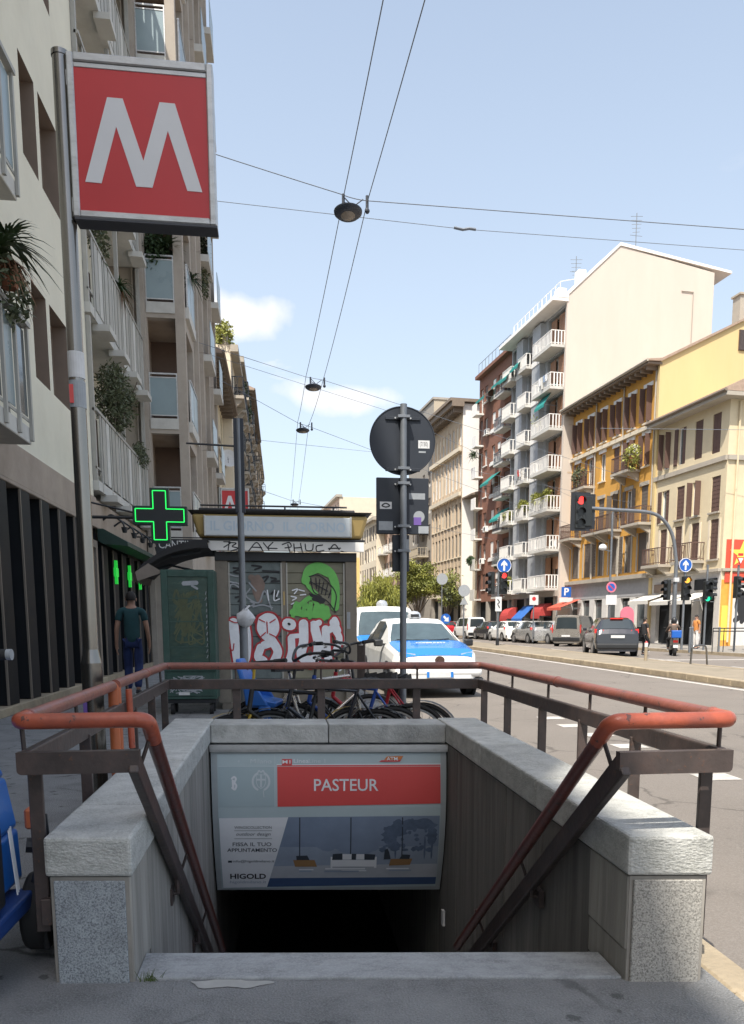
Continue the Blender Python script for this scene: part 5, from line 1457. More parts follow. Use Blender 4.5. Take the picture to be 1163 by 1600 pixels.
m = MB(); pbx(m, PF, -.7, CL, CH_-.2, CH_+.0, -.02, .75); m.bx(-.7, -.002, -9.5, -.02, CH_-.2, CH_); m.build('eave', 'trim_old', Ch)
m = MB(); m.tube([PF(-.75, CH_+.05, .82), PF(CL, CH_+.05, .82)], .08, 8); m.build('gutter', 'eave_dark', Ch)
downpipe(Ch, PC_, .55, .2, CH_-.3, 'cream_old')
# mural on the wall facing the camera
PM = lambda u, v, w: PC_(u-.70, v, w)
m = MB(); pbx(m, PM, .92, 4.2, 4.22, 5.75, .0, .012); m.build('mural_flag', 'flag_red', Ch)
m = MB(); c0, z0, r0 = 1.98, 4.98, .88
st = [(c0+(r0 if k % 2 == 0 else r0*.40)*math.sin(k*math.pi/5), z0+(r0*.82 if k % 2 == 0 else r0*.33)*math.cos(k*math.pi/5)) for k in range(10)]
m.prism(st, PM, .0125, .02); m.build('mural_star', 'flag_yellow', Ch)
m = MB(); pbx(m, PM, .75, 1.5, 0.0, 3.6, .0, .012); m.build('mural_panel', 'mural_orange', Ch)
m = MB(); pbx(m, PM, .85, 1.35, .3, 2.2, .0125, .018); m.build('mural_panel', 'flag_yellow', Ch)
m = MB(); pbx(m, PM, 1.51, 6, 0.0, 3.9, .0, .012); m.build('mural_panel', 'shop_wall_white', Ch)
m = MB()
for k in range(7): stroke(m, [(1.7+random.uniform(0, 1.6), random.uniform(1.3, 3.0)) for _ in range(4)], random.uniform(.12, .35), lambda u, v, e: PM(u, v, .013+e), 0, off=.001*(k+1))
m.build('mural_shapes', 'ink', Ch)
m = MB(); pbx(m, PM, .9, 2.9, 3.45, 4.0, .02, .06); m.build('shop_sign', 'flag_red', Ch)
m = MB(); pbx(m, PF, .3, 2.3, 3.1, 3.7, .0, .1); m.build('shop_sign', 'shop_black', Ch)
m = MB(); pbx(m, PF, 2.8, 6.6, 3.1, 3.6, .0, .1); m.build('shop_sign', 'brown_window', Ch)
awning('white flat awning over the corner shop nearest the mural', .2, 2.95, 2.0, 1.5, 'awning_white', t=-19.35, off=-.6, drop=.45)
awning('white flat awning in the middle of the cream house shops', 2.5, 2.95, 2.0, 1.5, 'awning_white', t=-19.35, off=-.6, drop=.45)
awning('white flat awning at the ochre house end of the cream shops', 5.0, 3.0, 2.4, 1.3, 'awning_white', t=-19.35, off=-.6, drop=.4)

# ------------------------------------------------------------------ RIGHT: brick block
Bk = building('brick_apartment_block', 'red brick apartment block with white windows and green sun blinds', 11.02, -.25)
KL, KH = 9.4, 24.9
zb = [3.6+2.98*k for k in range(7)]
ops = []
for z in zb:
    ops += [(.3, 2.2, z+.02, z+2.4), (3.2, 4.1, z+.9, z+2.4), (4.7, 5.6, z+.9, z+2.4), (6.9, 7.8, z+.9, z+2.4), (8.2, 9.1, z+.02, z+2.4)]
m = MB(); wall_sheet(m, PF, 0, KL, 3.3, KH, ops, .25); hull(m, KL, 12, -.2, KH, 0, 0, 1)
m.build('wall', ['brick_red', 'roof_dark'], Bk)
m = MB(); pbx(m, PF, 0, KL, -.2, 3.3, -.5, -.3); m.build('shop_back', 'shop_black', Bk)
for u in (0, 3, 6, 8.9):
    m = MB(); pbx(m, PF, u, u+.5, -.1, 3.3, -.3, .02); m.build('shop_pillar', 'concrete_grey', Bk)
for i, o in enumerate(ops):
    window(Bk, PF, *o, depth=.2, frame='white_trim', pane='glass_pane' if i % 3 else 'glass_dark', mull=1, shut=random.choice([None, 'blind']), shm='white_trim' if i % 5 in (1, 2) else 'shutter_brown', sill='white_trim', fw=.08)
for z in zb:
    balcony(Bk, PF, .1, 2.5, z, .95, 'slab_white', 'galv', gap=.2)
    m = MB(); pbx(m, PF, 3.0, 5.9, z+.55, z+.8, .0, .12); m.build('window_ledge', 'white_trim', Bk)
    m = MB(); pbx(m, PF, 8.0, 9.3, z-.15, z, .0, .8); pbx(m, PF, 8.0, 9.3, z, z+.95, .72, .8); m.build('balcony', 'white_trim' if z > 9 else 'slab_white', Bk)
m = MB(); pbx(m, PF, 0, KL, KH, KH+.3, -1, .5); m.build('cornice', 'brick_red', Bk)
m = MB(); m.bx(.5, 8.5, -8, -2.5, KH, KH+2.2); m.build('penthouse', 'concrete_grey', Bk)
m = MB()
for k in range(10): m.tube([PF(.3+.95*k, KH+.3, .3), PF(.3+.95*k, KH+1.3, .3)], .025, 5)
m.tube([PF(.3, KH+1.3, .3), PF(8.85, KH+1.3, .3)], .025, 5); m.build('terrace_railing', 'galv', Bk)
for i, (u, z, lb) in enumerate(((.2, 23.4, 'long teal sun blind on the top floor of the brick block'), (4.6, 23.2, 'teal blind over the top far windows of the brick block'), (.3, 11.6, 'teal blind hanging over a middle balcony of the brick block'), (3.0, 15.2, 'faded green blind on a brick wall window, above the middle blind'))):
    awning(lb, u, z, 2.4, 1.2, 'awning_teal', t=11.02, off=-.25, drop=1.0, name='sun_blind')
potplant('hanging ivy down the brick wall above the street sign', 13.2, .2, 6.2, 30, .9, 'leaf_olive', 900)
potplant('leafy shrub on a high balcony of the brick block', 19.5, .6, 17.2, 60, 1.1, 'leaf_dark', 200)
potplant('dark green creeper at the far end of the brick block', 20.2, .5, 7.0, 30, .8, 'leaf_dark', 900)

def aircon(par, P, u, v, w=.0):
    m = MB(); pbx(m, P, u, u+.8, v, v+.55, w+.05, w+.37); a = m.build('air_conditioner', 'white_trim', par, bevel=.02)
    m = MB(); c = P(u+.34, v+.27, w+.372); q = [P(u+.34+.21*math.cos(k*math.pi/8), v+.27+.21*math.sin(k*math.pi/8), w+.374) for k in range(16)]; m.poly(q); m.build('fan_grille', 'black_metal', a)
for u, v in ((6.0, 10.0), (3.3, 16.0), (6.1, 19.1), (7.0, 7.0)): aircon(Bk, PF, u, v)
for u, v in ((8.9, 12.9), (5.6, 9.9), (.3, 7.1)): aircon(W, PF, u, v, .05)
for u, v in ((2.0, 12.0), (7.7, 8.5)): aircon(Yh, PF, u, v)
def laundry(label, t, off, z, n, cols):
    p = far(t, off); l = thing('laundry', label, 'laundry', (p.x, p.y, z), RZ, None)
    for k in range(n):
        m = MB(); h = random.uniform(.5, .95); x0 = .45*k
        for i in range(3):
            for j in range(3):
                f = lambda i, j: (x0+.38*i/3, .03*math.sin(i*2.1+j+k), -h*j/3)
                m.quad(f(i, j), f(i+1, j), f(i+1, j+1), f(i, j+1))
        m.build('cloth', cols[k % len(cols)], l, flip=False)
laundry('pale washing hung on the second corner balcony rail from the top', .4, 1.22, fz[5]+.98, 4, ['sticker_white', 'print_blue', 'awning_white'])
laundry('red and white washing hung on a middle balcony of the grey block', 5.8, 1.02, fz[3]+.98, 3, ['cloth_white', 'awning_red', 'sticker_grey'])

# ------------------------------------------------------------------ RIGHT: low infill, pilastered palace, concrete block and beyond
Lo = building('low_infill_house', 'low grey house squeezed between the brick block and the pilastered palace', 20.45, -.9)
m = MB(); ol = [(.5+1.3*i, 1.3+1.3*i, 4.6+3*k, 6.6+3*k) for i in range(2) for k in range(3)]
wall_sheet(m, PF, 0, 3.3, -.2, 14.2, ol, .2); hull(m, 3.3, 9, -.2, 14.2, 0, 0, 1); m.build('wall', ['concrete_tan', 'roof_dark'], Lo)
for o in ol: window(Lo, PF, *o, depth=.16, pane='glass_dark', shut='closed', shm='shutter_grey')
m = MB(); m.prism([(1.3, 14.0), (1.3, 14.15), (-5, 16), (-9, 14.3)], lambda a, z, d: (d, a, z), -.1, 3.3); m.build('roof', 'eave_dark', Lo)
Pl = building('pilastered_palace', 'tall tan stone palace with rows of pilasters and a bracketed cornice', 23.8, .35)
QL, QH = 11.6, 23.6
m = MB(); cols = 9; op = []
for i in range(cols):
    u = QL*(i+.5)/cols
    op += [(u-.42, u+.42, 5.0, 7.2), (u-.42, u+.42, 8.2, 10.6), (u-.42, u+.42, 11.6, 13.8), (u-.42, u+.42, 15.3, 18.6), (u-.42, u+.42, 19.6, 21.6)]
wall_sheet(m, PF, 0, QL, -.2, QH, op, .14, 0, 0); hull(m, QL, 13, -.2, QH, 0, 1, 2)
m.build('wall', ['stone_tan', 'white_trim', 'roof_dark'], Pl)
for o in op: window(Pl, PF, *o, depth=.10, frame='white_trim' if o[2] > 15 else 'trim_old', pane='glass_pane' if o[2] > 15 else 'glass_dark', mull=0 if o[2] < 15 else 1, shut='blind' if random.random() < .3 else None, shm='stone_cream', sill='stone_cream' if o[2] < 15 else None)
for i in range(cols+1):
    u = QL*i/cols
    m = MB(); pbx(m, PF, max(0, u-.16), min(QL, u+.16), 4.4, 21.9, .0, .06); m.build('pilaster', 'stone_tan', Pl)
for z_, w0_, w1_ in ((4.0, -.02, .6), (14.4, .132, .4), (18.9, .132, .4)):
    m = MB(); pbx(m, PF, 0, QL, z_, z_+.4, w0_, w1_); m.build('string_course', 'stone_cream', Pl)
m = MB(); pbx(m, PF, -.4, QL+.2, 23.2, 23.7, .0, 1.3); pbx(m, PF, -.4, QL+.2, 23.702, 24.0, -13, 1.5)
for k in range(20): pbx(m, PF, .1+.6*k, .3+.6*k, 22.7, 23.198, .0, 1.0)
m.build('cornice', 'eave_dark', Pl)
for k in range(4):
    u = .8+3*k; m = MB(); pbx(m, PF, u, u+.8, -.2, 4.0, -.2, .3); m.build('arcade_pillar', 'concrete_grey', Pl)
m = MB(); pbx(m, PF, .2, QL-.2, 0, 3.7, .0, .05); m.build('arcade_shade', 'shop_black', Pl)  # flat black sheet standing in for the shade inside the arcade
balcony(Pl, PF, .6, 3.4, 4.45, 1.3, 'stone_cream', 'stone_cream', gap=.25, bw=.06, brackets=2)
Cc = building('concrete_tower_block', 'plain concrete tower rising behind the pilastered palace', 35.5, .2)
m = MB(); oc = [(1.2+2.6*i, 2.3+2.6*i, 5+3.1*k, 6.8+3.1*k) for i in range(4) for k in range(6)]
wall_sheet(m, PF, 0, 12, -.2, 27.0, oc, .2); hull(m, 12, 14, -.2, 27.0, 0, 1, 2); m.build('wall', ['concrete_grey', 'concrete_tan', 'roof_dark'], Cc)
for o in oc: window(Cc, PF, *o, depth=.16, pane='glass_dark', shut='blind', shm='shutter_grey')
m = MB(); pbx(m, PF, -.1, 12, 27.0, 27.25, -14, .15); m.build('coping', 'concrete_grey', Cc)
for k in range(4):
    balcony(Cc, PF, 2.0, 6.5, 6.2+3.1*k, 1.4, 'concrete_tan', 'concrete_tan', gap=.3, solid='concrete_tan')
def far_block(name, label, t0, t1, off, H, wm, fl, nw, bal=0, shm='shutter_grey', endm=None, railm='white_trim'):
    h = building(name, label, t0, off); L = t1-t0-.05; fh = (H-4.2)/fl; ops = []
    for k in range(fl):
        for i in range(nw):
            u = L*(i+.5)/nw; ops.append((u-.55, u+.55, 4.5+fh*k, 4.5+fh*k+min(2.1, fh-.9)))
    m = MB(); wall_sheet(m, PF, 0, L, -.2, H, ops, .2); hull(m, L, 12, -.2, H, 0, 1, 2); m.build('wall', [wm, endm or wm, 'roof_dark'], h)
    for o in ops: window(h, PF, *o, depth=.16, pane='glass_dark', shut=random.choice(['closed', 'open', None, 'blind']), shm=shm)
    m = MB(); pbx(m, PF, -.2, L, H-.02, H+.4, -.5, .6); m.build('cornice', 'trim_old', h)
    if bal:
        for k in range(fl):
            for i in range(0, nw, bal): 
                u = L*(i+.5)/nw; balcony(h, PF, u-1.3, u+1.3, 4.45+fh*k, 1.1, 'slab_white', railm, gap=.3, bw=.05, ends=True)
    return h
far_block('plaster_town_house', 'pinkish plaster house past the concrete tower', 47.6, 62, .3, 18, 'pink_wall', 4, 7, 2, endm='stone_cream')
far_block('cream_gabled_house', 'cream house with a blank sunlit end wall beyond the road trees', 62, 76, 1.6, 16.5, 'stone_cream', 4, 7, 0, endm='stone_cream')
far_block('small_yellow_house', 'small bright yellow house seen above the road trees', 76, 84, 2.8, 12, 'yellow_wall', 3, 4, 0, endm='yellow_wall')
far_block('balconied_apartment_block', 'distant pale apartment block with many stacked balconies', 84, 118, 3.6, 23, 'pink_wall', 6, 12, 1, endm='stone_cream')
far_block('hazy_apartment_block', 'farthest pale apartment block closing the sunny row', 118, 165, 4.4, 24, 'stone_tan', 6, 14, 2, endm='stone_cream')
# ================================================================== KIOSK
random.seed(21)
K = thing('newsstand_kiosk', 'shuttered newsstand kiosk covered in graffiti with a pale lit box sign on its roof', 'kiosk', (0.08, 12.2, 0))
KO = Vector((.08, 12.2, 0))
def kb(name, x0, x1, y0, y1, z0, z1, m, bev=.004):
    b = MB(); b.bx(x0-.08, x1-.08, y0, y1, z0, z1); return b.build(name, m, K, bevel=bev)
kb('body', -.84, 1.09, .06, 2.0, .08, 2.30, 'kiosk_metal', 0)
kb('base', -.90, 1.12, -.02, 2.02, 0, .10, 'kiosk_metal')
kb('corner_post', -.95, -.77, -.03, .10, .10, 2.30, 'kiosk_metal')
kb('corner_post', .96, 1.13, -.03, .10, .10, 2.30, 'kiosk_metal')
kb('corner_post', .012, .075, -.01, .08, .10, 2.20, 'kiosk_metal')
kb('header', -.95, 1.13, -.05, .12, 2.19, 2.32, 'black_metal')
for k in range(12):
    z = .3+k*.157
    kb('shutter_slat', -.76, .010, .012, .05, z, z+.152, 'kiosk_shutter', .006)
    kb('shutter_slat', .078, .955, .012, .05, z, z+.152, 'kiosk_olive', .006)
for x in (-.765, .0, .08, .93):
    kb('guide_rail', x, x+.022, -.012, .03, .3, 2.17, 'slat_metal', 0)
kb('white_valance', -1.09, 1.23, -.16, -.12, 2.325, 2.465, 'white_paint', .006)
kb('valance_top', -1.10, 1.24, -.16, .14, 2.468, 2.50, 'black_metal')
# cornice box: slightly tapered
b = MB()
def taper(x0, x1, y0, y1, z0, z1, f, mi=0):
    b.hexa([(x0-.08, y0, z0), (x1-.08, y0, z0), (x1-.08, y1, z0), (x0-.08, y1, z0), (x0-.08-f, y0-f, z1), (x1-.08+f, y0-f, z1), (x1-.08+f, y1+f, z1), (x0-.08-f, y1+f, z1)], mi)
taper(-1.16, 1.20, -.16, 2.15, 2.51, 2.83, .09); b.build('cornice_box', 'kiosk_yellow', K, bevel=.05, seg=3)
kb('light_box', -1.06, 1.03, -.265, -.15, 2.525, 2.80, 'kiosk_box', .01)
for x0, x1 in ((-1.07, -1.045), (1.015, 1.04)): kb('light_box_edge', x0, x1, -.275, -.14, 2.52, 2.81, 'aluminium')
b = MB(); taper(-1.17, 1.22, -.17, 2.16, 2.832, 2.875, .12); b.build('roof_edge', 'roof_dark', K)
kb('roof', -1.15, 1.10, -.1, 2.1, 2.876, 2.93, 'roof_dark', .01)
b = MB(); b.tube([(-1.2, -.15, 2.96), (.9, -.15, 2.96)], .014, 6)
for x in (-.7, 0, .7): b.tube([(x, -.15, 2.9), (x, -.15, 2.96)], .012, 6)
b.build('roof_rail', 'black_metal', K)
for tx, cx in (('IL GIORNO', -.53), ('IL GIORNO', .50)):
    text_mesh(tx, .19, lambda u, v, cx=cx: (cx-.08+u, -.2665, 2.655+v), 'kiosk_print', 'lettering', K, width=.90, bold=.003)
# painted tags on the valance
def kfn(off0):
    def f(x, z, e): return (x-.08, off0-e, z)
    return f
def kc(cx, cy): return (-.92+cx*.001948, 2.537-cy*.001946)
b = MB(); _layer[0] = 0
V = kfn(-.1605)
for st in ([(60, 45), (110, 50), (60, 85)], [(100, 42), (90, 105)], [(95, 50), (150, 55), (120, 78), (165, 92), (110, 112)], [(240, 110), (300, 48), (345, 108)], [(265, 82), (335, 84)], [(350, 50), (390, 100)], [(420, 45), (385, 85), (450, 90)],
           [(490, 60), (540, 45), (555, 75), (510, 85)], [(530, 60), (545, 115)], [(575, 55), (580, 112)], [(578, 85), (630, 80)], [(625, 50), (638, 112)], [(660, 55), (668, 100), (712, 98), (720, 55)], [(790, 60), (745, 70), (750, 108), (800, 100)], [(840, 95), (880, 55), (915, 92)], [(835, 85), (925, 82)], [(930, 105), (945, 108)]):
    stroke(b, [kc(*p) for p in st], .016, V)
b.build('valance_tag', 'ink', K)
# upper left window: faint scrawls
G = kfn(.0115)
def tagset(name, strokes, w, m, fn=G):
    b = MB()
    for st in strokes: stroke(b, [kc(*p) for p in st], w, fn)
    return b.build(name, m, K)
tagset('graffiti', [[(250, 300), (300, 330), (280, 400), (310, 470)], [(300, 300), (330, 350), (310, 420)], [(270, 340), (320, 370)]], .09, 'graf_tan')
tagset('graffiti', [[(120, 230), (180, 235), (120, 260), (190, 275)], [(340, 300), (380, 290), (350, 330)], [(400, 300), (440, 310), (400, 330), (460, 325)], [(110, 380), (180, 390)], [(130, 450), (190, 440), (150, 480)], [(340, 250), (460, 255)], [(400, 420), (430, 400), (440, 470)], [(260, 210), (330, 220), (280, 240)]], .026, 'ink')
tagset('graffiti', [[(80, 275), (130, 290), (190, 292)], [(75, 330), (150, 345), (195, 370)], [(80, 400), (110, 350), (195, 405), (200, 470)], [(235, 340), (285, 400)], [(240, 385), (210, 440), (300, 490), (350, 400), (400, 540)], [(260, 520), (330, 505), (405, 525)], [(240, 480), (270, 500), (220, 520)]], .022, 'graf_grey')
tagset('graffiti', [[(370, 395), (378, 470)], [(425, 395), (420, 470), (460, 460)], [(455, 400), (440, 440)], [(560, 395), (600, 385), (575, 420)], [(610, 390), (650, 400)], [(550, 440), (590, 450), (560, 470)], [(620, 430), (660, 425)], [(550, 500), (570, 490)]], .018, 'graf_white')
# green swirl
b = MB()
for st, w in (([(660, 320), (690, 240), (770, 215), (850, 260), (885, 340), (890, 420), (885, 520)], .125), ([(665, 300), (680, 360), (740, 420)], .06), ([(700, 260), (760, 240), (830, 270)], .09), ([(560, 590), (590, 490), (620, 580)], .06), ([(640, 590), (655, 500), (690, 540), (700, 480), (690, 600)], .06), ([(720, 590), (740, 510), (770, 560), (790, 500), (780, 600)], .06), ([(800, 610), (820, 520), (835, 600)], .06), ([(560, 560), (830, 590)], .10), ([(600, 520), (700, 450), (760, 520)], .07)):
    stroke(b, [kc(*p) for p in st], w, G)
b.build('graffiti', 'graf_green', K)
tagset('graffiti', [[(690, 290), (760, 280), (850, 350), (895, 430), (880, 540)], [(700, 300), (720, 400), (780, 440)], [(740, 300), (745, 380)], [(770, 310), (760, 400)], [(800, 330), (780, 420)], [(830, 350), (810, 430)], [(855, 390), (835, 450)], [(690, 420), (760, 440), (830, 480), (890, 560)], [(700, 330), (830, 400)], [(720, 470), (800, 470)], [(730, 440), (790, 470)]], .017, 'ink')
tagset('graffiti', [[(705, 430), (800, 470)], [(720, 460), (790, 480)]], .05, 'ink')
# the big bottom piece: red outlines under white letters
Wh = []
letters = [
    ([(110, 640), (120, 780), (140, 960)], .14), ([(200, 640), (215, 760), (205, 900), (170, 960)], .10), ([(150, 900), (190, 950)], .12),
    ([(330, 620), (370, 600), (410, 620), (420, 690), (370, 750), (320, 690), (330, 620)], .13), ([(370, 640), (370, 720)], .16), ([(310, 830), (290, 900), (330, 930)], .12), ([(400, 780), (440, 860), (410, 940)], .13), ([(340, 810), (400, 790)], .12),
    ([(520, 650), (540, 655)], .17),
    ([(545, 760), (545, 860), (520, 950)], .11), ([(600, 740), (545, 745)], .07),
    ([(640, 650), (640, 780), (620, 890), (680, 930), (740, 900), (750, 790), (720, 660)], .14), ([(760, 640), (720, 660)], .09), ([(690, 930), (690, 960)], .12),
    ([(810, 690), (815, 820), (830, 930)], .12), ([(830, 700), (890, 660), (880, 620)], .10), ([(880, 690), (915, 760), (890, 850)], .10), ([(870, 640), (900, 700)], .12)]
b = MB()
for st, w in letters: stroke(b, [kc(*p) for p in st], w+.055, G)
b.build('graffiti_outline', 'graf_red', K)
b = MB()
for st, w in letters: stroke(b, [kc(*p) for p in st], w, G)
b.build('graffiti_letters', 'graf_white', K)
tagset('graffiti_face', [[(305, 615), (345, 635)], [(425, 615), (385, 640)], [(362, 635), (365, 720)], [(310, 750), (350, 715)], [(380, 725), (430, 750)], [(75, 620), (130, 640), (200, 625)], [(270, 640), (300, 580), (400, 560), (470, 610)], [(75, 830), (100, 850), (110, 800)], [(690, 640), (690, 850)], [(860, 800), (850, 880)]], .017, 'graf_red')
tagset('graffiti_eye', [[(527, 648), (534, 652)]], .035, 'ink')
# side door frame bits, stickers
kb('notice', .035, .055, -.018, -.012, 1.55, 1.75, 'kiosk_yellow', 0)
kb('notice', .98, 1.03, -.040, -.034, 1.2, 1.45, 'sticker_grey', 0)
# awning on the left side of the kiosk
AWK = thing('folded_awning', 'sagging black awning with a taupe valance at the left of the kiosk', 'awning', (-1.0, 11.9, 0))
b = MB()
pr = [(0, 2.44), (-.25, 2.40), (-.55, 2.30), (-.84, 2.12), (-.98, 1.98)]
up_ = smooth_path([(x, 0, z) for x, z in pr], 4); n_ = len(up_); rows_ = []
for k in range(9):                              # cloth sagging a little between its arms
    y = -.35+1.55*k/8; sg = .035*math.sin(math.pi*k/8)+.012*math.sin(k*2.1)
    rows_.append([(p.x, y, p.z-sg*math.sin(math.pi*i/(n_-1))) for i, p in enumerate(up_)])
for k in range(8):
    for i in range(n_-1):
        b.quad(rows_[k][i], rows_[k][i+1], rows_[k+1][i+1], rows_[k+1][i])
        th0, th1 = .03+.09*(1-i/(n_-1)), .03+.09*(1-(i+1)/(n_-1))
        q = [rows_[k][i], rows_[k][i+1], rows_[k+1][i+1], rows_[k+1][i]]; t_ = [th0, th1, th1, th0]
        b.quad(*[(p[0]+.02, p[1], p[2]-t) for p, t in zip(q, t_)])
        if k in (0, 7):
            r_ = rows_[0] if k == 0 else rows_[8]
            b.quad(r_[i], r_[i+1], (r_[i+1][0]+.02, r_[i+1][1], r_[i+1][2]-th1), (r_[i][0]+.02, r_[i][1], r_[i][2]-th0))
b.build('fabric', 'awning_black', AWK, smooth=40)
b = MB()
for k in range(6):
    y = -.352+k*.26; b.poly([(-.98, y, 1.98), (-.98, y+.25, 1.98), (-1.02, y+.25, 1.86), (-1.02, y+.12, 1.83), (-1.02, y, 1.86)])
b.poly([(-.98, -.353, 1.98), (-.80, -.353, 2.10), (-.60, -.353, 1.98), (-.95, -.353, 1.86)])
b.build('valance', 'awning_taupe', AWK, flip=False)
b = MB(); b.tube([(-.1, .0, 2.0), (-.55, 0, 2.1), (-.9, 0, 2.0)], .018, 6); b.tube([(-.1, -.2, 2.28), (-.5, -.25, 2.2)], .022, 6); b.build('arm', 'black_metal', AWK)
# green display cabinet on wheels
GC = thing('display_cabinet', 'tall dark green display cabinet on casters left of the kiosk', 'cabinet', (-1.28, 11.55, 0))
def gb(name, x0, x1, y0, y1, z0, z1, m, bev=.005):
    b = MB(); b.bx(x0, x1, y0, y1, z0, z1); return b.build(name, m, GC, bevel=bev)
gb('body', -.36, .36, .0, .5, .22, 2.02, 'green_cab')
gb('door_frame', -.36, -.27, -.03, -.001, .62, 2.0, 'green_cab'); gb('door_frame', .27, .36, -.03, -.001, .62, 2.0, 'green_cab')
gb('door_frame', -.268, .268, -.03, -.001, 1.92, 2.0, 'green_cab'); gb('door_frame', -.268, .268, -.03, -.001, .62, .70, 'green_cab')
gb('pane', -.266, .266, -.014, -.006, .702, 1.918, 'cab_glass', 0)
for z in (.95, 1.3, 1.62): gb('shelf', -.266, .266, -.018, -.0145, z, z+.015, 'green_cab', 0)
gb('lower_panel', -.33, .33, -.012, -.001, .26, .58, 'green_cab')
b = MB()
for k in range(26): stroke(b, [(random.uniform(-.3, .2), random.uniform(.3, .55)) for _ in range(3)], .012, lambda u, v, e: (u, -.0125-e, v), off=.0002*(k+1))
b.build('graffiti', 'graf_grey', GC)
b = MB()
stroke(b, [(-.05, 1.83), (.12, 1.84)], .06, lambda u, v, e: (u, -.0145-e, v), off=.001); stroke(b, [(.06, 1.80), (.13, 1.76)], .03, lambda u, v, e: (u, -.0145-e, v), off=.002)
for k in range(12): stroke(b, [(.24+random.uniform(-.01, .01), .8+.08*k), (.25, .84+.08*k)], .008, lambda u, v, e: (u, -.0145-e, v), off=.003+.0003*k)
b.build('peeled_paper', 'graf_grey', GC)
b = MB()
for k in range(16): stroke(b, [(random.uniform(-.22, .2), random.uniform(1.0, 1.75)) for _ in range(4)], random.uniform(.012, .03), lambda u, v, e: (u, -.0142-e*.2, v), off=.0002*(k+1))
b.build('faded_scrawl', 'leaf_olive', GC)
gb('plinth', -.34, .34, .03, .47, .16, .218, 'black_metal')
gb('notice', -.17, -.02, -.0185, -.013, .28, .32, 'sticker_white', 0)
for x in (-.27, .27):
    for y in (.08, .42):
        b = MB(); b.cyl((x-.025, y, .075), .075, .05, 14, axis='x'); b.build('caster', 'rubber', GC)

# second metro sign beyond the kiosk
M2 = dup(MS, (-1.62, 23.0, .62), 0, 'distant red square M sign rising behind the kiosk roof', 'red M signs of the underground')

# dark post in front of the kiosk with a white bag tied on
DP = thing('dark_post', 'slim dark steel post standing in front of the kiosk', 'post', (-.47, 10.2, 0))
b = MB(); b.tube([(0, 0, 0), (0, 0, 1.5)], .052, 12); b.tube([(0, 0, 1.5), (.0, 0, 3.72)], .040, 12); b.build('pole', 'galv', DP, smooth=40)
b = MB(); b.bx(-.06, .06, -.035, .035, 2.62, 3.72); b.build('cover_plate', 'back_navy', DP, bevel=.004)
b = MB(); b.tube([(0, 0, 3.40), (-.62, 0, 3.42)], .012, 6); b.build('stay', 'black_metal', DP)
BG = thing('white_bag', 'crumpled white plastic bag tied to the dark post', 'bag', (-.44, 10.13, 1.24))
b = MB()
prof = [(.02, 0), (.075, .04), (.10, .10), (.085, .16), (.04, .20), (.03, .22)]
b.lathe(prof, n=12, sx=1.2, sy=.6)
b.v = [(x+random.gauss(0, .008), y+random.gauss(0, .006), z+random.gauss(0, .006)) for x, y, z in b.v]
b.build('sack', 'bag_white', BG, smooth=30)
b = MB(); b.tube([(0, 0, .21), (.05, .03, .26), (-.03, .08, .25)], .012, 5); b.build('knot', 'bag_white', BG)

# ------------------------------------------------------------------ back of the road sign on its pole
RS = thing('road_sign_post', 'back of a round road sign and square plate on a grey pole', 'road sign', (1.125, 7.5, 0))
b = MB(); b.tube([(0, -.05, 0), (0, -.05, 3.24)], .031, 16); b.build('pole', 'galv', RS, smooth=40)
b = MB(); b.cyl((0, .012, 2.935), .298, .016, 64, axis='y'); b.build('round_plate', 'back_navy', RS, smooth=40)
b = MB(); b.tube([(.298*math.cos(a), .012, 2.935+.298*math.sin(a)) for a in [k*math.pi/32 for k in range(64)]], .006, 6, closed=True); b.build('rim', 'back_navy', RS)
def rbox(name, x0, x1, y0, y1, z0, z1, m, bev=.003):
    b = MB(); b.bx(x0, x1, y0, y1, z0, z1); return b.build(name, m, RS, bevel=bev)
rbox('square_plate', -.243, .245, .008, .024, 2.105, 2.61, 'back_navy', .006)
rbox('small_plate', -.095, .065, .008, .024, 1.765, 2.10, 'back_navy', .006)
for z in (3.13, 2.68, 2.55, 2.17, 1.95):
    rbox('clamp', -.055, .055, -.086, .006, z-.012, z+.012, 'galv', .002)
    for s in (-.07, .07):
        b = MB(); b.cyl((s, -.012, z), .008, .02, 8, axis='y'); b.build('bolt', 'aluminium', RS)
rbox('channel', -.16, .16, -.004, .0115, 3.115, 3.145, 'back_navy'); rbox('channel', -.16, .16, -.004, .0115, 2.665, 2.695, 'back_navy')
rbox('sticker', .145, .25, .0105, .0119, 2.875, 2.945, 'sticker_white', 0); rbox('sticker', .15, .215, .0105, .0119, 2.835, 2.85, 'sticker_grey', 0)
rbox('sticker', .06, .21, .0065, .0079, 2.42, 2.475, 'sticker_grey', 0)
rbox('sticker', -.21, -.10, .0065, .0079, 2.33, 2.395, 'sticker_white', 0); rbox('sticker', -.22, -.09, .0065, .0079, 2.14, 2.22, 'sticker_grey', 0)
rbox('sticker', .15, .245, .0065, .0079, 2.115, 2.18, 'sticker_grey', 0); rbox('sticker', .105, .175, .0050, .0064, 2.19, 2.26, 'sticker_purple', 0)
b = MB(); b.cyl((.155, .0066, 2.265), .052, .0013, 24, axis='y'); b.build('sticker', 'sticker_grey', RS)
rbox('sticker', .035, .062, .0065, .0079, 1.97, 2.06, 'sticker_grey', 0)
text_mesh('(7/30)', .055, lambda u, v: (.197+u, .0102, 2.91+v), 'ink', 'lettering', RS, width=.075)
b = MB(); stroke(b, [(-.19, 2.36), (-.155, 2.38), (-.12, 2.36), (-.155, 2.347)], .012, lambda u, v, e: (u, .0062-e, v), off=.0001, closed=True); b.build('eye_mark', 'ink', RS)

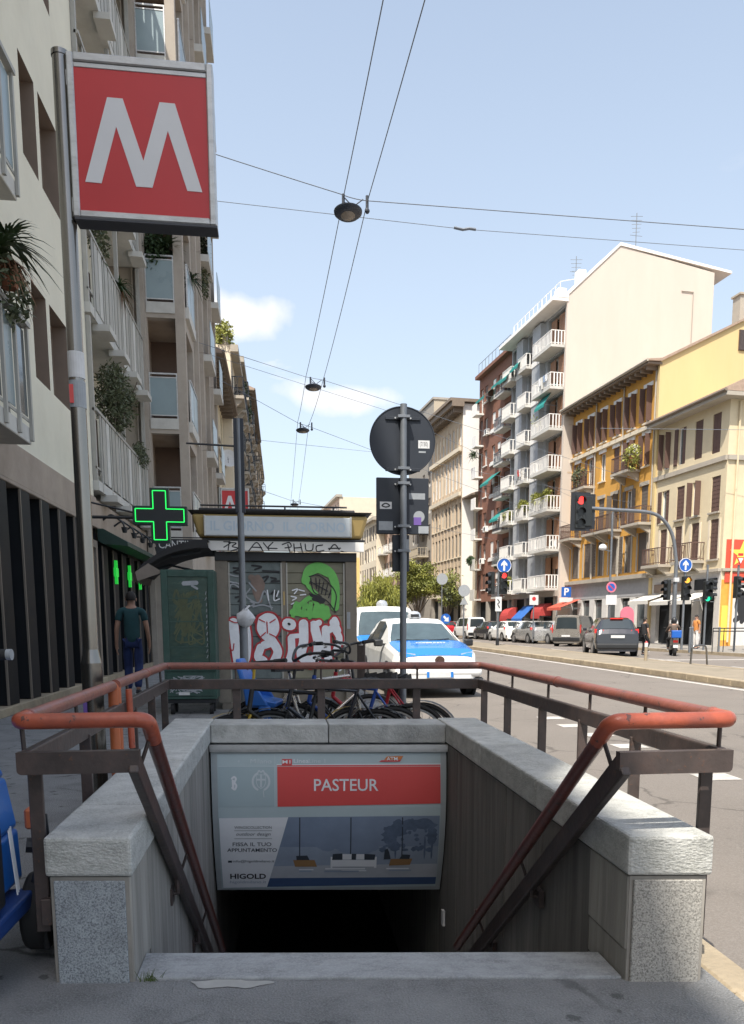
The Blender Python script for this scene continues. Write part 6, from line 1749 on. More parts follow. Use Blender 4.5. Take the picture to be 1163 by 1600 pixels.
# ------------------------------------------------------------------ bicycles against the far rail
def bike(label, loc, rz, fm, wheel=.33, basket=False, child=False, lean=.05, bar='flat', fork_m='plastic_black', seatz=.92):
    t = thing('parked_bicycle', label, 'bicycle', loc, rz, 'bicycles parked behind the stairwell')
    t.rotation_euler = (lean, 0, rz)
    A_, B_, C_ = Vector((-.52, 0, wheel)), Vector((.55, 0, wheel)), Vector((-.06, 0, .29))
    ST, HT, HB = Vector((-.2, 0, .78)), Vector((.36, 0, .84)), Vector((.40, 0, .66))
    for c in (A_, B_):
        b = MB(); b.tube([(c.x+wheel*math.cos(a), 0, c.z+wheel*math.sin(a)) for a in [k*math.pi/20 for k in range(40)]], .021, 8, closed=True); w = b.build('wheel', 'rubber', t, smooth=60)
        b = MB(); b.tube([(c.x+(wheel-.03)*math.cos(a), 0, c.z+(wheel-.03)*math.sin(a)) for a in [k*math.pi/20 for k in range(40)]], .011, 6, closed=True); b.build('rim', 'rim', w)
        b = MB()
        for k in range(18):
            a = k*math.pi/9+.1; s = .02*(-1)**k
            b.tube([(c.x, s, c.z), (c.x+(wheel-.03)*math.cos(a), 0, c.z+(wheel-.03)*math.sin(a))], .0022, 4, caps=False)
        b.cyl((c.x, -.05, c.z), .022, .1, 10, axis='y'); b.build('spokes', 'rim', w)
    b = MB()
    b.tube([ST, HT], .017, 10); b.tube([C_, HB], .019, 10); b.tube([C_, ST+Vector((-.03, 0, .1))], .017, 10); b.tube([HB, HT+Vector((-.01, 0, .06))], .02, 10)
    for s in (-.05, .05):
        b.tube([C_+Vector((0, s*.5, 0)), A_+Vector((0, s, 0))], .010, 8); b.tube([ST+Vector((0, s*.4, -.02)), A_+Vector((0, s, 0))], .009, 8)
    b.build('frame', fm, t, smooth=50)
    b = MB()
    for s in (-.055, .055): b.tube([HB+Vector((0, s*.7, -.03)), B_+Vector((.0, s, 0))], .012, 8)
    b.tube([HT+Vector((-.01, 0, .05)), HT+Vector((-.03, 0, .20))], .013, 8)
    b.build('fork', fork_m, t, smooth=50)
    H_ = HT+Vector((-.03, 0, .21))
    b = MB()
    if bar == 'flat': b.tube(smooth_path([H_+Vector((-.12, -.30, .0)), H_+Vector((0, -.12, .0)), H_+Vector((.02, 0, 0)), H_+Vector((0, .12, .0)), H_+Vector((-.12, .30, .0))], 4), .012, 8)
    else: b.tube(smooth_path([H_+Vector((-.20, -.28, .10)), H_+Vector((-.05, -.2, .08)), H_+Vector((.02, 0, 0)), H_+Vector((-.05, .2, .08)), H_+Vector((-.20, .28, .10))], 4), .012, 8)
    b.build('handlebar', 'plastic_black', t, smooth=50)
    for s in (-1, 1):
        b = MB(); z = .10 if bar != 'flat' else 0; x = -.20 if bar != 'flat' else -.12
        p = H_+Vector((x, s*.29, z)); b.tube([p+Vector((.03, -s*.06, 0)), p+Vector((-.03, s*.05, 0))], .018, 8); b.build('grip', 'rubber', t)
        b = MB(); b.tube([p+Vector((.04, -s*.05, -.01)), p+Vector((.09, -s*.02, -.03)), p+Vector((.08, s*.04, -.04))], .007, 6); b.build('brake_lever', 'aluminium', t)
    b = MB(); top = Vector((-.245, 0, seatz))
    pr = [(-.14, .085), (-.10, .10), (-.04, .075), (.04, .035), (.13, .022), (.15, .012)]
    for i in range(len(pr)-1):
        (x0, w0), (x1, w1) = pr[i], pr[i+1]
        b.hexa([top+Vector((x0, -w0, -.03)), top+Vector((x1, -w1, -.025)), top+Vector((x1, w1, -.025)), top+Vector((x0, w0, -.03)), top+Vector((x0, -w0*.8, .03)), top+Vector((x1, -w1*.8, .015)), top+Vector((x1, w1*.8, .015)), top+Vector((x0, w0*.8, .03))])
    b.tube([ST+Vector((-.02, 0, .05)), top], .013, 8)
    b.build('saddle', 'rubber', t)
    b = MB(); b.cyl((C_.x, -.06, C_.z), .085, .012, 20, axis='y')
    for s, q in ((-1, 1), (1, -1)):
        b.tube([(C_.x, s*.07, C_.z), (C_.x+.12*q, s*.09, C_.z-.12*q)], .009, 6); b.bx(C_.x+.12*q-.045, C_.x+.12*q+.045, s*.09-.01, s*.09+.07*s, C_.z-.12*q-.012, C_.z-.12*q+.012)
    b.build('crankset', 'rim', t)
    for c, a0, a1 in ((A_, 20, 200), (B_, 30, 150)):
        b = MB()
        P_ = [(c.x+(wheel+.035)*math.cos(R(a)), 0, c.z+(wheel+.035)*math.sin(R(a))) for a in range(a0, a1, 12)]
        for i in range(len(P_)-1):
            p, q = P_[i], P_[i+1]; b.quad((p[0], -.025, p[2]), (p[0], .025, p[2]), (q[0], .025, q[2]), (q[0], -.025, q[2]))
        b.build('mudguard', fork_m, t)
    if basket:
        b = MB(); x0, x1, z0, z1 = .48, .82, .80, 1.04
        for k in range(7):
            f = k/6
            for z in (z0, (z0+z1)/2, z1): 
                pass
            for y in (-.16, .16): b.tube([(x0+(x1-x0)*f, y*.85, z0), (x0+(x1-x0)*f, y, z1)], .004, 4)
            y = -.16+.32*f
            for x in (x0, x1): b.tube([(x, y*.85, z0), (x, y, z1)], .004, 4)
        for z, q in ((z0, .85), ((z0+z1)/2, .93), (z1, 1)): b.tube([(x0, -.16*q, z), (x1, -.16*q, z), (x1, .16*q, z), (x0, .16*q, z)], .005, 4, closed=True)
        b.build('basket', 'black_metal', t)
    if child:
        b = MB()
        pr = [(-.52, .74, .15), (-.36, .72, .16), (-.30, .74, .15)]
        b.hexa([(-.60, -.15, .68), (-.30, -.15, .68), (-.30, .15, .68), (-.60, .15, .68), (-.60, -.17, .80), (-.28, -.15, .74), (-.28, .15, .74), (-.60, .17, .80)])
        sec = [(-.58, .78, .17), (-.64, .95, .175), (-.70, 1.10, .14), (-.73, 1.20, .08)]
        for i in range(3):
            (x0, z0, w0), (x1, z1, w1) = sec[i], sec[i+1]
            b.hexa([(x0-.03, -w0, z0), (x0+.03, -w0, z0), (x0+.03, w0, z0), (x0-.03, w0, z0), (x1-.03, -w1, z1), (x1+.03, -w1, z1), (x1+.03, w1, z1), (x1-.03, w1, z1)])
        for s in (-1, 1):
            b.hexa([(-.62, s*.15, .70), (-.36, s*.14, .70), (-.36, s*.17, .70), (-.62, s*.18, .70), (-.66, s*.15, 1.0), (-.46, s*.14, .86), (-.46, s*.17, .86), (-.66, s*.18, 1.0)])
            b.hexa([(-.46, s*.13, .36), (-.36, s*.13, .36), (-.36, s*.17, .36), (-.46, s*.17, .36), (-.48, s*.13, .70), (-.34, s*.13, .70), (-.34, s*.17, .70), (-.48, s*.17, .70)])
        b.v = [(-.42+(x+.42)*.78, y*.85, .62+(z-.62)*.80) for x, y, z in b.v]
        b.build('child_seat', 'seat_blue', t, bevel=.012, seg=2, smooth=40)
    return t
bike('bicycle with a blue child seat nearest the left end of the rail', (.28, 7.0, -.10), R(-16), 'chrome', child=True, bar='flat', wheel=.32, seatz=.88, lean=.03)
bike('dark old city bicycle in the middle of the bicycle row', (.42, 6.85, -.06), R(190), 'car_dark', basket=False, bar='city', wheel=.31, seatz=.86, lean=-.10)
bike('dark blue mountain bicycle leaning at the sign pole end of the row', (.60, 6.95, -.06), R(168), 'bike_blue', bar='flat', wheel=.32, lean=.14, seatz=.9)
bike('silver framed bicycle standing behind the others', (.30, 7.45, -.04), R(14), 'chrome', bar='city', wheel=.32, basket=False, lean=-.05)
bike('black bicycle with a yellow front fork wedged between the middle bicycles', (.12, 6.72, -.08), R(200), 'plastic_black', bar='flat', wheel=.31, seatz=.84, lean=.10, fork_m='bike_yellow')
bike('dark red bicycle half hidden at the sign pole', (.86, 7.5, -.06), R(150), 'bike_red', bar='city', wheel=.31, seatz=.86, lean=-.12)
# small bar table and chair backs behind, beside the kiosk
FN = thing('iron_fence', 'short dark iron barrier beside the right corner of the kiosk', 'barrier', (1.32, 13.2, 0))
b = MB(); b.tube([(0, -.3, .95), (0, .9, .95)], .02, 6); b.tube([(0, -.3, .2), (0, .9, .2)], .02, 6); b.build('rail', 'rail_steel', FN)
for k in range(7):
    b = MB(); b.tube([(0, -.3+.2*k, 0 if k in (0, 6) else .2), (0, -.3+.2*k, .95)], .013, 6); b.build('bar', 'rail_steel', FN)

# ------------------------------------------------------------------ blue delivery moped at the left edge
MP = thing('blue_cargo_scooter', 'blue shared scooter with black grip and dark luggage basket cut by the left edge', 'scooter', (-1.27, 3.05, 0))
b = MB(); b.tube([(-.35, 0, 1.185), (.30, -.02, 1.185)], .020, 14); b.build('grip', 'rubber', MP, smooth=40)
b = MB(); b.tube([(.295, -.02, 1.185), (.312, -.021, 1.185)], .020, 14); b.build('grip_end', 'sticker_grey', MP, smooth=40)
b = MB(); b.tube([(.05, -.01, 1.185), (.075, -.01, 1.185)], .026, 14); b.build('collar', 'aluminium', MP, smooth=40)
b = MB(); b.tube([(-.3, 0, 1.15), (-.3, .06, .2)], .03, 10); b.build('steering_column', 'plastic_black', MP)
b = MB()
sec = [(.245, .16, .30), (.225, .2, .50), (.185, .22, .70), (.12, .22, .84), (.02, .19, .92)]
for i in range(len(sec)-1):
    (x0, y0, z0), (x1, y1, z1) = sec[i], sec[i+1]
    b.hexa([(x0-.12, -y0, z0), (x0, -y0+.04, z0), (x0, y0, z0), (x0-.12, y0, z0), (x1-.12, -y1, z1), (x1, -y1+.04, z1), (x1, y1, z1), (x1-.12, y1, z1)])
b.build('side_shell', 'moped_blue', MP, bevel=.02, seg=3, smooth=50)
b = MB(); b.bx(-.4, .285, -.36, -.16, .30, .60); b.build('basket', 'plastic_black', MP, bevel=.015, seg=2)
b = MB()
for k in range(5): b.tube([(-.2+.09*k, -.366, .30), (-.2+.09*k, -.366, .62)], .006, 6)
b.tube(smooth_path([(-.4, -.27, .66), (.16, -.36, .69), (.27, -.365, .61), (.28, -.365, .35)], 4), .008, 6); b.build('luggage_wires', 'galv', MP)
b = MB(); b.hexa([(-.45, -.42, .17), (.30, -.36, .22), (.31, .1, .22), (-.45, .1, .17), (-.45, -.42, .25), (.30, -.36, .285), (.31, .1, .285), (-.45, .1, .25)]); b.build('deck', 'moped_navy', MP, bevel=.012, seg=2)
b = MB(); b.cyl((.26, .16, .17), .155, .085, 24, axis='x'); b.build('wheel', 'rubber', MP, bevel=.02, seg=2, smooth=40)
b = MB(); b.cyl((.345, .16, .17), .07, .01, 16, axis='x'); b.build('hub', 'plastic_black', MP)
b = MB(); b.bx(.29, .335, .06, .12, .52, .60); b.build('tail_lamp', 'rail_orange', MP, bevel=.008)
b = MB(); b.tube([(.31, .1, .30), (.345, .12, .42), (.33, .14, .56)], .022, 8); b.tube([(.33, .05, .2), (.35, .05, .05)], .012, 6); b.tube([(.28, .1, .45), (.35, .12, .44)], .03, 8); b.build('suspension', 'plastic_black', MP)
b = MB()
for k in range(3): b.tube([(.303-.006*k, -.10+.03*k, .32), (.285-.006*k, -.10+.03*k, .56)], .003, 5)
b.build('side_stripe', 'sticker_white', MP)
b = MB(); b.cyl((-.42, 0.0, .12), .12, .07, 20, axis='x'); b.build('wheel', 'rubber', MP, smooth=40)
# ================================================================== VEHICLES
def car(name, label, loc, rz, L, Wd, Hh, prof, body='car_white', cat='car', group=None, belt=None, detail=1, hood=None, van=False, rear_plate=True):
    """local +y is the front. prof = list of (y, z_top_centre, z_shoulder, half width at belt, half width at roof)"""
    t = thing(name, label, cat, loc, rz, group)
    m = MB(); ring = []
    hw = Wd/2
    for (y, zt, zs, wb, wr) in prof:
        zb = .20
        half = [(0, zb), (wb*.86, zb), (wb*.97, zb+.10), (wb, .52), (wb*.985, max(.56, zs-.12)), (wb*.945, zs), (wr+.035, zt-(.05 if zt-zs > .15 else .03)), (wr-.05, zt-.008), (wr*.5, zt+.008), (0, zt+.012)]
        full = [(-x, z) for x, z in half[::-1][:-1]] + half
        # order: from roof centre-left round to roof centre-right; start at (0,zt)
        pts = half + [(-x, z) for x, z in half[::-1][1:-1]]
        ring.append([(x, y, z) for x, z in pts])
    n = len(ring[0])
    for i in range(len(ring)-1):
        for k in range(n):
            k2 = (k+1) % n
            hoodm = 1 if (hood and prof[i][0] >= hood[0] and prof[i+1][0] <= hood[1] and k in (5, 6, 7, 8, 9, 10, 11, 12)) else 0
            m.quad(ring[i][k], ring[i][k2], ring[i+1][k2], ring[i+1][k], hoodm)
    m.poly(ring[0]); m.poly(ring[-1][::-1])
    m.build('body', [body, 'car_blue'] if hood else body, t, smooth=38)
    return t, ring
def glass(t, ring, i, j, ks, name='window', m_='car_glass', inset=.06, off=.008):
    """a pane over the body panels between stations i and j, ring columns ks"""
    m = MB(); c = Vector((0, (ring[i][0][1]+ring[j][0][1])/2, .8))
    pts = [ring[i][ks[0]], ring[i][ks[-1]], ring[j][ks[-1]], ring[j][ks[0]]]
    rows = []
    nst = list(range(i, j+1)) if i < j else list(range(i, j-1, -1))
    poly = []
    grid = [[Vector(ring[s][k]) for k in ks] for s in nst]
    A0 = grid[0][0]; 
    cen = sum((v for r in grid for v in r), Vector())/(len(grid)*len(grid[0]))
    nrm = (grid[-1][0]-grid[0][0]).cross(grid[0][-1]-grid[0][0]).normalized()
    if nrm.dot(cen-Vector((0, cen.y, .6))) < 0 and abs(nrm.x) > .5: nrm = -nrm
    if abs(nrm.x) <= .5 and nrm.z < 0: nrm = -nrm
    G = [[v+(cen-v)*inset+nrm*off for v in r] for r in grid]
    for a in range(len(G)-1):
        for k in range(len(ks)-1): m.quad(G[a][k], G[a][k+1], G[a+1][k+1], G[a+1][k])
    return m.build(name, m_, t, smooth=60, flip=False)
def wheels(t, ys, hw, r=.315, w=.2):
    for y in ys:
        for s in (-1, 1):
            m = MB(); m.cyl((s*hw-(w if s > 0 else 0), y, r), r, w, 24, axis='x'); wo = m.build('wheel', 'rubber', t, bevel=.02, seg=2, smooth=40)
            m = MB(); x = s*(hw+.004); m.cyl((x-(.012 if s > 0 else 0), y, r), r*.66, .012, 20, axis='x')
            m.build('rim', 'rim', wo)
            m = MB(); x = s*(hw-.05); m.cyl((x, y, r+.01), r+.055, s*.053, 24, axis='x'); m.build('wheel_arch', 'plastic_black', t)
HB = [(2.15, .62, .55, .62, .50), (2.08, .80, .70, .76, .62), (1.75, .93, .83, .86, .72), (1.15, 1.03, .93, .885, .74), (.92, 1.07, .96, .885, .72),
      (.15, 1.42, .97, .885, .60), (-.15, 1.52, .98, .885, .58), (-.9, 1.53, 1.0, .885, .57), (-1.5, 1.46, 1.02, .87, .56), (-1.95, 1.12, 1.02, .84, .60), (-2.12, .92, .86, .80, .62), (-2.16, .5, .46, .74, .6)]
def lights_front(t, y, z, x, w=.30, h=.14, m_='headlight'):
    for s in (-1, 1):
        m = MB(); m.hexa([(s*(x-w/2), y, z-h*.3), (s*(x+w/2), y-.16, z-h*.1), (s*(x+w/2), y-.22, z-h*.1), (s*(x-w/2), y-.12, z-h*.3), (s*(x-w/2), y-.05, z+h*.35), (s*(x+w/2), y-.24, z+h*.6), (s*(x+w/2), y-.3, z+h*.6), (s*(x-w/2), y-.17, z+h*.35)]); m.build('headlight', m_, t)
# --- white hatchback taxi with blue bonnet, facing the camera
def taxi(label, loc, rz):
    t, rg = car('taxi', label, loc, rz, 4.3, 1.77, 1.54, HB, 'car_white', 'taxi', 'white and blue taxis at the rank')
    m = MB()
    # blue bonnet sheet following the bonnet stations
    ks = [6, 7, 8, 9, 10, 11, 12]
    for a in range(1, 4):
        for k in range(6):
            q = [Vector(rg[a][ks[k]]), Vector(rg[a][ks[k+1]]), Vector(rg[a+1][ks[k+1]]), Vector(rg[a+1][ks[k]])]
            m.quad(*[p+Vector((0, .004, .010)) for p in q])
    m.build('bonnet', 'car_blue', t, smooth=50)
    glass(t, rg, 4, 5, [6, 7, 8, 9, 10, 11, 12], 'windscreen', 'windscreen', .05, .012)
    glass(t, rg, 8, 9, [6, 7, 8, 9, 10, 11, 12], 'rear_window', 'car_glass', .08, .012)
    for ks in ([5, 6], [13, 12]):
        glass(t, rg, 5, 7, ks, 'side_window', 'car_glass', .05, .01); glass(t, rg, 7, 8, ks, 'side_window', 'car_glass', .10, .01)
    wheels(t, (1.32, -1.35), .885)
    lights_front(t, 2.08, .80, .60)
    m = MB(); m.cyl((0, 2.13, .735), .075, .03, 24, axis='y'); m.v = [(x*1.25, y, z) for x, y, z in m.v]; m.build('emblem', 'badge', t, smooth=40)
    m = MB(); m.hexa([(-.42, 2.13, .62), (.42, 2.13, .62), (.42, 2.0, .62), (-.42, 2.0, .62), (-.30, 2.13, .675), (.30, 2.13, .675), (.30, 2.0, .675), (-.30, 2.0, .675)]); m.build('grille', 'car_white', t)
    m = MB(); m.bx(-.60, .60, 2.02, 2.17, .26, .38); m.build('lower_grille', 'plastic_black', t, bevel=.03, seg=2)
    m = MB(); m.bx(-.86, .86, 1.70, 2.16, .40, .60); m.build('bumper', 'car_white', t, bevel=.09, seg=4, smooth=40)
    m = MB(); m.bx(-.26, .26, 2.165, 2.185, .405, .515); p = m.build('plate', 'sticker_white', t)
    for s in (-.235, .235):
        m = MB(); m.bx(s-.025, s+.025, 2.1855, 2.19, .405, .515); m.build('plate_band', 'car_blue', t)
    for s in (-1, 1):
        m = MB(); m.bx(s*1.04, s*.86, .72, .86, .96, 1.10); m.build('mirror', 'plastic_black', t, bevel=.03, seg=3, smooth=40)
        m = MB(); m.bx(s*.78, s*.90, .78, .84, .98, 1.02); m.build('mirror_arm', 'plastic_black', t)
    m = MB(); m.lathe([(.13, 0), (.14, .05), (.115, .12), (.07, .15), (.02, .16)], (0, -.15, 1.525), 14, sx=1.1, sy=.6); m.build('roof_sign', 'headlight', t, smooth=40)
    m = MB(); m.bx(-.09, .09, -.075, -.065, 1.56, 1.62); m.build('roof_sign_panel', 'plastic_black', t)
    m = MB(); m.tube([(-.5, .92, 1.11), (-.02, 1.0, 1.075), (.6, .93, 1.10)], .012, 5); m.build('wipers', 'plastic_black', t)
    def bn(u, v): return (-u, 1.36+(-v)*1.0, 1.018-(-v)*.17+.026)
    text_mesh('COMMUNITY', .13, bn, 'sign_white', 'lettering', t, width=.62, bold=.004, shear=.2)
    for s in (-1, 1):
        m = MB(); m.lathe([(.11, 0), (.13, .12), (.08, .2)], (s*.34, -.25, 1.14), 10, sx=1, sy=.5); m.build('headrest', 'seat_dark', t)
    m = MB(); m.bx(-.885, .885, 2.0, 2.12, .28, .4); m.build('apron', 'plastic_black', t, bevel=.03)
    return t
taxi('white taxi with sky blue bonnet first in the rank beside the sign pole', (2.86, 17.15, -.15), R(180+3))
# --- taxi van behind
VN = [(2.2, .60, .55, .66, .55), (2.12, .95, .82, .80, .70), (1.75, 1.05, .95, .86, .76), (1.55, 1.12, 1.0, .865, .76), (1.0, 1.72, 1.05, .87, .68), (.75, 1.84, 1.06, .87, .66), (-1.9, 1.86, 1.08, .87, .66), (-2.12, 1.78, 1.08, .86, .66), (-2.2, 1.0, .95, .84, .72), (-2.22, .5, .46, .8, .7)]
def van(name, label, loc, rz, body, cat, hood=False, group=None):
    t, rg = car(name, label, loc, rz, 4.4, 1.74, 1.86, VN, body, cat, group)
    if hood:
        m = MB()
        for a in (1, 2):
            for k in range(6):
                ks = [6, 7, 8, 9, 10, 11, 12]; q = [Vector(rg[a][ks[k]]), Vector(rg[a][ks[k+1]]), Vector(rg[a+1][ks[k+1]]), Vector(rg[a+1][ks[k]])]
                m.quad(*[p+Vector((0, .01, .012)) for p in q])
        m.build('bonnet', 'car_blue', t)
        m = MB(); m.lathe([(.13, 0), (.14, .05), (.115, .12), (.05, .16)], (0, .45, 1.86), 14, sx=1.1, sy=.6); m.build('roof_sign', 'headlight', t, smooth=40)
    glass(t, rg, 3, 4, [6, 7, 8, 9, 10, 11, 12], 'windscreen', 'windscreen' if hood else 'car_glass', .05, .012)
    glass(t, rg, 7, 8, [6, 7, 8, 9, 10, 11, 12], 'rear_window', 'car_glass', .15, .015)
    for ks in ([5, 6], [13, 12]):
        glass(t, rg, 4, 5, ks, 'side_window', 'car_glass', .10, .01); glass(t, rg, 5, 6, ks, 'side_window', 'car_glass', .08, .01)
    wheels(t, (1.45, -1.45), .87, .32); lights_front(t, 2.14, .85, .62)
    for s in (-1, 1):
        m = MB(); m.bx(s*.84, s*.865, -2.24, -2.1, .8, 1.3); m.build('tail_light', 'tail_red', t)
        m = MB(); m.bx(s*1.04, s*.85, 1.25, 1.38, 1.05, 1.25); m.build('mirror', 'plastic_black', t, bevel=.03, seg=2)
    m = MB(); m.bx(-.82, .82, -2.28, -2.15, .32, .56); m.build('bumper', 'plastic_black' if not hood else body, t, bevel=.04, seg=2)
    m = MB(); m.bx(-.84, .84, 2.05, 2.26, .32, .60); m.build('bumper', body, t, bevel=.06, seg=3)
    m = MB(); m.bx(-.26, .26, -2.295, -2.285, .58, .69); m.build('plate', 'sticker_white', t)
    for s in (-1, 1):
        m = MB(); m.lathe([(.11, 0), (.13, .14), (.08, .24)], (s*.38, .9, 1.22), 10, sx=1, sy=.4); m.build('headrest', 'seat_dark', t)
    return t
van('taxi_van', 'white taxi van with blue bonnet behind the first taxi, beside the kiosk', (2.62, 21.6, -.15), R(181), 'car_white', 'taxi', True, 'white and blue taxis at the rank')
# --- traffic cars
SU = [(2.05, .66, .58, .66, .55), (1.98, .90, .78, .80, .66), (1.6, 1.0, .90, .87, .74), (1.0, 1.08, .98, .88, .74), (.75, 1.12, 1.0, .88, .72), (.05, 1.46, 1.02, .88, .60), (-.25, 1.55, 1.04, .88, .58), (-1.1, 1.55, 1.06, .88, .58), (-1.62, 1.48, 1.08, .87, .57), (-1.95, 1.08, 1.0, .85, .66), (-2.06, .90, .82, .83, .70), (-2.08, .5, .46, .78, .68)]
def hatch(name, label, loc, rz, body, prof=HB, group=None, detail=True, h=1.0):
    t, rg = car(name, label, loc, rz, 4.2, 1.77, 1.5, prof, body, 'car', group)
    glass(t, rg, 4, 5, [6, 7, 8, 9, 10, 11, 12], 'windscreen', 'car_glass', .05, .012)
    glass(t, rg, 8, 9, [6, 7, 8, 9, 10, 11, 12], 'rear_window', 'car_glass', .08, .014)
    for ks in ([5, 6], [13, 12]):
        glass(t, rg, 5, 7, ks, 'side_window', 'car_glass', .05, .01); glass(t, rg, 7, 8, ks, 'side_window', 'car_glass', .10, .01)
    wheels(t, (1.3, -1.3), .88, .33); lights_front(t, 2.0, .84, .60)
    for s in (-1, 1):
        m = MB(); m.hexa([(s*.52, -2.02, .92), (s*.86, -1.86, .93), (s*.86, -1.7, .93), (s*.52, -1.9, .92), (s*.54, -1.98, 1.06), (s*.86, -1.80, 1.10), (s*.86, -1.62, 1.1), (s*.54, -1.86, 1.06)]); m.build('tail_light', 'tail_red', t)
        m = MB(); m.bx(s*1.02, s*.86, .62, .74, 1.0, 1.13); m.build('mirror', body, t, bevel=.03, seg=2)
    m = MB(); m.bx(-.27, .27, -2.125, -2.10, .74, .85); m.build('plate', 'sticker_white', t)
    m = MB(); m.bx(-.82, .82, -2.14, -1.9, .30, .52); m.build('bumper', 'plastic_black', t, bevel=.06, seg=3)
    m = MB(); m.bx(-.80, .80, 1.9, 2.14, .28, .52); m.build('bumper', 'plastic_black', t, bevel=.06, seg=3)
    return t
cr = 'cars parked along the far kerb'
pg = hatch('dark_suv', 'dark grey compact car with red tail lights braking at the crossing', (14.6, 34.6, -.15), R(-14), 'car_dark', SU)
pg.scale = (1.06, 1.06, 1.06)
m = MB(); m.bx(-.25, .25, -1.72, -1.60, 1.49, 1.53); m.build('brake_light', 'tail_red', pg)
van('grey_van', 'grey people carrier parked behind the dark compact car', (18.1, 48.0, -.15), R(-36), 'car_grey', 'van')
hatch('silver_hatchback', 'silver hatchback parked left of the grey van', (18.25, 53.0, -.15), R(5), 'car_silver', group=cr)
hatch('grey_hatchback', 'grey car half hidden left of the silver hatchback', (17.35, 54.5, -.15), R(5), 'car_silver', group=cr)
hatch('white_saloon', 'white car parked in the middle of the far row', (17.85, 59.0, -.15), R(5), 'car_white', group=cr)
hatch('white_city_car', 'second white car just left of the middle one', (17.2, 60.5, -.15), R(5), 'car_white', group=cr)
hatch('brown_hatchback', 'dark car between the white van and the white cars', (17.2, 65.5, -.15), R(5), 'car_dark', group=cr)
van('white_delivery_van', 'white delivery van parked at the end of the sunny row', (16.6, 70.5, -.15), R(5), 'car_white', 'van')
hatch('pale_hatchback', 'pale grey car beside the red one far down the street', (16.7, 79, -.15), R(5), 'car_silver', group=cr)
hatch('red_city_car', 'small red car far down the street near the trees', (15.9, 78, -.15), R(5), 'car_red', group=cr)

# ================================================================== PEOPLE
def skinbody(name, joints, bones, mats, parent, sub=2, mat_name='skin'):
    """one continuous surface grown over a skeleton: joints {name: (pos, rx)}"""
    names = list(joints); me = bpy.data.meshes.new(name)
    me.from_pydata([joints[n][0] for n in names], [(names.index(a), names.index(b)) for a, b in bones], [])
    o = bpy.data.objects.new(name, me); COL.objects.link(o); o.parent = parent
    me.materials.append(M[mat_name])
    sk_ = o.modifiers.new('skin', 'SKIN'); sk_.use_smooth_shade = True
    if not me.skin_vertices: 
        me.attributes
    for i, n in enumerate(names):
        r = joints[n][1]; r = (r, r) if not isinstance(r, tuple) else r
        me.skin_vertices[0].data[i].radius = r
        me.skin_vertices[0].data[i].use_root = (i == 0)
    ss = o.modifiers.new('sub', 'SUBSURF'); ss.levels = sub; ss.render_levels = sub
    return o
def add_skin_layer(o):
    pass
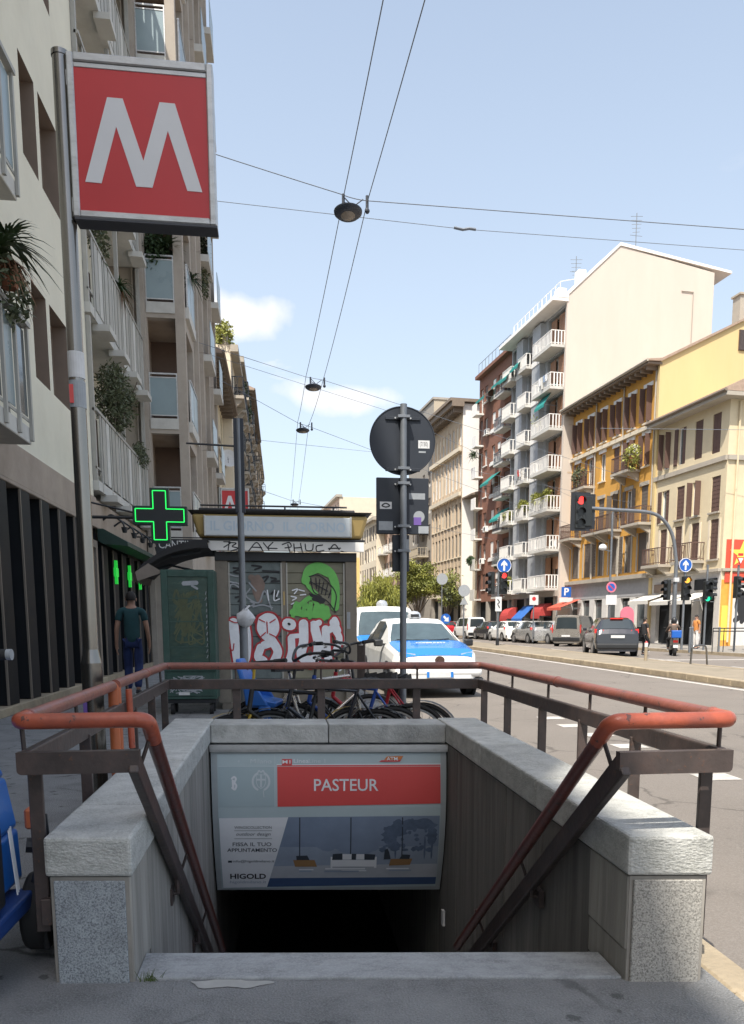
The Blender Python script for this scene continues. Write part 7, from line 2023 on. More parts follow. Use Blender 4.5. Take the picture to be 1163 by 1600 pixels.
def person(label, loc, rz, h=1.78, top='tshirt', legs='jeans', pose=None, sleeves='short', cat='person', bald=False, group=None, fingers=False):
    t = thing('person', label, cat, loc, rz, group)
    k = h/1.78
    P_ = {'pel': (0, 0, .94), 'wai': (0, .0, 1.10), 'che': (0, .01, 1.30), 'sho': (0, 0, 1.445), 'nec': (0, .01, 1.52), 'hea': (0, .02, 1.62), 'cro': (0, .02, 1.71),
         'hL': (-.09, 0, .90), 'kL': (-.095, .03, .49), 'aL': (-.095, -.02, .09), 'tL': (-.11, .13, .03),
         'hR': (.09, 0, .90), 'kR': (.095, .03, .49), 'aR': (.095, -.02, .09), 'tR': (.11, .13, .03),
         'sL': (-.185, 0, 1.42), 'eL': (-.235, -.02, 1.13), 'wL': (-.25, .03, .88), 'pL': (-.25, .045, .80),
         'sR': (.185, 0, 1.42), 'eR': (.235, -.02, 1.13), 'wR': (.25, .03, .88), 'pR': (.25, .045, .80)}
    if pose: P_.update(pose)
    Q = {n: tuple(c*k for c in v) for n, v in P_.items()}
    r = {'pel': .125, 'wai': .115, 'che': .13, 'sho': .075, 'nec': .052, 'hea': .082, 'cro': .06, 'h': .085, 'k': .057, 'a': .04, 't': .035, 's': .055, 'e': .042, 'w': .03, 'p': .033}
    rad = lambda n: r[n] if n in r else r[n[0]]
    J = lambda ns, f=1.0, add=0.0: {n: (Q[n], rad(n)*f*k+add) for n in ns}
    base = ['pel', 'wai', 'che', 'sho', 'nec', 'hea', 'cro'] + [a+s for s in 'LR' for a in ('h', 'k', 'a', 't', 's', 'e', 'w', 'p')]
    bones = [('pel', 'wai'), ('wai', 'che'), ('che', 'sho'), ('sho', 'nec'), ('nec', 'hea'), ('hea', 'cro')]
    for s in 'LR': bones += [('pel', 'h'+s), ('h'+s, 'k'+s), ('k'+s, 'a'+s), ('a'+s, 't'+s), ('sho', 's'+s), ('s'+s, 'e'+s), ('e'+s, 'w'+s), ('w'+s, 'p'+s)]
    JJ = J(base); JJ['che'] = (JJ['che'][0], .112*k); JJ['wai'] = (JJ['wai'][0], .100*k); JJ['pel'] = (JJ['pel'][0], .100*k); JJ['hL'] = (JJ['hL'][0], .07*k); JJ['hR'] = (JJ['hR'][0], .07*k)
    if fingers:
        for s, sx in (('L', -1), ('R', 1)):
            p = Vector(Q['p'+s])
            for i, (dy, ln) in enumerate(((.030, .075), (.012, .085), (-.006, .08), (-.024, .062))):
                a, b_, c = p+Vector((0, dy*k, -.02*k)), p+Vector((-sx*.006*k, dy*1.1*k, -.02*k-ln*.55*k)), p+Vector((-sx*.022*k, dy*1.1*k+.006, -.02*k-ln*k))
                for q, v in zip('abc', (a, b_, c)): JJ['f%s%d%s' % (s, i, q)] = (tuple(v), .0092*k)
                bones += [('p'+s, 'f%s%da' % (s, i)), ('f%s%da' % (s, i), 'f%s%db' % (s, i)), ('f%s%db' % (s, i), 'f%s%dc' % (s, i))]
            w = Vector(Q['w'+s]).lerp(p, .4); a, b_ = w+Vector((-sx*.012*k, .042*k, -.01*k)), w+Vector((-sx*.02*k, .058*k, -.055*k))
            JJ['th%sa' % s] = (tuple(a), .011*k); JJ['th%sb' % s] = (tuple(b_), .009*k); bones += [('p'+s, 'th%sa' % s), ('th%sa' % s, 'th%sb' % s)]
    skinbody('body', JJ, bones, None, t, 2, 'skin')
    add = .016*k
    ns = ['pel', 'wai', 'che', 'sho', 'sL', 'sR']; tb = [('pel', 'wai'), ('wai', 'che'), ('che', 'sho'), ('sho', 'sL'), ('sho', 'sR')]
    TJ = J(ns, 1, add); TJ['che'] = (Q['che'], (.150*k, .150*k)); TJ['wai'] = (Q['wai'], (.140*k, .140*k)); TJ['pel'] = (tuple(Vector(Q['pel'])+Vector((0, 0, -.10))), (.152*k, .152*k)); TJ['sho'] = (tuple(Vector(Q['sho'])-Vector((0, 0, .01))), .085*k)
    for s in 'LR':
        e, q = Vector(Q['s'+s]), Vector(Q['e'+s])
        TJ['m'+s] = (tuple(e.lerp(q, .62)), .064*k); tb.append(('s'+s, 'm'+s))
        if sleeves == 'long':
            TJ['n'+s] = (Q['e'+s], .058*k); TJ['o'+s] = (tuple(q.lerp(Vector(Q['w'+s]), .9)), .045*k); tb += [('m'+s, 'n'+s), ('n'+s, 'o'+s)]
    skinbody('shirt', TJ, tb, None, t, 2, top)
    ns = ['pel']+[a+s for s in 'LR' for a in ('h', 'k', 'a')]
    LJ = J(ns, 1, .018*k); LJ['pel'] = (tuple(Vector(Q['pel'])-Vector((0, 0, .06))), .105*k); LJ['hL'] = (LJ['hL'][0], .088*k); LJ['hR'] = (LJ['hR'][0], .088*k)
    for s in 'LR': LJ['k'+s] = (Q['k'+s], .078*k); LJ['a'+s] = (tuple(Vector(Q['a'+s])+Vector((0, 0, .0))), .066*k)
    skinbody('trousers', LJ, [b_ for s in 'LR' for b_ in (('pel', 'h'+s), ('h'+s, 'k'+s), ('k'+s, 'a'+s))], None, t, 2, legs)
    for s in 'LR':
        a, q = Vector(Q['a'+s]), Vector(Q['t'+s])
        f = Vector((q.x-a.x, q.y-a.y, 0)); f = f.normalized() if f.length > .02 else Vector((0, 1, 0)); sd = Vector((f.y, -f.x, 0)); zb = a.z-.09*k
        m = MB(); o_ = Vector((a.x, a.y, zb)); 
        prs = [(-.07, .036, .075), (.02, .042, .085), (.12, .046, .062), (.19, .030, .045)]
        for i in range(3):
            (d0, w0, h0), (d1, w1, h1) = prs[i], prs[i+1]
            m.hexa([o_+f*d0-sd*w0, o_+f*d1-sd*w1, o_+f*d1+sd*w1, o_+f*d0+sd*w0, o_+f*d0-sd*w0*.8+Vector((0, 0, h0)), o_+f*d1-sd*w1*.8+Vector((0, 0, h1)), o_+f*d1+sd*w1*.8+Vector((0, 0, h1)), o_+f*d0+sd*w0*.8+Vector((0, 0, h0))])
        sh_ = m.build('shoe', 'shoe', t, bevel=.012, seg=2, smooth=50)
        m = MB(); m.bx(-.045, .045, -.005, .28, 0, .018); 
        m.v = [tuple(o_+f*(y-.08)+sd*x+Vector((0, 0, z-.004))) for x, y, z in m.v]; m.build('sole', 'sticker_white', sh_)
    hd = Vector(Q['hea'])
    m = MB()   # hair cap: hemisphere pulled down at the back
    n1, n2 = 12, 7; vs_ = []
    for i in range(n2+1):
        for j in range(n1):
            a = 2*math.pi*j/n1; ph = (math.pi*.62)*i/n2
            back = -math.sin(a)
            ph2 = ph*(1.0 if back > .1 else .72)
            x = .090*math.sin(ph2)*math.cos(a); y = .103*math.sin(ph2)*math.sin(a); z = .115*math.cos(ph2)
            vs_.append(hd+Vector((x, y-.006, z+.025))*k)
    fs = [(i*n1+j, i*n1+(j+1) % n1, (i+1)*n1+(j+1) % n1, (i+1)*n1+j) for i in range(n2) for j in range(n1)]
    m.add(vs_, fs); m.build('hair', 'hair', t, smooth=80)
    # face: eyes, nose, mouth, ears
    for s in (-1, 1):
        m = MB(); c = hd+Vector((s*.030, .082, .012))*k; m.lathe([(.001, -.010), (.009, -.004), (.010, .004), (.001, .010)], c, 8); m.build('eye', 'cloth_white', t)
        m = MB(); c = hd+Vector((s*.086, .0, .0))*k; m.lathe([(.004, -.03), (.014, -.01), (.015, .015), (.005, .03)], c, 8, sx=.7, sy=1.3); m.build('ear', 'skin', t, smooth=60)
    m = MB(); c = hd+Vector((0, .085, -.012))*k; m.hexa([c+Vector((-.012, 0, -.02)), c+Vector((.012, 0, -.02)), c+Vector((.008, .022, -.016)), c+Vector((-.008, .022, -.016)), c+Vector((-.006, -.008, .03)), c+Vector((.006, -.008, .03)), c+Vector((.004, .003, .03)), c+Vector((-.004, .003, .03))]); m.build('nose', 'skin', t)
    m = MB(); c = hd+Vector((0, .078, -.052))*k; m.bx(c.x-.022, c.x+.022, c.y-.004, c.y+.006, c.z-.006, c.z+.005); m.build('mouth', 'panel_red', t)
    return t
WALK = {'kL': (-.095, .10, .50), 'aL': (-.095, .02, .10), 'tL': (-.11, .18, .04), 'kR': (.085, .02, .49), 'aR': (.08, -.16, .13), 'tR': (.085, -.02, .05), 'eL': (-.245, -.03, 1.14), 'wL': (-.265, .02, .88), 'pL': (-.268, .04, .79), 'eR': (.245, -.01, 1.14), 'wR': (.262, .07, .89), 'pR': (.262, .09, .80)}
try:
    person('man in a dark teal T-shirt and blue jeans walking away past the pharmacy', (-2.62, 14.75, 0), R(3), 1.86, 'tshirt', 'jeans', WALK, fingers=True)
    RUN = dict(WALK); RUN.update({'kR': (.09, .22, .60), 'aR': (.09, .02, .28), 'tR': (.09, .10, .18), 'eL': (-.24, .10, 1.16), 'wL': (-.15, .26, 1.12), 'pL': (-.13, .32, 1.14)})
    person('pedestrian in a black vest crossing the road beside the dark compact car', (15.6, 33.2, -.15), R(-75), 1.68, 'cloth_black', 'cloth_black', RUN, fingers=False)
    SIT = {'pel': (0, 0, .78), 'wai': (0, .02, .95), 'che': (0, .05, 1.15), 'sho': (0, .06, 1.30), 'nec': (0, .07, 1.37), 'hea': (0, .09, 1.47), 'cro': (0, .09, 1.56), 'hL': (-.1, .03, .77), 'kL': (-.19, .42, .72), 'aL': (-.17, .38, .32), 'tL': (-.17, .52, .25), 'hR': (.1, .03, .77), 'kR': (.19, .42, .72), 'aR': (.17, .38, .32), 'tR': (.17, .52, .25), 'sL': (-.19, .06, 1.27), 'eL': (-.27, .24, 1.05), 'wL': (-.25, .48, 1.03), 'pL': (-.24, .55, 1.03), 'sR': (.19, .06, 1.27), 'eR': (.27, .24, 1.05), 'wR': (.25, .48, 1.03), 'pR': (.24, .55, 1.03)}
    rd = person('scooter rider in a brown jacket and dark helmet seen from behind', (16.95, 33.2, -.15), R(-20), 1.78, 'cloth_grey', 'cloth_black', SIT, 'long')
    m = MB(); m.lathe([(.10, -.12), (.128, -.04), (.13, .03), (.10, .10), (.05, .135), (.01, .14)], (0, .09, 1.52), 16); m.build('helmet', 'plastic_black', rd, smooth=60)
    STAND = {}
    person('person in white standing in the shop doorway under the traffic pole', (20.9, 41.0, -.02), R(120), 1.72, 'cloth_white', 'cloth_black', STAND)
    person('person in orange by the iron fence at the mural wall', (20.15, 37.2, -.02), R(100), 1.7, 'cloth_orange', 'cloth_white', STAND)
    person('person in pale clothes at the corner by the green light', (20.9, 38.6, -.02), R(200), 1.7, 'cloth_white', 'cloth_white', WALK)
except Exception as ex:
    import traceback; traceback.print_exc(); raise

# --- motor scooter under the rider
MT = thing('motor_scooter', 'dark motor scooter with blue box carrying the rider towards the lights', 'motor scooter', (16.95, 33.2, -.15), R(-20))
for y in (-.55, .72):
    m = MB(); m.cyl((-.06, y, .25), .25, .12, 20, axis='x'); m.build('wheel', 'rubber', MT, bevel=.03, seg=2, smooth=40)
m = MB()
for a, c in (((-.72, .50, .80, .13), (-.1, .42, .74, .16)), ((-.1, .26, .40, .17), (.42, .26, .38, .16)), ((.42, .26, 1.0, .15), (.58, .40, .98, .10))):
    m.hexa([(-a[3], a[0], a[1]), (a[3], a[0], a[1]), (c[3], c[0], c[1]), (-c[3], c[0], c[1]), (-a[3]*.9, a[0], a[2]), (a[3]*.9, a[0], a[2]), (c[3]*.9, c[0], c[2]), (-c[3]*.9, c[0], c[2])])
m.build('body', 'car_grey', MT, bevel=.03, seg=2, smooth=40)
m = MB(); m.hexa([(-.14, -.62, .74), (.14, -.62, .74), (.11, .12, .70), (-.11, .12, .70), (-.13, -.60, .80), (.13, -.60, .80), (.10, .1, .78), (-.10, .1, .78)]); m.build('seat', 'rubber', MT)
m = MB(); m.tube([(-.33, .42, 1.06), (0, .5, 1.02), (.33, .42, 1.06)], .018, 8); m.build('handlebar', 'plastic_black', MT)
m = MB(); m.bx(-.20, .20, -1.0, -.66, .78, 1.10); m.build('top_box', 'sign_blue', MT, bevel=.03, seg=2)
m = MB(); m.bx(-.10, .10, -.75, -.71, .58, .68); m.build('tail_light', 'tail_red', MT)
m = MB(); m.bx(-.10, .10, -.80, -.785, .36, .50); m.build('plate', 'sticker_white', MT)
m = MB(); m.tube([(-.05, .5, .95), (-.05, .72, .25)], .03, 8); m.tube([(.1, -.3, .3), (.1, -.55, .25)], .04, 8); m.build('fork', 'plastic_black', MT)
for s in (-1, 1):
    m = MB(); m.tube([(s*.3, .44, 1.05), (s*.34, .42, 1.2)], .008, 6); m.lathe([(.01, 0), (.06, .01), (.06, .02), (.01, .03)], (s*.35, .42, 1.2), 10); m.build('mirror', 'plastic_black', MT)

# ================================================================== TRAFFIC LIGHTS AND SIGNS
def head(t, c, yaw, lit, r=.11, plate=True, name='signal_head', n=3, cols=('lamp_red', 'lamp_amber', 'lamp_green')):
    """three lamp head; looks towards -y (the camera) when yaw=0"""
    ca, sa = math.cos(yaw), math.sin(yaw)
    def Q(x, y, z): return (c[0]+x*ca-y*sa, c[1]+x*sa+y*ca, c[2]+z)
    w = r*1.35; hgt = r*2.75*n/2
    m = MB(); m.bx(-w, w, 0, .22, -hgt, hgt, P=Q); h = m.build(name, 'lamp_off', t, bevel=.02)
    if plate:
        m = MB(); m.bx(-w*1.9, w*1.9, .06, .08, -hgt-.12, hgt+.12, P=Q); m.build('backboard', 'black_metal', h)
    for i in range(n):
        z = hgt-r*1.375-i*r*2.75
        m = MB(); pts = [Q(r*math.cos(a), -.012, z+r*math.sin(a)) for a in [k*math.pi/10 for k in range(20)]]; m.poly(pts)
        m.poly([Q(r*math.cos(a), .0, z+r*math.sin(a)) for a in [k*math.pi/10 for k in range(20)]][::-1])
        for k in range(20): m.quad(pts[k], pts[(k+1) % 20], Q(r*math.cos((k+1)*math.pi/10), 0, z+r*math.sin((k+1)*math.pi/10)), Q(r*math.cos(k*math.pi/10), 0, z+r*math.sin(k*math.pi/10)))
        m.build('lens', cols[i] if lit == i else 'lamp_off', h)
        m = MB()
        for k in range(-1, 11):
            a0, a1 = k*math.pi/10, (k+1)*math.pi/10
            m.quad(Q(r*1.05*math.cos(a0), 0, z+r*1.05*math.sin(a0)), Q(r*1.05*math.cos(a1), 0, z+r*1.05*math.sin(a1)), Q(r*1.05*math.cos(a1), -.2, z+r*1.05*math.sin(a1)-.02), Q(r*1.05*math.cos(a0), -.2, z+r*1.05*math.sin(a0)-.02))
        m.build('visor', 'black_metal', h, flip=False)
    return h
TLm = thing('gantry_traffic_light', 'curved overhead traffic light pole with red light hung over the road', 'traffic light', (19.45, 38.2, -.02))
m = MB(); path = [(0, 0, 0), (0, 0, 4.3), (-.25, 0, 5.5), (-.75, 0, 6.25), (-1.5, 0, 6.62), (-3.2, 0, 6.72), (-4.6, 0, 6.78)]
pp = [Vector((0, 0, 0)), Vector((0, 0, 2.5))] + smooth_path(path[1:], 6)
m.tube(pp, [.11]*2+[.085]*(len(pp)-2), 12); m.build('mast', 'galv', TLm, smooth=40)
head(TLm, (-5.05, -.1, 6.6), 0, 0, .19)
head(TLm, (-4.72, .1, 6.62), R(180), 9, .17, name='signal_head')
head(TLm, (-.5, .0, 2.9), R(-70), 9, .12, plate=False)
m = MB(); m.bx(-.12, .12, -.16, -.02, 3.3, 3.5); m.build('junction_box', 'sticker_white', TLm)
m = MB(); m.tube([(-.0, 0, 3.4), (-.45, 0, 3.45)], .02, 6); m.tube([(0, 0, 4.4), (-.35, 0, 4.4), (-.35, 0, 4.2)], .012, 5); m.build('bracket', 'galv', TLm)
def arrow(t, c, r, name='arrow_plate'):
    m = MB(); m.cyl((c[0], c[1], c[2]), r, .03, 32, axis='y'); pl = m.build(name, 'sign_blue', t, smooth=40)
    m = MB(); m.tube([(c[0]+r*.94*math.cos(a), c[1]-.004, c[2]+r*.94*math.sin(a)) for a in [k*math.pi/20 for k in range(40)]], r*.05, 6, closed=True); m.build('rim', 'sign_white', pl)
    m = MB(); m.prism([(-.13*r, -.7*r), (.13*r, -.7*r), (.13*r, .1*r), (.42*r, -.1*r), (.42*r, .2*r), (0, .68*r), (-.42*r, .2*r), (-.42*r, -.1*r), (-.13*r, .1*r)], lambda u, v, d: (c[0]+u, c[1]+d, c[2]+v), -.012, -.002); m.build('arrow', 'sign_white', pl)
    return pl
T2 = thing('amber_traffic_light', 'traffic light showing amber below a blue arrow sign near the shops', 'traffic light', (18.9, 36.2, -.02))
m = MB(); m.tube([(0, 0, 0), (0, 0, 3.75)], .055, 10); m.build('pole', 'galv', T2, smooth=40)
arrow(T2, (-.04, -.09, 3.97), .33); head(T2, (.05, -.15, 2.9), 0, 0, .135, plate=False, cols=('lamp_amber',)*3)
T3 = thing('green_traffic_light', 'traffic light showing green by the iron fence', 'traffic light', (20.02, 36.2, -.02))
m = MB(); m.tube([(0, 0, 0), (0, 0, 4.0)], .05, 10); m.build('pole', 'galv', T3, smooth=40)
head(T3, (0, -.15, 2.75), 0, 2, .12, plate=False); head(T3, (.35, .1, 2.9), R(80), 9, .11, plate=False)
T3b = thing('corner_traffic_light', 'dark traffic light pole with a small round prohibition sign at the right edge', 'traffic light', (20.75, 34.8, -.02))
m = MB(); m.tube([(0, 0, 0), (0, 0, 3.9)], .05, 10); m.build('pole', 'galv', T3b, smooth=40)
head(T3b, (.0, -.15, 2.9), R(30), 9, .12, plate=False); head(T3b, (.6, -.1, 2.95), R(-60), 9, .12, plate=False)
m = MB(); m.prism([(-.2, .14), (.2, .14), (0, -.22)], lambda u, v, d: (u, d-.12, 4.1+v), -.015, .015); m.build('triangle_plate', 'sign_red', T3b)
m = MB(); m.prism([(-.13, .10), (.13, .10), (0, -.14)], lambda u, v, d: (u, d-.12, 4.1+v), -.02, -.0155); m.build('triangle_face', 'sign_white', T3b)
m = MB(); m.bx(-.12, .12, -.13, -.1, 4.30, 4.42); m.build('plate', 'sign_red', T3b)
T4 = thing('median_traffic_light', 'double traffic light with a blue arrow sign on the central island', 'traffic light', (12.05, 44.2, 0))
m = MB(); m.tube([(0, 0, 0), (0, 0, 4.3)], .06, 10); m.build('pole', 'galv', T4, smooth=40)
m = MB(); m.tube([(0, 0, 0), (0, 0, .4)], .10, 10); m.build('pole_foot', 'black_metal', T4)
arrow(T4, (.28, -.1, 4.42), .42); head(T4, (.27, -.15, 3.45), 0, 0, .15, plate=False); head(T4, (-.5, .0, 3.45), R(-75), 9, .15, plate=False)
m = MB(); m.tube([(-.45, 0, 3.4), (.3, 0, 3.4)], .03, 6); m.build('bracket', 'galv', T4)
m = MB(); m.bx(-.18, .18, -.1, -.07, 1.9, 2.7); m.build('notice', 'sticker_white', T4)
m = MB(); stroke(m, [(-.05, 2.55), (.05, 2.4), (-.04, 2.3), (.06, 2.1)], .06, lambda u, v, e: (u, -.102-e, v), off=.001); m.build('figure_mark', 'ink', T4)
# lamp post with no-parking sign near the ochre house, P sign and info sign
LPp = thing('street_lamp', 'slim street lamp post with a no parking disc before the ochre house', 'street lamp', (18.7, 44.5, -.02))
m = MB(); m.tube([(0, 0, 0), (0, 0, 7.5)], .065, 10); m.build('pole', 'galv', LPp, smooth=40)
m = MB(); m.lathe([(.04, 0), (.16, .05), (.19, .15), (.14, .3), (.02, .36)], (-.55, -.1, 5.35), 12, sx=1.3); m.build('lamp_head', 'sticker_white', LPp, smooth=60)
m = MB(); m.tube([(0, 0, 5.3), (-.5, -.1, 5.4)], .03, 6); m.build('arm', 'galv', LPp)
m = MB(); m.cyl((.05, -.1, 3.30), .30, .03, 28, axis='y'); m.build('disc', 'pink_panel', LPp)
m = MB(); m.cyl((.05, -.107, 3.30), .21, .006, 28, axis='y'); m.build('disc_face', 'sign_blue', LPp)
m = MB(); stroke(m, [(-.09, 3.44), (.19, 3.16)], .06, lambda u, v, e: (u, -.1075-e, v), off=.001); m.build('disc_bar', 'sign_red', LPp)
m = MB(); m.bx(-.25, .40, -.1, -.08, 2.3, 2.86); m.build('plate', 'sticker_white', LPp)
PK = thing('parking_sign', 'square blue parking sign fixed to the wall of the ochre house', 'sign', tuple(far(-1.6, .12, 3.55)), R(-8))
m = MB(); m.bx(-.36, .36, -.04, .0, -.38, .38); m.build('plate', 'sign_blue', PK)
m = MB(); m.bx(-.5, .5, -.03, .0, -.75, -.42); m.build('lower_plate', 'sticker_white', PK)
text_mesh('P', .75, lambda u, v: (u, -.044, v), 'sign_white', 'lettering', PK, bold=.02)
IS = thing('info_sign', 'small white roadside plate on a thin pole left of the median lights', 'sign', (16.6, 52.0, -.02))
m = MB(); m.tube([(0, 0, 0), (0, 0, 3.1)], .04, 8); m.build('pole', 'galv', IS)
m = MB(); m.bx(-.3, .3, -.05, -.03, 2.45, 3.1); m.build('plate', 'sticker_white', IS)
m = MB(); m.cyl((0, -.06, 2.85), .13, .01, 16, axis='y'); m.build('disc', 'sign_red', IS)
for (lb, x, y, zt, blue) in (('round sign seen from behind on the island by the trees', 12.0, 60, 4.5, True), ('grey round sign seen from behind left of the median lights', 10.5, 46, 3.1, False)):
    sg = thing('round_sign', lb, 'road sign', (x, y, 0))
    m = MB(); m.tube([(0, 0, 0), (0, 0, zt+.3)], .045, 8); m.build('pole', 'galv', sg)
    m = MB(); m.cyl((0, -.08, zt), .42 if blue else .34, .03, 28, axis='y'); m.build('disc', 'sticker_grey', sg)
    if blue:
        m = MB(); m.cyl((.3, -.09, 1.55), .38, .03, 28, axis='y'); p_ = m.build('keep_right_disc', 'sign_blue', sg)
        m = MB(); m.prism([(-.22, .14), (-.10, .24), (.08, .04), (.20, .14), (.22, -.22), (-.14, -.18), (-.04, -.08)], lambda u, v, d: (.3+u, d-.09, 1.55+v), -.012, -.002); m.build('arrow', 'sign_white', p_)
    else:
        m = MB(); m.prism([(-.25, -.2), (.25, -.2), (0, .25)], lambda u, v, d: (u, d-.08, 2.5+v), 0, .03); m.build('triangle', 'sticker_grey', sg)
# bollards and hoop on the islands
UR = thing('steel_hoop', 'bent steel hoop barrier on the edge of the central island', 'barrier', (12.93, 23.6, -.15))
m = MB(); m.tube(rounded([(-.29, 0, 0), (-.25, 0, .72), (.21, 0, .74), (.29, 0, 0)], .14, 6), .03, 10); m.build('tube', 'steel_pole', UR, smooth=50)
BO = thing('bollard', 'short striped metal bollard on the central island by the dark car', 'bollard', (12.3, 26, 0))
m = MB(); m.tube([(0, 0, 0), (0, 0, .46)], .055, 12); m.build('post', 'kerb_stone', BO, smooth=40)
m = MB(); m.tube([(0, 0, .46), (0, 0, .60)], .06, 12); m.build('band', 'sticker_white', BO, smooth=40)
m = MB(); m.tube([(0, 0, .60), (0, 0, .66)], [.055, .02], 12); m.build('cap', 'sign_red', BO, smooth=40)
b0 = None
for i, (x, y, lb) in enumerate(((18.5, 34.5, 'thin grey bollard nearest the scooter'), (17.6, 33.0, 'thin grey bollard right of the scooter rider'), (19.3, 33.6, 'thin grey bollard just left of the iron fence'))):
    q = thing('bollard', lb, 'bollard', (x, y, -.02), group='thin grey bollards by the crossing')
    m = MB(); m.tube([(0, 0, 0), (0, 0, 1.05)], .05, 10); m.build('post', 'galv', q, smooth=40)
    m = MB(); m.lathe([(.055, 0), (.055, .03), (.01, .07)], (0, 0, 1.05), 10); m.build('cap', 'galv', q)
FE = thing('iron_railing', 'black iron pedestrian railing at the right edge by the mural', 'railing', (19.0, 33.6, -.02))
for z in (1.05, .92): 
    m = MB(); m.tube([(0, 0, z), (6, -.4, z)], .028, 6); m.build('rail', 'black_metal', FE)
for k in range(13):
    m = MB(); m.tube([(.5*k, -.0333*k, 0), (.5*k, -.0333*k, 1.05)], .022, 6); m.build('bar', 'black_metal', FE)
pk = thing('pink_board', 'pink rounded advertising board in front of the ochre house', 'sign', (19.6, 44.0, -.02))
m = MB(); m.prism([(-.4, 0), (.4, 0), (.4, 1.6)]+[(.4*math.cos(a), 1.6+.4*math.sin(a)) for a in (.4, .8, 1.2, 1.57, 2.0, 2.4, 2.8)]+[(-.4, 1.6)], lambda u, v, d: (u, d, v+.2), 0, .08); m.build('board', 'pink_panel', pk)
m = MB(); m.bx(-.35, .35, .0, .3, 0, .2); m.build('foot', 'black_metal', pk)

# ================================================================== OVERHEAD WIRES AND LAMPS
def wire(label, pts, r=.012, sag=0.0, group=None):
    P_ = []
    for a, c in zip(pts[:-1], pts[1:]):
        a, c = Vector(a), Vector(c)
        for k in range(8):
            f = k/8; P_.append(a.lerp(c, f)-Vector((0, 0, sag*4*f*(1-f))))
    P_.append(Vector(pts[-1]))
    m = MB(); m.tube(P_, r, 5); o = m.build('overhead_wire', 'wire', smooth=60)
    return tag(o, label, 'wire', group)
zl = 9.56
wire('left of the two long wires running along the street over the lamps', [(1.72, 2, 9.5), (1.36, 17, zl), (.98, 28.7, zl), (.82, 34.8, 9.5), (.79, 56, 9.45), (.6, 90, 9.4)], .009, .10)
wire('right of the two long wires running along the street over the lamps', [(2.35, 2, 9.45), (1.83, 17, zl-.06), (1.56, 28.7, 9.46), (1.27, 34.8, 9.4), (1.31, 56, 9.38), (1.2, 90, 9.3)], .009, .10)
wire('span wire from the cream block to the right holding the nearest lamp', [(-3.9, 17, 10.85), (1.3, 17, 9.62), (1.84, 17, 9.53), (26, 17, 9.45)], .009, .02)
wire('second span wire just below the nearest lamp with a small splice', [(-3.9, 19, 10.4), (4.2, 19, 10.05), (28, 19.5, 10.1)], .007)
wire('span wire holding the second lamp', [(-2.6, 28.7, 10.5), (.97, 28.7, 9.54), (1.56, 28.7, 9.46), (21.5, 46, 9.3)], .009)
wire('thin slanting wire below the second lamp', [(-2.6, 30, 10.6), (3.8, 30, 8.9), (22.5, 52, 8.0)], .007)
wire('span wire holding the third lamp', [(-2.6, 34.8, 11.2), (.84, 34.8, 9.46), (1.26, 34.8, 9.35), (22.5, 55, 7.2)], .009)
wire('long thin wire crossing behind the third lamp', [(-2.3, 40, 9.95), (5.3, 40, 9.4), (22.3, 50, 8.8)], .008)
wire('span wire holding the farthest lamp', [(-2.3, 56, 10.4), (.79, 56, 9.42), (1.31, 56, 9.34), (20, 75, 9)], .014)
wire('faint wire crossing in front of the ochre and cream houses', [(16, 40, 10.9), (30, 40, 11.2)], .012)
m = MB(); m.tube([(4.0, 18.98, 10.06), (4.2, 18.98, 10.03), (4.35, 18.98, 10.06), (4.5, 18.98, 10.05)], .03, 6); tag(m.build('wire_splice', 'wire'), 'small twisted splice on the second span wire', 'wire splice')
LM = thing('hanging_street_lamp', 'nearest and largest oval street lamp hung on the overhead wires', 'street lamp', (1.45, 17, 9.28), group='lamps hung on the overhead wires')
m = MB(); m.lathe([(.10, -.05), (.22, -.045), (.275, .0), (.28, .03), (.20, .075), (.06, .095)], n=24, sy=1.25); m.build('housing', 'lamp_body', LM, smooth=50)
m = MB(); m.lathe([(.03, -.07), (.11, -.066), (.14, -.051)], n=16, sx=1, sy=1.4); m.build('lens', 'lamp_lens', LM, smooth=50)
m = MB()
for s, dx in ((-1, -.09), (1, .38)):
    m.tube([(dx, 0, .10), (dx, 0, .34)], .030, 8); m.lathe([(.03, 0), (.05, .03), (.05, .06), (.03, .09)], (dx, 0, .02), 8)
m.tube([(-.09, 0, .2), (.1, 0, .12), (.3, 0, .27)], .012, 5); m.tube([(.1, 0, .12), (-.09, 0, .3)], .012, 5); m.build('insulators', 'lamp_body', LM)
for loc, lb in (((1.22, 28.7, 9.20), 'second oval street lamp on the wires, above the small cloud'), ((1.02, 34.8, 9.16), 'third oval street lamp on the wires'), ((1.02, 56, 9.15), 'farthest oval street lamp, just above the kiosk roof')):
    dup(LM, loc, 0, lb)

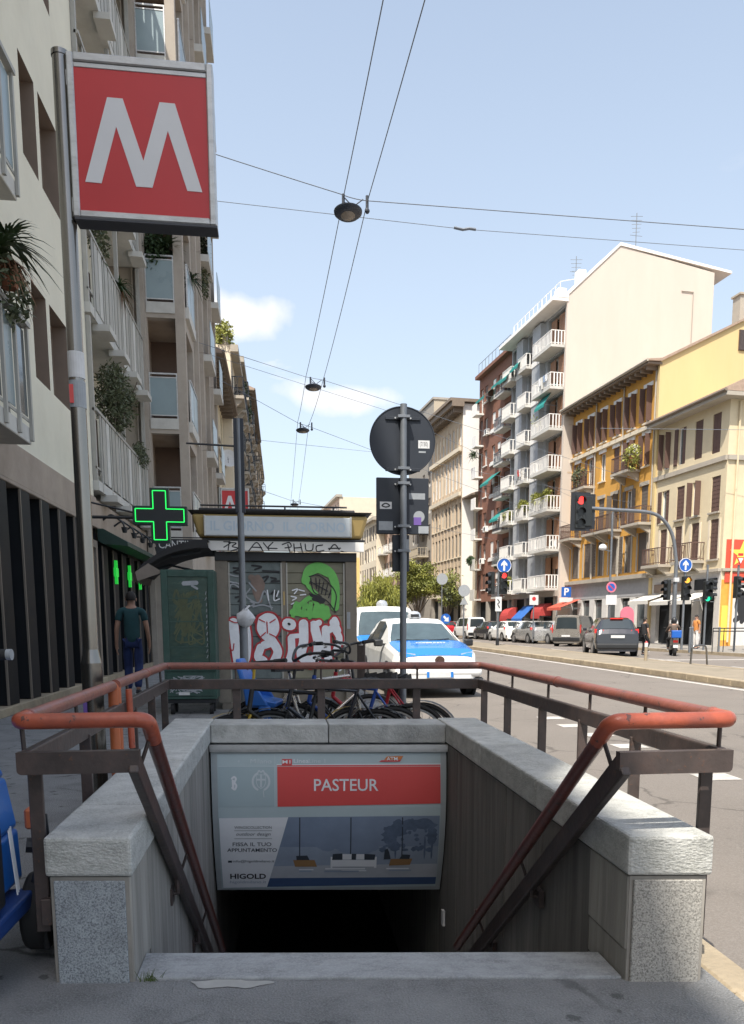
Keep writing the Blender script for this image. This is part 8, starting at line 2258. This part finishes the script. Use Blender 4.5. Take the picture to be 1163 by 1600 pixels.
# ================================================================== TREES AND PLANTS
def tree(label, loc, h, rx, rz_, lean=0, n=5200, mats=('leaf_a', 'leaf_b'), trunk_h=None, fan=False, seed=1, kind='street_tree'):
    random.seed(seed)
    t = thing(kind, label, 'tree', loc)
    m = MB(); th = trunk_h or h*.3
    m.tube([(0, 0, 0), (.05, 0, th*.5), (lean*.1, .05, th)], [.17, .13, .11], 10)
    tips = []
    for k in range(16):
        a = random.uniform(0, 6.283); e = random.uniform(.55, 1.35); l = (h-th)*random.uniform(.55, .95)
        d = Vector((math.cos(a)*math.cos(e)*rx*1.2/(h-th), math.sin(a)*math.cos(e)*rz_*1.2/(h-th), math.sin(e)))
        s = Vector((lean*.1, .05, th*random.uniform(.8, 1.0)))
        mid = s+d*l*.5+Vector((0, 0, .15)); e_ = s+d*l
        m.tube([s, mid, e_], [.07, .04, .012], 6); tips += [e_, mid.lerp(e_, .5)]
        for q in range(3):
            f = mid.lerp(e_, random.random()); g = f+Vector((random.gauss(0, rx*.22), random.gauss(0, rz_*.22), random.uniform(0, .9)))
            m.tube([f, g], [.02, .006], 4); tips.append(g)
    m.build('trunk', 'bark', t, smooth=60)
    for i, mm in enumerate(mats):
        b = MB(); cl = [tp for j, tp in enumerate(tips) if j % len(mats) == i]
        for tp in cl:
            if fan:
                for q in range(int(n/len(tips))):
                    c = tp+Vector((random.gauss(0, .32), random.gauss(0, .32), random.gauss(0, .4)))
                    d = Vector((random.gauss(0, .25), random.gauss(0, .25), 1)).normalized(); s = d.cross(Vector((random.random()-.5, random.random()-.5, .1))).normalized()*.05
                    L = random.uniform(.25, .5); b.quad(c, c+d*L*.5+s, c+d*L, c+d*L*.5-s)
            else: leaf_mesh(b, int(n/len(tips)), ball(tp, (.55*rx/2, .55*rz_/2, .5), .1), .26)
        b.build('crown', mm, t, flip=False)
    return t
tree('clipped looking bushy tree on the median straight above the taxi van', (10.35, 84, 0), 5.9, 2.9, 2.6, n=9000, fan=True, mats=('leaf_a', 'leaf_a', 'leaf_b'), trunk_h=1.3, seed=3)
tree('taller loose olive green tree right of the sign pole', (14.6, 86, 0), 8.9, 3.6, 3.2, n=11000, mats=('leaf_a', 'leaf_b'), trunk_h=2.0, seed=5)
tree('small thin tree at the right of the median tree group', (17.4, 84, 0), 6.8, 2.1, 2.0, n=3400, mats=('leaf_olive', 'leaf_b'), trunk_h=1.6, seed=8)
tree('young tree just behind the taller median tree', (13.2, 98, 0), 6.0, 2.6, 2.6, n=3600, mats=('leaf_b', 'leaf_a'), trunk_h=1.6, seed=12)
random.seed(31)
# left balcony plants
def lp(label, loc, parts, cat='plant', pot=None): return plant('balcony_plant', label, loc, parts, cat, 'balcony plants of the shaded row', pot)
m = MB(); spiky(m, (0, 0, .55), 90, .62, .55, .05); spiky(m, (0, -.3, .35), 60, .5, .6, .05); m2 = MB(); spiky(m2, (0, -.1, .25), 70, .45, 1.1, .035); m3 = MB(); leaf_mesh(m3, 420, ball((0, -.1, -.05), (.25, .5, .4)), .11)
lp('spiky potted palm with dry leaves on the balcony at the left edge', (-3.28, 11.2, 5.42), [('foliage', m, 'leaf_dark'), ('dry_leaves', m2, 'leaf_dry'), ('trailing_leaves', m3, 'leaf_olive')], pot=.14)
m = MB(); leaf_mesh(m, 2600, ball((0, 0, .75), (.45, .85, .80), .1), .13, .1, 3.5); m2 = MB()
for k in range(12): m2.tube([(0, random.uniform(-.2, .2), 0), (random.gauss(0, .2), random.gauss(0, .45), random.uniform(.6, 1.3))], .012, 5)
lp('big feathery olive bush overflowing the lower slatted balcony', (-3.78, 20.4, 5.75), [('foliage', m, 'leaf_olive'), ('stems', m2, 'bark')])
m = MB(); leaf_mesh(m, 600, ball((0, 0, .1), (.2, .8, .35), .1), .10, .5, 3)
lp('small trailing herbs along the end of the lower slatted balcony', (-3.75, 23.5, 5.75), [('foliage', m, 'leaf_olive')])
m = MB(); spiky(m, (0, 0, .1), 60, .55, .7, .045); m2 = MB(); spiky(m2, (0, .25, .0), 45, .5, 1.2, .03)
lp('spiky plant with drooping dry fronds on the upper slatted balcony', (-3.75, 21.5, 9.3), [('foliage', m, 'leaf_dark'), ('dry_leaves', m2, 'leaf_dry')])
m = MB(); leaf_mesh(m, 700, ball((0, 0, .4), (.25, .8, .6), .1), .11, .3, 2.5)
lp('climbing vine at the top of the slatted balcony', (-3.85, 19.6, 9.4), [('foliage', m, 'leaf_olive')])
m = MB(); spiky(m, (.12, 0, .5), 110, .75, .45, .05); m2 = MB(); leaf_mesh(m2, 900, ball((-.2, 0, .45), (.35, .3, .55), .1), .14)
lp('dark green dracaena filling the upper glass balcony of the taupe tower', (-3.2, 25.15, 11.35), [('foliage', m, 'leaf_dark'), ('ivy', m2, 'leaf_dark')])
m = MB(); spiky(m, (0, 0, .4), 80, .7, .8, .045)
lp('drooping spiky plant on the street side balcony of the taupe tower', (-2.52, 26.6, 11.2), [('foliage', m, 'leaf_dark')])
m = MB(); leaf_mesh(m, 900, ball((0, 0, -.6), (.2, .6, 1.4), .1), .13, .6)
lp('hanging creeper high on the street face of the taupe tower', (-2.45, 30.3, 14.4), [('foliage', m, 'leaf_olive')])
m = MB(); leaf_mesh(m, 1400, ball((0, 0, .6), (.6, 1.0, .8), .1), .2)
lp('green shrub on the roof terrace of the white town house', (-2.85, 46.6, 16.0), [('foliage', m, 'leaf_a')])
m = MB(); leaf_mesh(m, 1200, ball((0, 0, .3), (.4, 1.5, 1.6), .1), .2)
lp('dark foliage on the balconies of the grey house', (-2.2, 58, 15.6), [('foliage', m, 'leaf_dark')])
